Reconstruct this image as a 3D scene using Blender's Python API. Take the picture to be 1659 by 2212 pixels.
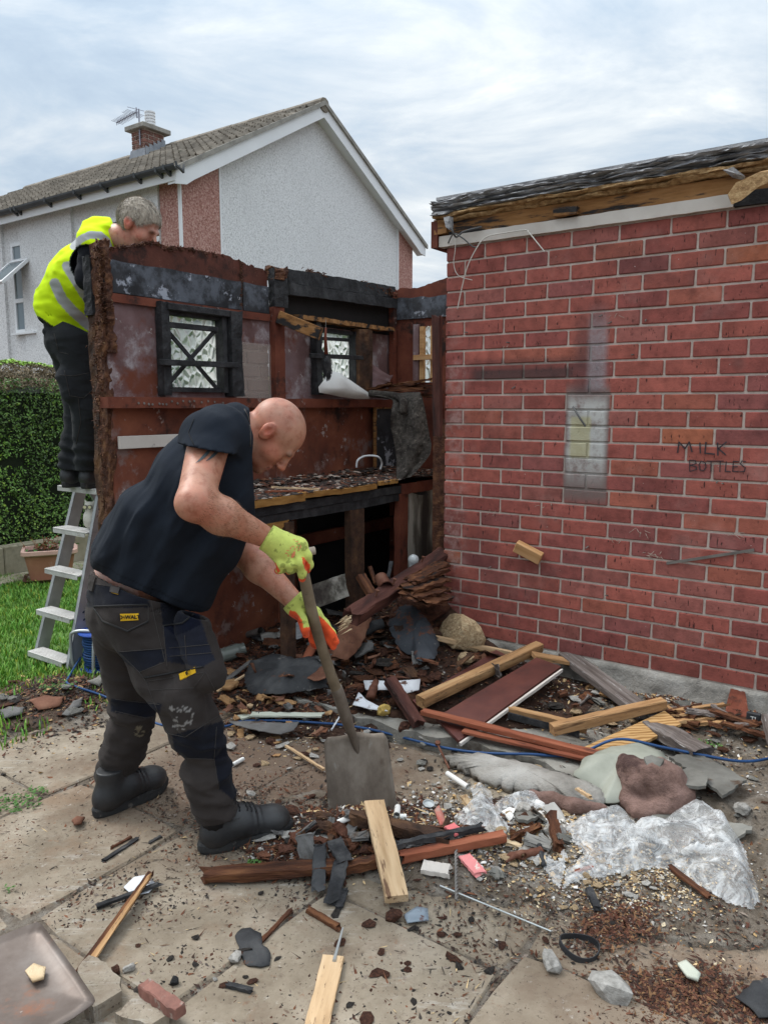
import bpy, math, random
import numpy as np
from mathutils import Vector, Matrix, Euler
R = math.radians
for o in list(bpy.data.objects): bpy.data.objects.remove(o)
SC = bpy.context.scene; COL = SC.collection
# ---------------------------------------------------------------- camera, sky, sun, exposure
F_PX, CX, CY, CAMH = 1660., 829.5, 1106., 1.5
PITCH = math.atan((1106-875)/F_PX)
cam = bpy.data.cameras.new('camera'); camo = bpy.data.objects.new('camera', cam); COL.objects.link(camo)
camo.location = (0, 0, CAMH); camo.rotation_euler = (R(90)-PITCH, 0, 0)
cam.sensor_fit = 'VERTICAL'; cam.sensor_height = 36.0; cam.lens = 36.0*F_PX/2212.
cam.clip_start = .05; cam.clip_end = 2000
SC.camera = camo
SC.view_settings.view_transform = 'Standard'; SC.view_settings.look = 'None'
SC.view_settings.gamma = 1; SC.view_settings.exposure = 0.85; SC.view_settings.use_curve_mapping = False
SUN_EL, SUN_AZ = 52, 300        # degrees; azimuth the sun shines from (clockwise from +Y)
sl = bpy.data.lights.new('sun', 'SUN'); sl.energy = 1.5; sl.angle = R(22); sl.color = (1, .965, .92)
so = bpy.data.objects.new('sun', sl); COL.objects.link(so)
sdir = Vector((math.sin(R(SUN_AZ))*math.cos(R(SUN_EL)), math.cos(R(SUN_AZ))*math.cos(R(SUN_EL)), math.sin(R(SUN_EL))))
so.rotation_euler = sdir.to_track_quat('Z', 'Y').to_euler(); so.location = sdir*20

class NT:
    def __init__(s, tree): s.t = tree; s.L = tree.links
    def n(s, typ, props=None, **ins):
        nd = s.t.nodes.new(typ)
        for k, v in (props or {}).items(): setattr(nd, k, v)
        for k, v in ins.items():
            key = int(k[1:]) if k[0] == '_' else k.replace('__', ' ')
            s.put(nd.inputs[key], v)
        return nd
    def put(s, sock, v):
        if isinstance(v, bpy.types.NodeSocket): s.L.new(v, sock)
        elif isinstance(v, bpy.types.Node): s.L.new(v.outputs[0], sock)
        else:
            if isinstance(v, (tuple, list)) and len(v) == 3 and sock.type == 'RGBA': v = (*v, 1)
            sock.default_value = v
    def m(s, op, a, b=0, c=None, clamp=False):
        nd = s.n('ShaderNodeMath', {'operation': op, 'use_clamp': clamp}, _0=a, _1=b)
        if c is not None: s.put(nd.inputs[2], c)
        return nd.outputs[0]
    def mix(s, f, a, b, mode='MIX'):
        nd = s.n('ShaderNodeMix', {'data_type': 'RGBA', 'blend_type': mode})
        s.put(nd.inputs[0], f); s.put(nd.inputs[6], a); s.put(nd.inputs[7], b)
        return nd.outputs[2]
    def sm(s, v, lo, hi):
        nd = s.n('ShaderNodeMapRange', {'interpolation_type': 'SMOOTHSTEP'})
        s.put(nd.inputs[0], v); nd.inputs[1].default_value = lo; nd.inputs[2].default_value = hi
        return nd.outputs[0]
    def ramp(s, f, stops):
        nd = s.n('ShaderNodeValToRGB'); s.put(nd.inputs[0], f)
        el = nd.color_ramp.elements
        while len(el) < len(stops): el.new(.5)
        for e, (p, c) in zip(el, stops): e.position = p; e.color = (*c, 1)
        return nd.outputs[0]
    def noise(s, vec, scale, detail=5, rough=.6, dist=0):
        nd = s.n('ShaderNodeTexNoise'); s.put(nd.inputs['Vector'], vec)
        nd.inputs['Scale'].default_value = scale; nd.inputs['Detail'].default_value = detail
        nd.inputs['Roughness'].default_value = rough; nd.inputs['Distortion'].default_value = dist
        return nd.outputs[0]

world = bpy.data.worlds.new("World"); SC.world = world; world.use_nodes = True
wt = world.node_tree; wt.nodes.clear(); W_ = NT(wt)
sky = W_.n('ShaderNodeTexSky', {'sky_type': 'NISHITA', 'sun_disc': False, 'sun_elevation': R(SUN_EL), 'sun_rotation': R(SUN_AZ), 'air_density': 1.0, 'dust_density': 2.0})
geo = W_.n('ShaderNodeTexCoord').outputs['Generated']
sep = W_.n('ShaderNodeSeparateXYZ', _0=geo)
den = W_.m('ADD', W_.m('MAXIMUM', sep.outputs[2], 0.0), .16)
cv = W_.n('ShaderNodeCombineXYZ', _0=W_.m('DIVIDE', sep.outputs[0], den), _1=W_.m('DIVIDE', sep.outputs[1], den), _2=0.0).outputs[0]
cmap = W_.n('ShaderNodeMapping', _0=cv); cmap.inputs['Rotation'].default_value = (0, 0, .35); cmap.inputs['Scale'].default_value = (.8, 1.15, 1); cmap.inputs['Location'].default_value = (3.1, 7.7, 0)
n1 = W_.noise(cmap.outputs[0], .85, 7, .56, .35)
n2 = W_.noise(cmap.outputs[0], 1.9, 8, .62, .5)
nn = W_.m('ADD', W_.m('MULTIPLY', n1, .52), W_.m('MULTIPLY', n2, .48))
ccol = W_.ramp(nn, [(.36, (2.35, 2.95, 3.7)), (.44, (2.9, 3.5, 4.15)), (.50, (3.6, 4.05, 4.5)), (.56, (4.5, 4.8, 5.0)), (.62, (5.9, 6.0, 6.05))])
cover = W_.sm(nn, .28, .42)
ccol = W_.mix(1, ccol, W_.n('ShaderNodeCombineXYZ', **{'_0': (k_ := W_.m('ADD', 1.0, W_.m('MULTIPLY', W_.m('POWER', W_.m('MAXIMUM', sep.outputs[2], 0.0), 2.6), 2.3))), '_1': k_, '_2': k_}).outputs[0], 'MULTIPLY')
skyc = W_.mix(W_.m('ADD', W_.m('MULTIPLY', cover, .12), .86), sky.outputs[0], ccol)
bg = W_.n('ShaderNodeBackground', Color=skyc, Strength=.1)
W_.n('ShaderNodeOutputWorld', Surface=bg)

# ---------------------------------------------------------------- measured frame of the place
# the garage, the shed, the paving and the house all follow one grid: a runs along the brick wall, b runs away along the shed wall
E1, E2 = (.815, -.5795), (.5795, .815)
ANG = math.atan2(E1[1], E1[0])
def W(a, b, z=0): return Vector((a*E1[0]+b*E2[0], a*E1[1]+b*E2[1], z))
def ab(X, Y): return (E1[0]*X+E1[1]*Y, E2[0]*X+E2[1]*Y)
def ray(x, y):
    dx = (x-CX)/F_PX; dy = -(y-CY)/F_PX; c, s = math.cos(PITCH), math.sin(PITCH)
    return Vector((dx, c+dy*s, -s+dy*c))
def G(x, y, z=0):
    r = ray(x, y); t = (z-CAMH)/r.z; return Vector((r.x*t, r.y*t, z))
def onA(x, y, a):          # returns (a, b, z)
    r = ray(x, y); t = a/(E1[0]*r.x+E1[1]*r.y); q = ab(r.x*t, r.y*t); return (a, q[1], CAMH+r.z*t)
def onB(x, y, b):
    r = ray(x, y); t = b/(E2[0]*r.x+E2[1]*r.y); q = ab(r.x*t, r.y*t); return (q[0], b, CAMH+r.z*t)
def PY(x, y, Y):
    r = ray(x, y); t = Y/r.y; return Vector((r.x*t, Y, CAMH+r.z*t))

# ---------------------------------------------------------------- mesh helpers
def tag(o, label=None, cat=None, group=None, kind=None):
    if label: o['label'] = label
    if cat: o['category'] = cat
    if group: o['group'] = group
    if kind: o['kind'] = kind
    return o
def thing(name, label, cat, loc=(0, 0, 0), rz=0, group=None):
    o = bpy.data.objects.new(name, None); COL.objects.link(o); o.empty_display_size = .1
    o.location = loc; o.rotation_euler = (0, 0, rz)
    return tag(o, label, cat, group)
def link(name, me, parent=None, loc=(0, 0, 0), rot=(0, 0, 0)):
    o = bpy.data.objects.new(name, me); COL.objects.link(o)
    if parent is not None: o.parent = parent
    o.location = loc; o.rotation_euler = rot
    return o
def mesh(vs, fs, m=None, smooth=False, name='mesh', cols=None):
    me = bpy.data.meshes.new(name)
    me.from_pydata([tuple(v) for v in vs], [], [tuple(f) for f in fs])
    if smooth: me.polygons.foreach_set('use_smooth', [True]*len(me.polygons))
    if m is not None:
        for mm in (m if isinstance(m, (list, tuple)) else [m]): me.materials.append(mm)
    if cols is not None:
        ca = me.color_attributes.new('Col', 'FLOAT_COLOR', 'POINT')
        c = np.ones((len(me.vertices), 4), np.float32); c[:, :3] = cols
        ca.data.foreach_set('color', c.ravel())
    me.update()
    return me
class MB:
    def __init__(s): s.v = []; s.f = []
    def add(s, vs, fs):
        k = len(s.v); s.v += [Vector(v) for v in vs]; s.f += [[i+k for i in f] for f in fs]; return s
    def box(s, x0, x1, y0, y1, z0, z1):
        return s.add([(x0,y0,z0),(x1,y0,z0),(x1,y1,z0),(x0,y1,z0),(x0,y0,z1),(x1,y0,z1),(x1,y1,z1),(x0,y1,z1)],
                     [(0,3,2,1),(4,5,6,7),(0,1,5,4),(1,2,6,5),(2,3,7,6),(3,0,4,7)])
    def bbox(s, x0, x1, y0, y1, z0, z1, r=.004):
        v, f = bevbox(x1-x0, y1-y0, z1-z0, r)
        return s.add([(p[0]+(x0+x1)/2, p[1]+(y0+y1)/2, p[2]+(z0+z1)/2) for p in v], f)
    def xf(s, M): s.v = [M @ v for v in s.v]; return s
    def tube(s, pts, r, n=8, cap=True):
        pts = [Vector(p) for p in pts]; k = len(s.v)
        rs = r if isinstance(r, (list, tuple)) else [r]*len(pts)
        up = None
        for i, p in enumerate(pts):
            d = (pts[min(i+1, len(pts)-1)]-pts[max(i-1, 0)]).normalized()
            if up is None: up = d.orthogonal().normalized()
            up = (up-d*up.dot(d)).normalized(); sd = d.cross(up)
            for j in range(n):
                t = 2*math.pi*j/n; s.v.append(p+(up*math.cos(t)+sd*math.sin(t))*rs[i])
        for i in range(len(pts)-1):
            for j in range(n):
                a = k+i*n+j; b = k+i*n+(j+1) % n; s.f.append([a, b, b+n, a+n])
        if cap:
            s.f.append([k+j for j in reversed(range(n))]); e = k+(len(pts)-1)*n; s.f.append([e+j for j in range(n)])
        return s
    def prism(s, poly, d0, d1, axes='xz'):
        """polygon in two axes extruded along the third"""
        def P(u, w, d): return {'xz': (u, d, w), 'yz': (d, u, w), 'xy': (u, w, d)}[axes]
        n = len(poly)
        return s.add([P(u, w, d0) for u, w in poly]+[P(u, w, d1) for u, w in poly],
                     [list(range(n)), list(range(2*n-1, n-1, -1))]+[(i, i+n, (i+1) % n+n, (i+1) % n) for i in range(n)])
    def me(s, m=None, smooth=False): return mesh(s.v, s.f, m, smooth)
    def build(s, name, m, parent=None, smooth=False, **k): return link(name, s.me(m, smooth), parent, **k)
def bevbox(X, Y, Z, r):
    v = []; idx = {}
    for sx in (-1, 1):
        for sy in (-1, 1):
            for sz in (-1, 1):
                for ax in range(3):
                    p = [sx*(X/2-r), sy*(Y/2-r), sz*(Z/2-r)]; p[ax] = (sx*X/2, sy*Y/2, sz*Z/2)[ax]
                    idx[sx, sy, sz, ax] = len(v); v.append(tuple(p))
    f = []
    for ax in range(3):
        o = [i for i in range(3) if i != ax]
        for s0 in (-1, 1):
            q = []
            for s1, s2 in ((-1, -1), (1, -1), (1, 1), (-1, 1)):
                k = [0, 0, 0]; k[ax] = s0; k[o[0]] = s1; k[o[1]] = s2; q.append(idx[(*k, ax)])
            f.append(q if s0*(1 if ax != 1 else -1) > 0 else q[::-1])
    for ax in range(3):
        o = [i for i in range(3) if i != ax]
        for s1 in (-1, 1):
            for s2 in (-1, 1):
                q = []
                for s0, fa in ((-1, o[0]), (1, o[0]), (1, o[1]), (-1, o[1])):
                    k = [0, 0, 0]; k[ax] = s0; k[o[0]] = s1; k[o[1]] = s2; q.append(idx[(*k, fa)])
                f.append(q)
    for sx in (-1, 1):
        for sy in (-1, 1):
            for sz in (-1, 1): f.append([idx[sx, sy, sz, a] for a in range(3)])
    # orient outward
    out = []
    for q in f:
        c = sum((Vector(v[i]) for i in q), Vector())/len(q)
        nrm = (Vector(v[q[1]])-Vector(v[q[0]])).cross(Vector(v[q[2]])-Vector(v[q[0]]))
        out.append(q if nrm.dot(c) > 0 else q[::-1])
    return v, out

# cheap lattice noise for shapes
_rs = np.random.RandomState(7); _LAT = _rs.rand(32, 32, 32).astype(np.float32)
def vnoise(x, y, z):
    x, y, z = np.asarray(x, float), np.asarray(y, float), np.asarray(z, float)
    xi, yi, zi = np.floor(x).astype(int), np.floor(y).astype(int), np.floor(z).astype(int)
    fx, fy, fz = x-xi, y-yi, z-zi
    fx, fy, fz = fx*fx*(3-2*fx), fy*fy*(3-2*fy), fz*fz*(3-2*fz)
    xi, yi, zi = xi & 31, yi & 31, zi & 31; x1, y1, z1 = (xi+1) & 31, (yi+1) & 31, (zi+1) & 31
    L = _LAT
    c00 = L[xi, yi, zi]*(1-fx)+L[x1, yi, zi]*fx; c10 = L[xi, y1, zi]*(1-fx)+L[x1, y1, zi]*fx
    c01 = L[xi, yi, z1]*(1-fx)+L[x1, yi, z1]*fx; c11 = L[xi, y1, z1]*(1-fx)+L[x1, y1, z1]*fx
    return (c00*(1-fy)+c10*fy)*(1-fz)+(c01*(1-fy)+c11*fy)*fz - .5
def fbm(x, y, z=0, o=4):
    s = 0; a = 1; x, y, z = np.asarray(x, float), np.asarray(y, float), np.asarray(z, float)+0*np.asarray(x, float)
    for i in range(o):
        s = s+a*vnoise(x+17.3*i, y+5.1*i, z+9.7*i); a *= .5; x, y, z = x*2.03, y*2.03, z*2.03
    return s

# ---------------------------------------------------------------- materials
def newmat(name):
    m = bpy.data.materials.new(name); m.use_nodes = True; m.node_tree.nodes.clear()
    t = NT(m.node_tree); b = t.n('ShaderNodeBsdfPrincipled'); t.n('ShaderNodeOutputMaterial', Surface=b)
    b.inputs['Specular IOR Level'].default_value = .35
    return m, t, b
def basevec(t, stretch=(1, 1, 1), world=False, rnd=True):
    if world: v = t.n('ShaderNodeNewGeometry').outputs['Position']
    else: v = t.n('ShaderNodeTexCoord').outputs['Object']
    if rnd and not world:
        r = t.n('ShaderNodeObjectInfo').outputs['Random']
        v = t.n('ShaderNodeVectorMath', {'operation': 'ADD'}, _0=v, _1=t.n('ShaderNodeCombineXYZ', _0=t.m('MULTIPLY', r, 37.), _1=t.m('MULTIPLY', r, 91.), _2=t.m('MULTIPLY', r, 13.)).outputs[0]).outputs[0]
    if stretch != (1, 1, 1):
        v = t.n('ShaderNodeVectorMath', {'operation': 'MULTIPLY'}, _0=v, _1=stretch).outputs[0]
    return v
def mat(name, cols, scale=6, detail=6, rough=.85, bump=.3, bscale=40, bdist=.004, spots=(), attr=False, metal=0, var=0.,
        stretch=(1, 1, 1), world=False, objcol=False, spec=.3, lo=.3, hi=.7, rrough=0, sheen=0):
    m, t, b = newmat(name)
    v = basevec(t, stretch, world)
    n = t.noise(v, scale, detail, .62)
    k = len(cols)
    c = t.ramp(n, [(lo+(hi-lo)*i/max(1, k-1), cc) for i, cc in enumerate(cols)]) if k > 1 else (*cols[0], 1)
    if attr:
        at = t.n('ShaderNodeVertexColor', {'layer_name': 'Col'}).outputs[0]
        c = t.mix(1, at, c, 'MULTIPLY')
    if objcol: c = t.mix(1, t.n('ShaderNodeObjectInfo').outputs['Color'], c, 'MULTIPLY')
    if var:
        r = t.n('ShaderNodeObjectInfo').outputs['Random']
        h = t.n('ShaderNodeHueSaturation', Color=c); t.put(h.inputs['Value'], t.m('ADD', t.m('MULTIPLY', r, 2*var), 1-var)); c = h.outputs[0]
    for i, (sc, ss, lo_, hi_) in enumerate(spots):
        v2 = t.n('ShaderNodeVectorMath', {'operation': 'ADD'}, _0=v, _1=(3.3*i+1, 7.7*i, 2.1*i)).outputs[0]
        c = t.mix(t.sm(t.noise(v2, ss, 6, .68), lo_, hi_), c, sc)
    t.put(b.inputs['Base Color'], c)
    b.inputs['Roughness'].default_value = rough; b.inputs['Metallic'].default_value = metal; b.inputs['Specular IOR Level'].default_value = spec
    if rrough: t.put(b.inputs['Roughness'], t.m('ADD', t.m('MULTIPLY', n, rrough), rough-rrough/2))
    if sheen: b.inputs['Sheen Weight'].default_value = sheen
    if bump:
        nb = t.noise(v, bscale, 6, .7)
        bp = t.n('ShaderNodeBump', Strength=bump, Distance=bdist, Height=nb); t.put(b.inputs['Normal'], bp.outputs[0])
    return m
# ================================================================ MATERIALS
WORLDPOS = True
def speckle(name, cols, scale=55, bump=.5, dirt=None):
    m, t, b = newmat(name)
    v = basevec(t, world=True)
    n = t.noise(v, scale, 3, .75)
    n0 = t.noise(v, .9, 5, .6)
    c = t.ramp(n, [(.34+.32*i/(len(cols)-1), cc) for i, cc in enumerate(cols)])
    c = t.mix(t.m('MULTIPLY', t.sm(n0, .45, .75), .35), c, dirt or tuple(x*.75 for x in cols[-1]))
    t.put(b.inputs['Base Color'], c); b.inputs['Roughness'].default_value = .95
    bp = t.n('ShaderNodeBump', Strength=bump, Distance=.01, Height=n); t.put(b.inputs['Normal'], bp.outputs[0])
    return m
M = {}
M['pebble'] = speckle('white pebbledash', [(.46,.455,.45), (.70,.70,.70), (.80,.80,.80)], 40)
M['pink'] = speckle('pink pebbledash', [(.20,.09,.07), (.40,.20,.165), (.56,.38,.33)], 36)
M['upvc'] = mat('white plastic trim', [(.72,.73,.74), (.8,.81,.82)], 2, rough=.4, bump=0)
M['tile'] = mat('weathered concrete tile', [(.09,.075,.058), (.17,.145,.115), (.25,.215,.175)], 5, var=.22, world=True, bscale=30, spots=[((.09,.085,.06), 9, .62, .72)])
M['gutter'] = mat('grey plastic gutter', [(.05,.055,.06), (.08,.085,.09)], 4, rough=.5, bump=0)
M['lead'] = mat('lead sheet', [(.22,.24,.27), (.38,.4,.43)], 6, rough=.6)
M['concrete_trim'] = mat('aged concrete trim', [(.2,.19,.17), (.36,.34,.3)], 8)
def glassmat(name, col, rough=.05, bump=0, scale=30, trans=.0, alpha=1):
    m, t, b = newmat(name)
    b.inputs['Base Color'].default_value = (*col, 1); b.inputs['Roughness'].default_value = rough
    b.inputs['Specular IOR Level'].default_value = .6; b.inputs['Transmission Weight'].default_value = trans; b.inputs['IOR'].default_value = 1.45
    if bump:
        v = basevec(t, rnd=False, world=True)
        vo = t.n('ShaderNodeTexVoronoi', {'feature': 'SMOOTH_F1'}, Vector=v); vo.inputs['Scale'].default_value = scale
        bp = t.n('ShaderNodeBump', Strength=bump, Distance=.02, Height=vo.outputs[0]); t.put(b.inputs['Normal'], bp.outputs[0])
    return m
M['house_glass'] = glassmat('house window glass', (.16,.2,.22), .06)
M['curtain'] = mat('grey net curtain', [(.35,.4,.42), (.5,.54,.56)], 20, stretch=(4, 4, .3), bump=0)
M['obscure_glass'] = glassmat('obscured shed glass', (.82,.86,.84), .12, 1.0, 26, .92)
m_, t_, b_ = newmat('hammered window glass'); out_ = [n for n in m_.node_tree.nodes if n.type == 'OUTPUT_MATERIAL'][0]
P_ = basevec(t_, world=True); vo_ = t_.n('ShaderNodeTexVoronoi', {'feature': 'DISTANCE_TO_EDGE'}, Vector=t_.n('ShaderNodeVectorMath', {'operation': 'MULTIPLY'}, _0=P_, _1=(1, 1, .62)).outputs[0]); vo_.inputs['Scale'].default_value = 22
hh_ = t_.sm(vo_.outputs[0], 0, .3); bpn_ = t_.n('ShaderNodeBump', Strength=1., Distance=.02, Height=hh_).outputs[0]
tr_ = t_.n('ShaderNodeBsdfTranslucent', Color=t_.mix(t_.m('MULTIPLY', hh_, t_.noise(P_, 17, 3, .6)), (.95,.97,.95), (.50,.56,.52)), Normal=bpn_)
rf_ = t_.n('ShaderNodeBsdfRefraction', Color=(.9,.93,.9), Roughness=.18, IOR=1.25, Normal=bpn_); gl_ = t_.n('ShaderNodeBsdfGlossy', Roughness=.08, Normal=bpn_)
mx_ = t_.n('ShaderNodeMixShader', _0=.38, _1=tr_, _2=rf_); mx2_ = t_.n('ShaderNodeMixShader', _0=.10, _1=mx_, _2=gl_); t_.L.new(mx2_.outputs[0], out_.inputs['Surface'])
M['obscure_glass'] = m_
M['mortar'] = None
def wallmask(t):
    """marks that stay on the garage wall: a painted white column, a black smear, pale lime bloom"""
    P = t.n('ShaderNodeNewGeometry').outputs['Position']
    a = t.n('ShaderNodeVectorMath', {'operation': 'DOT_PRODUCT'}, _0=P, _1=(E1[0], E1[1], 0)).outputs['Value']
    z = t.n('ShaderNodeSeparateXYZ', _0=P).outputs[2]
    nz = t.noise(P, 14, 5, .65); nf = t.noise(P, 70, 4, .7)
    def band(v, lo, hi, s0, s1=None):
        s1 = s1 or s0
        return t.m('MULTIPLY', t.sm(v, lo-s0, lo+s0), t.m('SUBTRACT', 1, t.sm(v, hi-s1, hi+s1)))
    aj = t.m('ADD', a, t.m('MULTIPLY', t.m('SUBTRACT', nz, .5), .02))
    return P, a, z, aj, nz, nf, band
def wall_px(x0, y0, x1, y1):
    p, q = onB(x0, y0, 3.757), onB(x1, y1, 3.757)
    return min(p[0], q[0]), max(p[0], q[0]), min(p[2], q[2]), max(p[2], q[2])
def brickmat(name, mortar=False):
    m, t, b = newmat(name)
    P, a, z, aj, nz, nf, band = wallmask(t)
    if mortar:
        c = t.ramp(t.noise(P, 25, 5, .7), [(.35, (.44,.36,.31)), (.65, (.58,.50,.44))])
    else:
        v = basevec(t)
        n = t.noise(v, 16, 6, .7)
        c = t.mix(1, t.n('ShaderNodeObjectInfo').outputs['Color'], t.ramp(n, [(.3, (.62,.6,.6)), (.55, (1., 1., 1.)), (.75, (1.25, 1.2, 1.2))]), 'MULTIPLY')
        # vertical drag marks and small holes of a wire-cut brick
        vs = t.n('ShaderNodeVectorMath', {'operation': 'MULTIPLY'}, _0=v, _1=(1, 1, .25)).outputs[0]
        drag = t.noise(vs, 95, 3, .6)
        c = t.mix(t.sm(drag, .63, .70), c, (.06,.018,.016))
        pale = t.noise(P, 3.1, 6, .65)
        c = t.mix(t.m('MULTIPLY', t.sm(pale, .55, .75), .22), c, (.42,.28,.25))
        c = t.mix(t.m('MULTIPLY', t.sm(t.noise(P, 2.0, 4, .6), .55, .7), .45), c, (.09,.03,.03))
        c = t.mix(t.sm(nf, .70, .74), c, (.55,.5,.46))
    # painted column
    a0, a1, z0, z1 = wall_px(1224, 836, 1306, 1078)
    col_ = t.m('MULTIPLY', band(aj, a0-.004, a1+.004, .008), band(z, z0-.02, z1, .04, .04))
    core = t.m('MULTIPLY', band(aj, a0+.01, a1-.01, .02), band(z, z0+.12, z1-.06, .10, .05))
    c = t.mix(t.m('MULTIPLY', col_, t.m('ADD', .55, t.m('MULTIPLY', nf, .6))), c, (.16,.13,.12))
    c = t.mix(t.m('MULTIPLY', core, t.sm(nz, .25, .55)), c, (.46,.46,.44))
    y0_, y1_, zz0, zz1 = wall_px(1232, 900, 1272, 990)
    c = t.mix(t.m('MULTIPLY', t.m('MULTIPLY', band(aj, y0_, y1_, .01), band(z, zz0, zz1, .01)), .8), c, (.42,.39,.23))
    # grey ghost above it
    a0, a1, z0, z1 = wall_px(1266, 690, 1300, 842)
    g0 = t.m('MULTIPLY', band(aj, a0-.05, a1-.0, .035), band(z, z0-.02, z1, .02, .16)); c = t.mix(t.m('MULTIPLY', g0, .62), c, (.075,.04,.042))
    g = t.m('MULTIPLY', band(aj, a0+.015, a1+.015, .02), band(z, z0, z1, .02, .10))
    c = t.mix(t.m('MULTIPLY', g, t.m('ADD', .05, t.m('MULTIPLY', nf, .85))), c, (.34,.33,.35))
    # black horizontal smear
    a0, a1, z0, z1 = wall_px(1020, 800, 1238, 817)
    s = t.m('MULTIPLY', band(aj, a0, a1, .04), band(z, z0, z1, .012))
    c = t.mix(t.m('MULTIPLY', s, .8), c, (.045,.035,.035))
    a0, a1, z0, z1 = wall_px(1010, 778, 1258, 797)
    s = t.m('MULTIPLY', band(aj, a0, a1, .05), band(z, z0, z1, .014)); c = t.mix(t.m('MULTIPLY', s, .45), c, (.06,.03,.03))
    # pale splash strip near the corner, from the old shed wall that stood against it
    a0, a1, z0, z1 = wall_px(966, 760, 1010, 1340)
    s = t.m('MULTIPLY', band(aj, -2.5, a0+.12, .05), band(z, .1, z1, .2)); c = t.mix(t.m('MULTIPLY', s, t.m('MULTIPLY', t.sm(nz, .42, .70), .5)), c, (.46,.34,.31))
    t.put(b.inputs['Base Color'], c); b.inputs['Roughness'].default_value = .88
    hgt = t.noise(P, 90, 5, .7)
    if not mortar: hgt = t.m('ADD', hgt, t.m('MULTIPLY', t.sm(drag, .62, .72), -1.2))
    bp = t.n('ShaderNodeBump', Strength=.6, Distance=.004, Height=hgt); t.put(b.inputs['Normal'], bp.outputs[0])
    return m
M['brick'] = brickmat('red wire-cut brick'); M['mortar'] = brickmat('buff mortar', True)
M['plainbrick'] = mat('old chimney brick', [(.10,.05,.04), (.24,.11,.085)], 14, var=.3, spots=[((.3,.26,.22), 25, .55, .66)])
M['plinth'] = mat('rough cement plinth', [(.13,.12,.105), (.30,.28,.25), (.42,.4,.37)], 5, world=True, bump=1, bscale=35, bdist=.012, spots=[((.55,.53,.5), 5, .62, .7), ((.07,.06,.05), 3, .62, .75)])
M['felt'] = mat('grey roofing felt', [(.14,.14,.15), (.33,.33,.34), (.50,.49,.48)], 9, bump=.9, bscale=45, bdist=.01, stretch=(1, 3, 5), rough=.8, spots=[((.42,.39,.35), 7, .62, .72)])
M['chip'] = mat('torn chipboard', [(.22,.12,.05), (.45,.28,.13), (.6,.42,.22)], 40, bump=1, bscale=120, bdist=.01)
M['white_board'] = mat('dirty white painted board', [(.5,.45,.4), (.62,.58,.53)], 4, spots=[((.2,.17,.15), 18, .66, .72)], bump=.15)
M['old_timber'] = mat('aged orange timber', [(.11,.045,.015), (.27,.13,.045), (.36,.19,.08)], 3, stretch=(1, 8, 8), bump=.4, bscale=20, spots=[((.02,.018,.018), 2.5, .5, .6)])
M['char'] = mat('charred timber', [(.008,.008,.009), (.022,.022,.024), (.05,.05,.052)], 12, bump=.9, bscale=45, bdist=.008, rough=.7, stretch=(1, 1, 1))
M['char_brown'] = mat('half burnt timber', [(.015,.01,.008), (.06,.03,.018), (.15,.075,.035)], 9, bump=1., bscale=35, bdist=.012)
M['rot'] = mat('crumbling rotten fibreboard', [(.035,.014,.009), (.10,.04,.022), (.22,.10,.045)], 22, bump=1., bscale=60, bdist=.02, spots=[((.32,.2,.1), 50, .62, .7)])
M['redpanel'] = mat('red stained board with mould', [(.072,.023,.015), (.165,.050,.028), (.27,.095,.05)], 2.2, world=True, bump=.25, bscale=30,
    spots=[((.028,.014,.012), 2.2, .5, .66), ((.20,.13,.115), 5, .54, .66), ((.34,.28,.26), 13, .61, .69)])
M['mouldpanel'] = mat('sooty mauve board', [(.10,.05,.045), (.18,.11,.11), (.26,.19,.2)], 3, world=True, bump=.25, spots=[((.34,.30,.31), 5, .50, .66), ((.15,.045,.025), 2.2, .50, .62), ((.45,.42,.41), 16, .62, .7)])
M['redpaint'] = mat('red stained timber', [(.07,.019,.012), (.135,.037,.021), (.20,.062,.035)], 4, bump=.3, stretch=(1, 1, 1), spots=[((.03,.015,.012), 4, .52, .64), ((.26,.19,.17), 14, .64, .70)])
M['sootband'] = mat('smoke blackened board', [(.014,.014,.016), (.03,.031,.035), (.05,.05,.055)], 5, world=True, bump=.3, spots=[((.10,.11,.13), 4, .50, .64), ((.34,.36,.41), 6.5, .575, .63), ((.5,.5,.52), 15, .66, .7)])
M['rustboard'] = mat('rust red fibre board', [(.055,.018,.012), (.125,.04,.026)], 5, world=True, bump=.6, spots=[((.03,.014,.011), 5, .50, .64), ((.20,.10,.07), 14, .62, .7)])
M['dark'] = mat('deep soot and shade', [(.006,.006,.006), (.014,.012,.012)], 6, bump=.3)
M['block'] = mat('dusty concrete block', [(.17,.12,.10), (.26,.20,.17)], 8, bump=.6)
M['steelgrey'] = mat('worn steel', [(.12,.11,.1), (.25,.23,.21)], 9, rough=.55, metal=.4)
M['alu'] = mat('scuffed aluminium', [(.28,.29,.3), (.45,.46,.47)], 6, rough=.5, metal=.45, spots=[((.7,.7,.68), 30, .66, .7), ((.15,.14,.13), 14, .62, .7)], bump=.15)
M['alutread'] = mat('paint spattered tread', [(.38,.37,.35), (.55,.54,.52)], 9, rough=.6, metal=.15, spots=[((.75,.75,.73), 25, .62, .68), ((.22,.18,.14), 12, .6, .7)], bump=.15)
M['concrete_floor'] = mat('broken floor screed', [(.13,.12,.10), (.25,.235,.205), (.36,.345,.31)], 3.5, world=True, bump=.9, bscale=60, bdist=.008, spots=[((.08,.055,.04), 2.6, .5, .66), ((.5,.48,.45), 8, .66, .72)])
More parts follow.
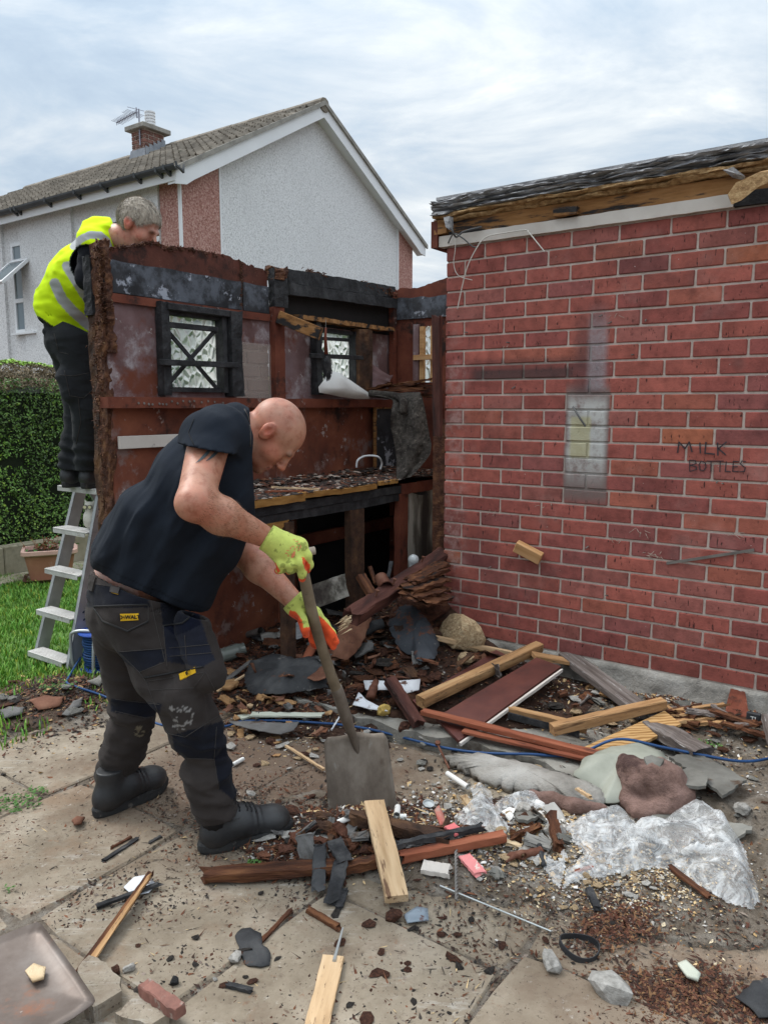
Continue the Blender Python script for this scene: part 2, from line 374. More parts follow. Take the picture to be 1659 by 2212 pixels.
def slabmat():
    m, t, b = newmat('concrete paving')
    P = basevec(t, world=True)
    ob = t.n('ShaderNodeObjectInfo')
    n = t.noise(P, 4, 7, .7)
    c = t.ramp(n, [(.3, (.17,.14,.108)), (.5, (.27,.235,.19)), (.68, (.37,.33,.28))])
    h = t.n('ShaderNodeHueSaturation', Color=c); t.put(h.inputs['Value'], t.m('ADD', .92, t.m('MULTIPLY', ob.outputs['Random'], .16))); c = h.outputs[0]
    c = t.mix(1, ob.outputs['Color'], c, 'MULTIPLY')
    c = t.mix(1, c, (.93, .895, .835), 'MULTIPLY')
    asl = t.n('ShaderNodeVectorMath', {'operation': 'DOT_PRODUCT'}, _0=P, _1=(E1[0], E1[1], 0)).outputs['Value']
    # pale laitance dragged in streaks
    st = t.n('ShaderNodeMapping', _0=P); st.inputs['Rotation'].default_value = (0, 0, ANG); st.inputs['Scale'].default_value = (3, 16, 1)
    stn = t.noise(st.outputs[0], 2.2, 7, .78, .3)
    big = t.noise(P, 1.7, 4, .6)
    c = t.mix(t.m('MULTIPLY', t.m('MULTIPLY', t.sm(stn, .53, .62), t.sm(big, .48, .62)), .55), c, (.44,.42,.38))
    rb_ = t.sm(t.m('ADD', asl, t.m('MULTIPLY', t.noise(P, 2.2, 6, .7), .7)), -.65, -.15)
    c = t.mix(t.m('MULTIPLY', rb_, .6), c, (.19,.135,.095))
    c = t.mix(t.m('MULTIPLY', t.sm(t.noise(P, 1.3, 7, .75), .52, .66), .5), c, (.20,.115,.065))
    # rusty dirt and brown mud
    c = t.mix(t.m('MULTIPLY', t.sm(t.noise(P, 2.4, 8, .72), .5, .64), .55), c, (.155,.105,.072))
    dq = t.n('ShaderNodeVectorMath', {'operation': 'DISTANCE'}, _0=P, _1=tuple(W(-2.15, 2.25, 0))).outputs['Value']
    c = t.mix(t.m('MULTIPLY', t.m('SUBTRACT', 1, t.sm(t.m('ADD', dq, t.m('MULTIPLY', t.noise(P, 3.5, 6, .7), .9)), .75, 1.35)), .8), c, (.10,.062,.042))
    c = t.mix(t.m('MULTIPLY', t.sm(t.noise(P, 11, 6, .75), .60, .68), .5), c, (.20,.09,.045))
    c = t.mix(t.m('MULTIPLY', t.sm(t.noise(P, 34, 6, .8), .54, .66), .6), c, (.11,.08,.06))
    c = t.mix(t.m('MULTIPLY', t.sm(t.noise(P, 19, 6, .8), .60, .70), .5), c, (.52,.49,.44))
    c = t.mix(t.sm(t.noise(P, 85, 4, .7), .62, .68), c, (.06,.042,.032))
    t.put(b.inputs['Base Color'], c); b.inputs['Roughness'].default_value = .9
    hh = t.m('ADD', t.noise(P, 60, 7, .75), t.m('MULTIPLY', stn, .8))
    bp = t.n('ShaderNodeBump', Strength=.55, Distance=.006, Height=hh); t.put(b.inputs['Normal'], bp.outputs[0])
    return m
M['slab'] = slabmat()
M['soil'] = mat('brown soil', [(.035,.022,.014), (.085,.055,.036), (.15,.105,.072)], 9, world=True, bump=1, bscale=60, bdist=.02, detail=8)
M['rubble'] = mat('dark rotten rubble', [(.018,.010,.007), (.055,.026,.016), (.12,.062,.038)], 12, world=True, bump=1, bscale=50, bdist=.03, detail=8, spots=[((.2,.17,.14), 7, .6, .7), ((.33,.25,.16), 45, .68, .72)])
M['sandrubble'] = mat('dusty gravel', [(.10,.075,.05), (.19,.155,.12), (.30,.27,.23)], 14, world=True, bump=1, bscale=70, bdist=.02, detail=8)
M['grassbase'] = mat('grass thatch', [(.05,.11,.018), (.10,.19,.035)], 12, world=True, bump=.8, spots=[((.09,.06,.035), 5, .6, .72)])

# ================================================================ GROUND
def sheet(name, x0, x1, y0, y1, z, m, n=1, kind='structure'):
    vs = [(x0+(x1-x0)*i/n, y0+(y1-y0)*j/n, z) for j in range(n+1) for i in range(n+1)]
    fs = [(j*(n+1)+i, j*(n+1)+i+1, (j+1)*(n+1)+i+1, (j+1)*(n+1)+i) for j in range(n) for i in range(n)]
    return tag(link(name, mesh(vs, fs, m)), kind=kind)
sheet('ground', -400, 400, -200, 700, -.09, M['soil'], 4)

# terrain height over the paving: a low mound of rubble that everything lies on
def smooth(v, a, b): t = np.clip((v-a)/(b-a), 0, 1); return t*t*(3-2*t)
def gauss(a, b, ca, cb, sa, sb, amp): return amp*np.exp(-((a-ca)/sa)**2-((b-cb)/sb)**2)
def terr(a, b):
    a, b = np.asarray(a, float), np.asarray(b, float)
    slab = .06*smooth(b, 2.70, 2.78)*smooth(a, -3.35, -3.2)
    h = gauss(a, b, -2.75, 3.45, .55, .42, .17)+gauss(a, b, -2.35, 4.05, .42, .45, .36)+gauss(a, b, -2.0, 3.35, .5, .35, .09)
    h = h+gauss(a, b, -.6, 3.5, .75, .22, .10)+gauss(a, b, -.75, 2.35, .45, .28, .05)+gauss(a, b, -1.45, 2.05, .35, .18, .05)
    h = h+gauss(a, b, -2.5, 2.62, .5, .1, .05)+gauss(a, b, -3.55, 2.12, .3, .28, .09)+gauss(a, b, -1.9, 1.82, .25, .12, .03)
    h = h+gauss(a, b, -.2, 2.85, .4, .3, .06)
    msk = smooth(h, .008, .05)
    f = fbm(a*7, b*7, 1.7, 4)*.035+fbm(a*26, b*26, 4.1, 3)*.014
    return slab+h+msk*f
def tz(X, Y):
    a, b = ab(X, Y); return float(terr(a, b))
def GH(x, y, lift=0.):
    """where the line of sight through (x, y) meets the rubble surface"""
    z = 0.
    for _ in range(14):
        p = G(x, y, z); z = .5*z+.5*tz(p.x, p.y)
    p = G(x, y, z); p.z = tz(p.x, p.y)+lift; return p
# rubble mound (one mass of crumbled board and soil)
def heap(name, a0, a1, b0, b1, st, m, off, cut):
    na, nb = int((a1-a0)/st), int((b1-b0)/st)
    A, B = np.meshgrid(np.linspace(a0, a1, na+1), np.linspace(b0, b1, nb+1), indexing='ij')
    Z = terr(A, B)+off
    base = .06*smooth(B, 2.70, 2.78)*smooth(A, -3.35, -3.2)
    low = (Z-base) < cut; Z = np.where(low, base-.07, Z)
    X = A*E1[0]+B*E2[0]; Y = A*E1[1]+B*E2[1]
    idx = np.arange((na+1)*(nb+1)).reshape(na+1, nb+1)
    f = np.stack([idx[:-1, :-1], idx[1:, :-1], idx[1:, 1:], idx[:-1, 1:]], -1).reshape(-1, 4)
    keep = ~(low[:-1, :-1] & low[1:, :-1] & low[1:, 1:] & low[:-1, 1:]).reshape(-1)
    vs = np.stack([X, Y, Z], -1).reshape(-1, 3)
    o = link(name, mesh(vs.tolist(), f[keep].tolist(), m, True)); tag(o, kind='stuff'); return o
tag(heap('rubble_heap', -3.26, -1.2, 2.45, 4.68, .016, M['rubble'], -.003, .007), 'dark heap of crumbled rotten board and soot in front of the burnt shed', 'rubble')
tag(heap('gravel_heap', -1.2, .5, 2.0, 3.74, .018, M['sandrubble'], -.003, .010), 'dusty low spread of gravel and crumbs along the foot of the brick wall', 'rubble')
tag(heap('soil_bank', -4.2, -3.26, 1.6, 2.75, .02, M['soil'], -.003, .010), 'brown soil bank where the lawn meets the paving', 'soil')
tag(heap('dirt_spread', -3.26, -.9, 1.5, 2.45, .02, M['sandrubble'], -.003, .006), 'dirt and crumbs piled around the shovel blade', 'dirt')

# shed floor slab
fl = MB()
rng = random.Random(3)
pts = []
a = -3.34
while a < .9:
    pts.append((a, 2.72+rng.uniform(-.02, .03)+(.05 if -1.6 < a < -1.0 else 0))); a += .06
poly = pts+[(.9, 4.7), (-3.34, 4.7)]
fl.prism([(W(p[0], p[1]).x, W(p[0], p[1]).y) for p in poly], -.06, .058, 'xy')
tag(fl.build('shed_floor', M['concrete_floor']), kind='structure')

# paving: one object per slab under the patio
patio = bpy.data.objects.new('patio', mesh([W(-3.9, -.2, -.005), W(2.4, -.2, -.005), W(2.4, 3.75, -.005), W(-3.9, 3.75, -.005)], [(0, 1, 2, 3)], M['sandrubble']))
COL.objects.link(patio); tag(patio, kind='structure')
def slab_mesh(wa, wb, th=.05, seed=0):
    rg = random.Random(seed); v = []; n = 5
    for lvl, ins in ((-th, .0), (-.006, .0), (0, .007)):
        ring = []
        for s in range(4):
            for i in range(n):
                u = i/n
                p = [(-1+2*u, -1), (1, -1+2*u), (1-2*u, 1), (-1, 1-2*u)][s]
                j = rg.uniform(-.003, .003) if lvl > -.04 else 0
                c = .012 if i == 0 else 0
                ring.append((p[0]*(wa/2-ins-c)+j, p[1]*(wb/2-ins-c)+j, lvl+rg.uniform(-.001, .001)))
        v += ring
    N = 4*n; f = []
    for l in range(2):
        for i in range(N): f.append((l*N+i, l*N+(i+1) % N, (l+1)*N+(i+1) % N, (l+1)*N+i))
    f.append(tuple(2*N+i for i in range(N)))
    return mesh(v, f, M['slab'])
rg = random.Random(11)
cols_b = {0: [.48, 1.52, 2.7], 1: [.06, 1.06, 1.67, 2.7], 2: [.35, 1.095, 1.99, 2.7], 3: [.15, .75, 1.70, 2.7], 4: [.1, .9, 1.81, 2.7], 5: [.3, 1.1, 2.0, 3.0, 3.74], 6: [0., .9, 1.5, 2.4, 3.2, 3.74], 7: [.3, 1.2, 2.1, 3.1, 3.74]}
for k in range(-1, 8):
    a0 = -3.29+.62*k
    bl = cols_b.get(k, [.7, 1.56])
    if k == -1: bl = [.35, .95, 1.56]
    for b0, b1 in zip(bl[:-1], bl[1:]):
        wa, wb = .612, b1-b0-.008
        o = link('paving_slab', slab_mesh(wa, wb, seed=rg.randint(0, 999)), patio)
        o.location = W(a0+.305, (b0+b1)/2, rg.uniform(-.001, .005)); o.rotation_euler = (rg.uniform(-.004, .004), rg.uniform(-.004, .004), ANG+rg.uniform(-.004, .004))
        cc = rg.uniform(.9, 1.06); o.color = (cc, cc*.985, cc*.96, 1)

# lawn
lp = [(-9, -1), (-3.32, -1), (-3.30, 1.5), (-3.95, 1.52), (-3.98, 2.05), (-3.40, 2.4), (-3.40, 9), (-6.9, 9), (-9, 9)]
lawn = mesh([W(p[0], p[1], -.012) for p in lp], [tuple(range(len(lp)))], M['grassbase'])
tag(link('lawn', lawn), kind='structure')
def inpoly(a, b, poly):
    ins = np.zeros(a.shape, bool); n = len(poly); j = n-1
    for i in range(n):
        xi, yi = poly[i]; xj, yj = poly[j]
        c = ((yi > b) != (yj > b)) & (a < (xj-xi)*(b-yi)/(yj-yi+1e-12)+xi)
        ins ^= c; j = i
    return ins
def blades(name, label, n, region, hmin, hmax, m, seed, zf=None, wid=.004):
    rs = np.random.RandomState(seed)
    a = rs.uniform(region[0], region[1], n*3); b = rs.uniform(region[2], region[3], n*3)
    dens = fbm(a*3, b*3, 3.3, 3); k = region[4](a, b) & (rs.rand(n*3) < .75+dens)
    a, b = a[k][:n], b[k][:n]; n = len(a)
    z = (terr(a, b)*0-.012) if zf is None else zf(a, b)
    h = rs.uniform(hmin, hmax, n)*(1+fbm(a*5, b*5, 8, 2)*.8); th = rs.uniform(0, 6.28, n); ln = rs.uniform(.1, .9, n)*h
    X = a*E1[0]+b*E2[0]; Y = a*E1[1]+b*E2[1]
    dx, dy = np.cos(th), np.sin(th); w = wid*rs.uniform(.6, 1.4, n)
    px, py = -dy*w, dx*w
    V = np.stack([np.stack([X-px, Y-py, z], -1), np.stack([X+px, Y+py, z], -1),
                  np.stack([X+dx*ln*.4+px*.7, Y+dy*ln*.4+py*.7, z+h*.6], -1), np.stack([X+dx*ln*.4-px*.7, Y+dy*ln*.4-py*.7, z+h*.6], -1),
                  np.stack([X+dx*ln, Y+dy*ln, z+h], -1)], 1).reshape(-1, 3)
    i0 = np.arange(n)*5
    F = [(i, i+1, i+2, i+3) for i in i0]+[(i+3, i+2, i+4) for i in i0]
    br = rs.uniform(.6, 1.3, n)[:, None]*np.ones((n, 3)); br[:, 0] *= rs.uniform(.8, 1.35, n)
    yel = rs.rand(n) < .09; br[yel] = br[yel]*np.array([2.2, 1.25, 1.2])
    cols = np.repeat(br, 5, 0)
    o = link(name, mesh(V.tolist(), F, m, cols=cols)); return tag(o, label, 'grass', kind='stuff')
M['blade'] = mat('grass blade', [(.10,.25,.03), (.17,.36,.055)], 3, attr=True, bump=0, rough=.6, world=True)
blades('grass', 'short green lawn grass around the stepladder', 62000, (-6.6, -3.3, .8, 5.2, lambda a, b: inpoly(a, b, lp) & ((a < -3.9) | (np.random.RandomState(1).rand(len(a)) < .8))), .02, .055, M['blade'], 5)
blades('grass_verge', 'sparse grass and weeds growing over the soil bank and slab edge', 2200, (-4.2, -3.2, 1.3, 2.7, lambda a, b: fbm(a*4, b*4, 6, 3) > -.1), .02, .05, M['blade'], 9, lambda a, b: terr(a, b)-.004)

# ================================================================ HOUSE
HA, HB = -9.1, 7.75      # gable plane, front wall plane
house = thing('house', 'pale pebbledashed house with white gable, pink corner panels and grey tiled roof beyond the hedge', 'house', W(HA, HB, 0), ANG)
class Rel:
    """meshes given in grid coordinates (a, b, z), stored relative to a thing's base"""
    def __init__(s, root, a, b, z=0): s.r = root; s.o = Vector((a, b, z))
    def build(s, mb, name, m, parent=None, smooth=False):
        vs = [v-s.o for v in mb.v]; return link(name, mesh(vs, mb.f, m, smooth), parent or s.r)
    def sub(s, mb, name, m, part, smooth=False):      # sub-part: its part has identity transform
        return s.build(mb, name, m, part, smooth)
H = Rel(house, HA, HB)
_, _, ZE = onA(890, 527, HA)
_, BR, ZR = onA(690, 232, HA)
B_far = onA(888, 560, HA)[1]
BR = (HB+B_far)/2; ZR = onA(690, 230, HA)[2]
ZE = 4.93
slope = (ZR-ZE)/(BR-HB)
print('house', ZE, ZR, BR, B_far, math.degrees(math.atan(slope)))
A_L = -21.
gw = H.build(MB().prism([(HB, 0), (B_far, 0), (B_far, ZE-.05), (BR, ZR-.16), (HB, ZE-.05)], HA-.2, HA, 'yz'), 'gable_wall', M['pebble'])
H.build(MB().box(A_L, HA-.2, HB, HB+.25, 0, ZE-.05), 'front_wall', M['pebble'])
H.build(MB().box(A_L, HA-.2, B_far-.25, B_far, 0, ZE-.05), 'rear_wall', M['pebble'])
p476 = onA(476, 500, HA)[1]; p858 = onA(858, 560, HA)[1]
zg = lambda b: ZE-.06+slope*(min(b, 2*BR-b)-HB)
H.build(MB().prism([(HB-.02, 0), (p476, 0), (p476, zg(p476)), (HB-.02, ZE-.06)], HA+.0, HA+.022, 'yz'), 'pink_panel', M['pink'])
H.build(MB().prism([(p858, 0), (B_far+.02, 0), (B_far+.02, ZE-.06), (p858, zg(p858))], HA+.0, HA+.022, 'yz'), 'pink_panel', M['pink'])
a350 = onB(350, 480, HB)[0]
H.build(MB().box(a350, HA-.03, HB-.022, HB, 0, ZE-.12), 'pink_panel', M['pink'])
for bb in (p476, p858): H.build(MB().box(HA+.0, HA+.03, bb-.015, bb+.015, 0, zg(bb)-.02), 'cover_strip', M['upvc'])
H.build(MB().box(HA-.03, HA+.024, HB-.026, HB-.0, 0, ZE-.1), 'cover_strip', M['upvc'])
# front wall: slightly proud pebbledash strips, with window bays between
sx = [(onB(54, 600, HB)[0], onB(162, 520, HB)[0]), (onB(-60, 600, HB)[0], onB(12, 560, HB)[0])]
for s0, s1 in sx: H.build(MB().box(s0, s1, HB-.05, HB, 0, ZE-.17), 'wall_strip', M['pebble'])
H.build(MB().box(onB(316, 500, HB)[0], a350-.01, HB-.05, HB, 0, ZE-.17), 'wall_strip', M['pebble'])
# bargeboards and verge
OV = .2
for sgn in (0, 1):
    q = [(HB-.36, ZE-.27), (BR, ZR-.10-.16), (BR, ZR-.045), (HB-.36, ZE-.05)]
    q = [(BR, zg(BR)-.19), (BR, zg(BR)+.03), (HB-.24, zg(HB)-.24*slope+.03), (HB-.24, zg(HB)-.30), (HB-.05, zg(HB)-.27), (HB+.1, zg(HB)-.17)]
    if sgn: q = [(2*BR-b, z) for b, z in q]
    H.build(MB().prism(q, HA+OV-.025, HA+OV, 'yz'), 'bargeboard', M['upvc'])
    q = [(BR, zg(BR)-.17), (BR, zg(BR)+.0), (HB-.22, zg(HB)-.22*slope), (HB-.22, zg(HB)-.22*slope-.16)]
    if sgn: q = [(2*BR-b, z) for b, z in q]
    H.build(MB().prism([(b, z-.0) for b, z in q], HA+.001, HA+OV-.026, 'yz'), 'soffit', M['upvc'])
H.build(MB().box(A_L, HA+OV-.03, HB-.235, HB-.215, ZE-.31, ZE-.13), 'fascia', M['upvc'])
H.build(MB().box(A_L, HA+OV-.03, HB-.214, HB-.001, ZE-.19, ZE-.165), 'soffit', M['upvc'])
# gutter
gz = ZE-.13; g = MB(); gp = [(-.065*math.cos(t), -.065*math.sin(t)) for t in np.linspace(0, math.pi, 9)]+[(.055*math.cos(t), -.055*math.sin(t)) for t in np.linspace(0, math.pi, 9)]
g.prism([(HB-.30+u, gz+w) for u, w in gp], A_L, HA+OV+.1, 'yz'); gut = H.build(g, 'gutter', M['gutter'])
for xx in (392, 364, 346, 300, 227, 168, 104, 30, 38):
    aa = onB(xx, 430, HB-.30)[0]
    H.sub(MB().prism([(HB-.375, gz+.01), (HB-.365, gz-.06), (HB-.30, gz-.085), (HB-.24, gz-.12), (HB-.236, gz+.0), (HB-.25, gz-.075), (HB-.30, gz-.068), (HB-.355, gz-.04)], aa-.02, aa+.02, 'yz'), 'bracket', M['gutter'], gut)
# roof: deck + tiles
rt = lambda b: zg(b)+.06
dk = MB(); b0 = HB-.28
dk.add([(A_L, b0, rt(b0)-.03), (HA+OV+.02, b0, rt(b0)-.03), (HA+OV+.02, BR, rt(BR)-.03), (A_L, BR, rt(BR)-.03), (HA+OV+.02, 2*BR-b0, rt(b0)-.03), (A_L, 2*BR-b0, rt(b0)-.03)], [(0, 1, 2, 3), (3, 2, 4, 5)])
roof = H.build(dk, 'roof', M['tile'])
TW, TL = .33, math.hypot(1, slope)
nrow = 12; db = (BR-b0-.02)/nrow
def tile_mesh():
    v = []; f = []; pr = []
    for k, (u, h) in enumerate([(0, .0), (.09, .0), (.12, .005), (.15, .045), (.18, .005), (.25, .0), (.285, .045), (.332, .0)]):
        pr.append((-u, h))
    n = len(pr); L = db+.06
    for (y, lift) in ((0, .05), (L, .0)):
        for x, h in pr: v.append((x, y, h+lift+y*slope))
    for x, h in pr: v.append((x, 0.004, h+.028))
    for i in range(n-1): f.append((i+1, i, n+i, n+i+1)); f.append((i, i+1, 2*n+i+1, 2*n+i))
    return mesh(v, f, M['tile'])
tm = tile_mesh(); a_cut = onB(63, 402, BR)[0]; cnt = 0; far = MB(); rg = random.Random(4)
cells_ = []
for r_ in range(nrow):
    bb = b0-.03+db*r_
    for c_ in range(38):
        aa = HA+OV+.03-TW*c_
        if r_ >= nrow-1 and aa < a_cut-.3: continue
        cells_.append((aa, bb, r_))
cells_.sort(key=lambda c: -c[0])
tmv = [v.co.copy() for v in tm.vertices]; tmf = [list(p.vertices) for p in tm.polygons]
for k, (aa, bb, r_) in enumerate(cells_):
    z = rt(bb)-.025+rg.uniform(-.004, .004)
    if k < 296:
        o = link('roof_tile', tm, roof, (aa-HA, bb-HB, z), (0, rg.uniform(-.012, .012), rg.uniform(-.008, .008)))
    else: far.add([v+Vector((aa, bb, z)) for v in tmv], tmf)
tag(H.sub(far, 'roof_tiles', M['tile'], roof), kind='stuff')
# ridge tiles
rgm = MB()
k = 0; aa = HA+OV+.02
ridge_me = MB().tube([(0, 0, 0), (-.43, 0, 0)], .12, 10).me(M['tile'])
while aa > a_cut:
    link('ridge_tile', ridge_me, roof, (aa-HA, BR-HB, rt(BR)-.055+rg.uniform(-.004, .004))); aa -= .44
# verge mortar
for sgn in (0, 1):
    q = [(BR, rt(BR)-.055), (BR, rt(BR)+.02), (b0, rt(b0)+.02), (b0, rt(b0)-.055)]
    if sgn: q = [(2*BR-b, z) for b, z in q]
    H.build(MB().prism(q, HA+OV+.0, HA+OV+.035, 'yz'), 'verge', M['concrete_trim'])
q = MB(); q.add([(HA+OV+.03, BR, rt(BR)+.01), (A_L, BR, rt(BR)+.01), (A_L, 2*BR-b0, rt(b0)+.01), (HA+OV+.03, 2*BR-b0, rt(b0)+.01)], [(0, 1, 2, 3)])
H.build(q, 'rear_roof_slope', M['tile'])
# windows
def house_window(px, name='window'):
    x0, y0, x1, y1 = px
    a0 = onB(x0, y0, HB+.02)[0]; a1 = onB(x1, y0, HB+.02)[0]; zt = onB(x0, y0, HB+.02)[2]; zb = onB(x0, y1, HB+.02)[2]
    fr = MB(); w = .06; zm = zb+(zt-zb)*.36; zt2 = zb+(zt-zb)*.80
    for (p0, p1, q0, q1) in ((a0, a1, zt-w, zt), (a0, a1, zb, zb+w), (a0, a0+w, zb+w, zt-w), (a1-w, a1, zb+w, zt-w), (a0+w, a1-w, zt2-.03, zt2+.03), (a0+w, a1-w, zm-.035, zm+.035)):
        fr.box(p0, p1, HB-.035, HB+.03, q0, q1)
    f = H.build(fr, name, M['upvc'])
    for q0, q1 in ((zb+w, zm-.035), (zm+.035, zt2-.03), (zt2+.03, zt-w)):
        H.sub(MB().box(a0+w, a1-w, HB-.012, HB-.006, q0, q1), 'pane', M['house_glass'], f)
    H.sub(MB().box(a0-.06, a1+.06, HB-.10, HB-.036, zb-.035, zb-.001), 'sill', M['upvc'], f)
    return a0, a1, zm, zt2, f
a0, a1, zm, zt2, wf = house_window((29, 528, 72, 722))
H.sub(MB().box(a0+.08, a1-.2, HB-.005, HB+.0, zm-.5, zt2), 'curtain', M['curtain'], wf)
# open casement, hinged at its top edge and pushed out
cs = MB(); Lc = zt2-zm; wc = a1-a0-.04
for (p0, p1, q0, q1) in ((0, wc, -.05, 0), (0, wc, -Lc, -Lc+.05), (0, .05, -Lc+.05, -.05), (wc-.05, wc, -Lc+.05, -.05)): cs.box(p0, p1, -.03, .02, q0, q1)
Mx = Matrix.Translation((a0+.02, HB-.05, zt2-.02)) @ Matrix.Rotation(R(-48), 4, 'X')
co = H.build(cs.xf(Mx), 'open_casement', M['upvc'])
H.sub(MB().box(.05, wc-.05, -.008, 0, -Lc+.05, -.05).xf(Mx), 'pane', M['house_glass'], co)
house_window((176, 490, 300, 650))
# chimney
cb0 = BR-.62; ca0 = onB(313, 310, cb0)[0]; ca1 = onB(285, 310, cb0)[0]; cb1 = onA(357, 310, ca0)[1]
czt = onB(313, 276, cb0)[2]; czb = rt(cb0)-.1
chm = H.build(MB().box(ca1+.012, ca0-.012, cb0+.012, cb1-.012, czb, czt), 'chimney', M['mortar'])
bm_ = {}
nc = int((czt-czb)/.078); cbk = random.Random(2)
for c_ in range(nc):
    z = czb+.078*c_+.036
    for face in (0, 1):
        L = (ca0-ca1) if face == 0 else (cb1-cb0); u = (0 if c_ % 2 else .12)*-1
        while u < L-.02:
            s, e = max(u, 0)+.004, min(u+.225, L)-.004
            if e-s > .03:
                mb = MB()
                if face == 0: mb.bbox(ca1+s, ca1+e, cb0, cb0+.02, z-.032, z+.032, .004)
                else: mb.bbox(ca0-.02, ca0, cb0+s, cb0+e, z-.032, z+.032, .004)
                H.sub(mb, 'brick', M['plainbrick'], chm)
            u += .235
H.build(MB().bbox(ca1-.09, ca0+.09, cb0-.09, cb1+.09, czt, czt+.09, .01), 'chimney_cap', M['concrete_trim'])
fm = MB(); cm = ((ca0+ca1)/2, (cb0+cb1)/2)
pt = MB(); zz = czt+.09
pt.tube([(cm[0]+.08, cm[1], zz), (cm[0]+.08, cm[1], zz+.3)], .085, 12)
for i in range(5): pt.tube([(cm[0]+.08, cm[1], zz+.05+.055*i), (cm[0]+.08, cm[1], zz+.075+.055*i)], .105, 12)
H.build(pt, 'chimney_pot', M['upvc'])
fl_ = MB(); zf = lambda b: rt(b)+.02
fl_.add([(ca1-.1, cb0-.012, zf(cb0)-.02), (ca0+.02, cb0-.012, zf(cb0)-.02), (ca0+.02, cb0-.012, zf(cb0)+.16), (ca1-.02, cb0-.012, zf(cb0)+.16), (ca1-.12, cb0-.2, zf(cb0-.2)+.0), (ca0+.06, cb0-.2, zf(cb0-.2))], [(0, 1, 2, 3), (4, 5, 1, 0)])
st_ = 5
for i in range(st_):
    u0 = cb0+(cb1-cb0)*i/st_; u1 = cb0+(cb1-cb0)*(i+1)/st_; zb_ = min(zf(u0), zf(2*BR-u0) if u0 > BR else 99)
    zc_ = min(zf(u1), zf(2*BR-u1) if u1 > BR else 99)
    fl_.add([(ca0+.012, u0, zb_-.05), (ca0+.012, u1, zc_-.05), (ca0+.016, u1, zc_+.13), (ca0+.022, u0, zb_+.20)], [(0, 1, 2, 3)])
H.build(fl_, 'flashing', M['lead'])
M['aerial'] = mat('aerial metal', [(.25,.25,.3), (.35,.35,.4)], 5, metal=.5, rough=.5, bump=0)
ar = MB(); mx, my = onB(302, 275, cb0-.02)[0], cb0-.02; mt = onB(302, 236, cb0)[2]
ar.tube([(mx, my, czt-.3), (mx, my, mt)], .015, 6)
tip = onB(254, 266, cb0-.02); hd = onB(297, 243, cb0-.02)
ar.tube([(hd[0], my-.02, hd[2]), (tip[0], my-.02, tip[2])], .01, 5)
d = Vector((tip[0]-hd[0], 0, tip[2]-hd[2]))
for i in range(13):
    p = Vector((hd[0], my-.02, hd[2]))+d*(i+.5)/13; s = .13 if i > 3 else .2
    ar.tube([p+Vector((0, -s, 0)), p+Vector((0, s, 0))], .005, 4)
    ar.tube([p+Vector((-.02, 0, -.05)), p+Vector((.02, 0, .05))], .006, 4)
ar.tube([onB(276, 231, cb0-.02), onB(312, 240, cb0-.02)], .007, 4); ar.tube([onB(295, 232, cb0-.02), onB(297, 255, cb0-.02)], .012, 4)
ar.tube([onB(302, 242, cb0-.02), (hd[0], my-.02, hd[2])], .01, 4)
H.build(ar, 'aerial', M['aerial'])

# ================================================================ HEDGE, KERB WALL
M['leaf'] = mat('privet leaf', [(.075,.165,.028), (.18,.33,.065)], 2, attr=True, bump=0, rough=.5, world=True, spec=.4)
M['twig'] = mat('clipped twigs', [(.10,.075,.045), (.24,.19,.12)], 5, attr=True, bump=0, world=True)
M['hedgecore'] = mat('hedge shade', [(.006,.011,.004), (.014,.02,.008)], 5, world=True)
HX = -6.72
hedge = thing('hedge', 'tall clipped green hedge with brown twiggy top behind the lawn', 'hedge', W(HX, 4, 0), ANG)
Hd = Rel(hedge, HX, 4)
ZH = onA(60, 824, HX)[2]; ZH2 = onA(60, 779, HX-.75)[2]
print('hedge', ZH, ZH2)
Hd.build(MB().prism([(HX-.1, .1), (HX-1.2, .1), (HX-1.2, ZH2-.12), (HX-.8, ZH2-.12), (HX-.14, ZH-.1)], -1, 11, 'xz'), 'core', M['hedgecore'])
def leafcloud(P, N, size, rs, cols):
    n = len(P); t = rs.normal(size=(n, 3)); nn = N+rs.normal(size=(n, 3))*.75; nn /= np.linalg.norm(nn, axis=1)[:, None]
    u = np.cross(nn, t); u /= np.linalg.norm(u, axis=1)[:, None]; v = np.cross(nn, u); s = size[:, None]
    V = np.stack([P-u*s, P-v*s*.5, P+u*s, P+v*s*.5], 1).reshape(-1, 3)
    F = [(i, i+1, i+2, i+3) for i in range(0, 4*n, 4)]
    return V, F, np.repeat(cols, 4, 0)
rs = np.random.RandomState(21)
n = 56000
b = rs.uniform(1.2, 8.6, n); z = rs.uniform(.12, ZH+.03, n); dep = rs.rand(n)**2*.12
bul = fbm(b*2.2, z*2.2, 5, 3)*.09
k = (fbm(b*6, z*6, 2, 3)+dep*2 > -.35)
P = np.stack([HX-dep+bul, b, z], -1)[k]; k1 = len(P)
c = rs.uniform(.3, 1.5, k1)[:, None]*np.ones((k1, 3)); c *= (1+fbm(P[:, 1]*3, P[:, 2]*3, 9, 3)*.9)[:, None]
hot = rs.rand(k1) < .12; c[hot] *= np.array([1.9, 1.5, 1.2])
V, F, C_ = leafcloud(P-np.array([HX, 4, 0]), np.tile([1., 0, .3], (k1, 1)), rs.uniform(.009, .019, k1), rs, c)
tag(link('foliage', mesh(V.tolist(), F, M['leaf'], cols=C_), hedge), kind='stuff')
n = 26000
b = rs.uniform(1.2, 8.6, n); u = rs.rand(n); zt_ = ZH-.05+(ZH2-ZH)*np.clip(u*1.5, 0, 1)+fbm(b*5, u*4, 3, 3)*.06
P = np.stack([HX-.02-u*1.1, b, zt_], -1)-np.array([HX, 4, 0])
c = rs.uniform(.5, 1.5, n)[:, None]*np.ones((n, 3)); gsel = (u > .62) & (rs.rand(n) < .75)
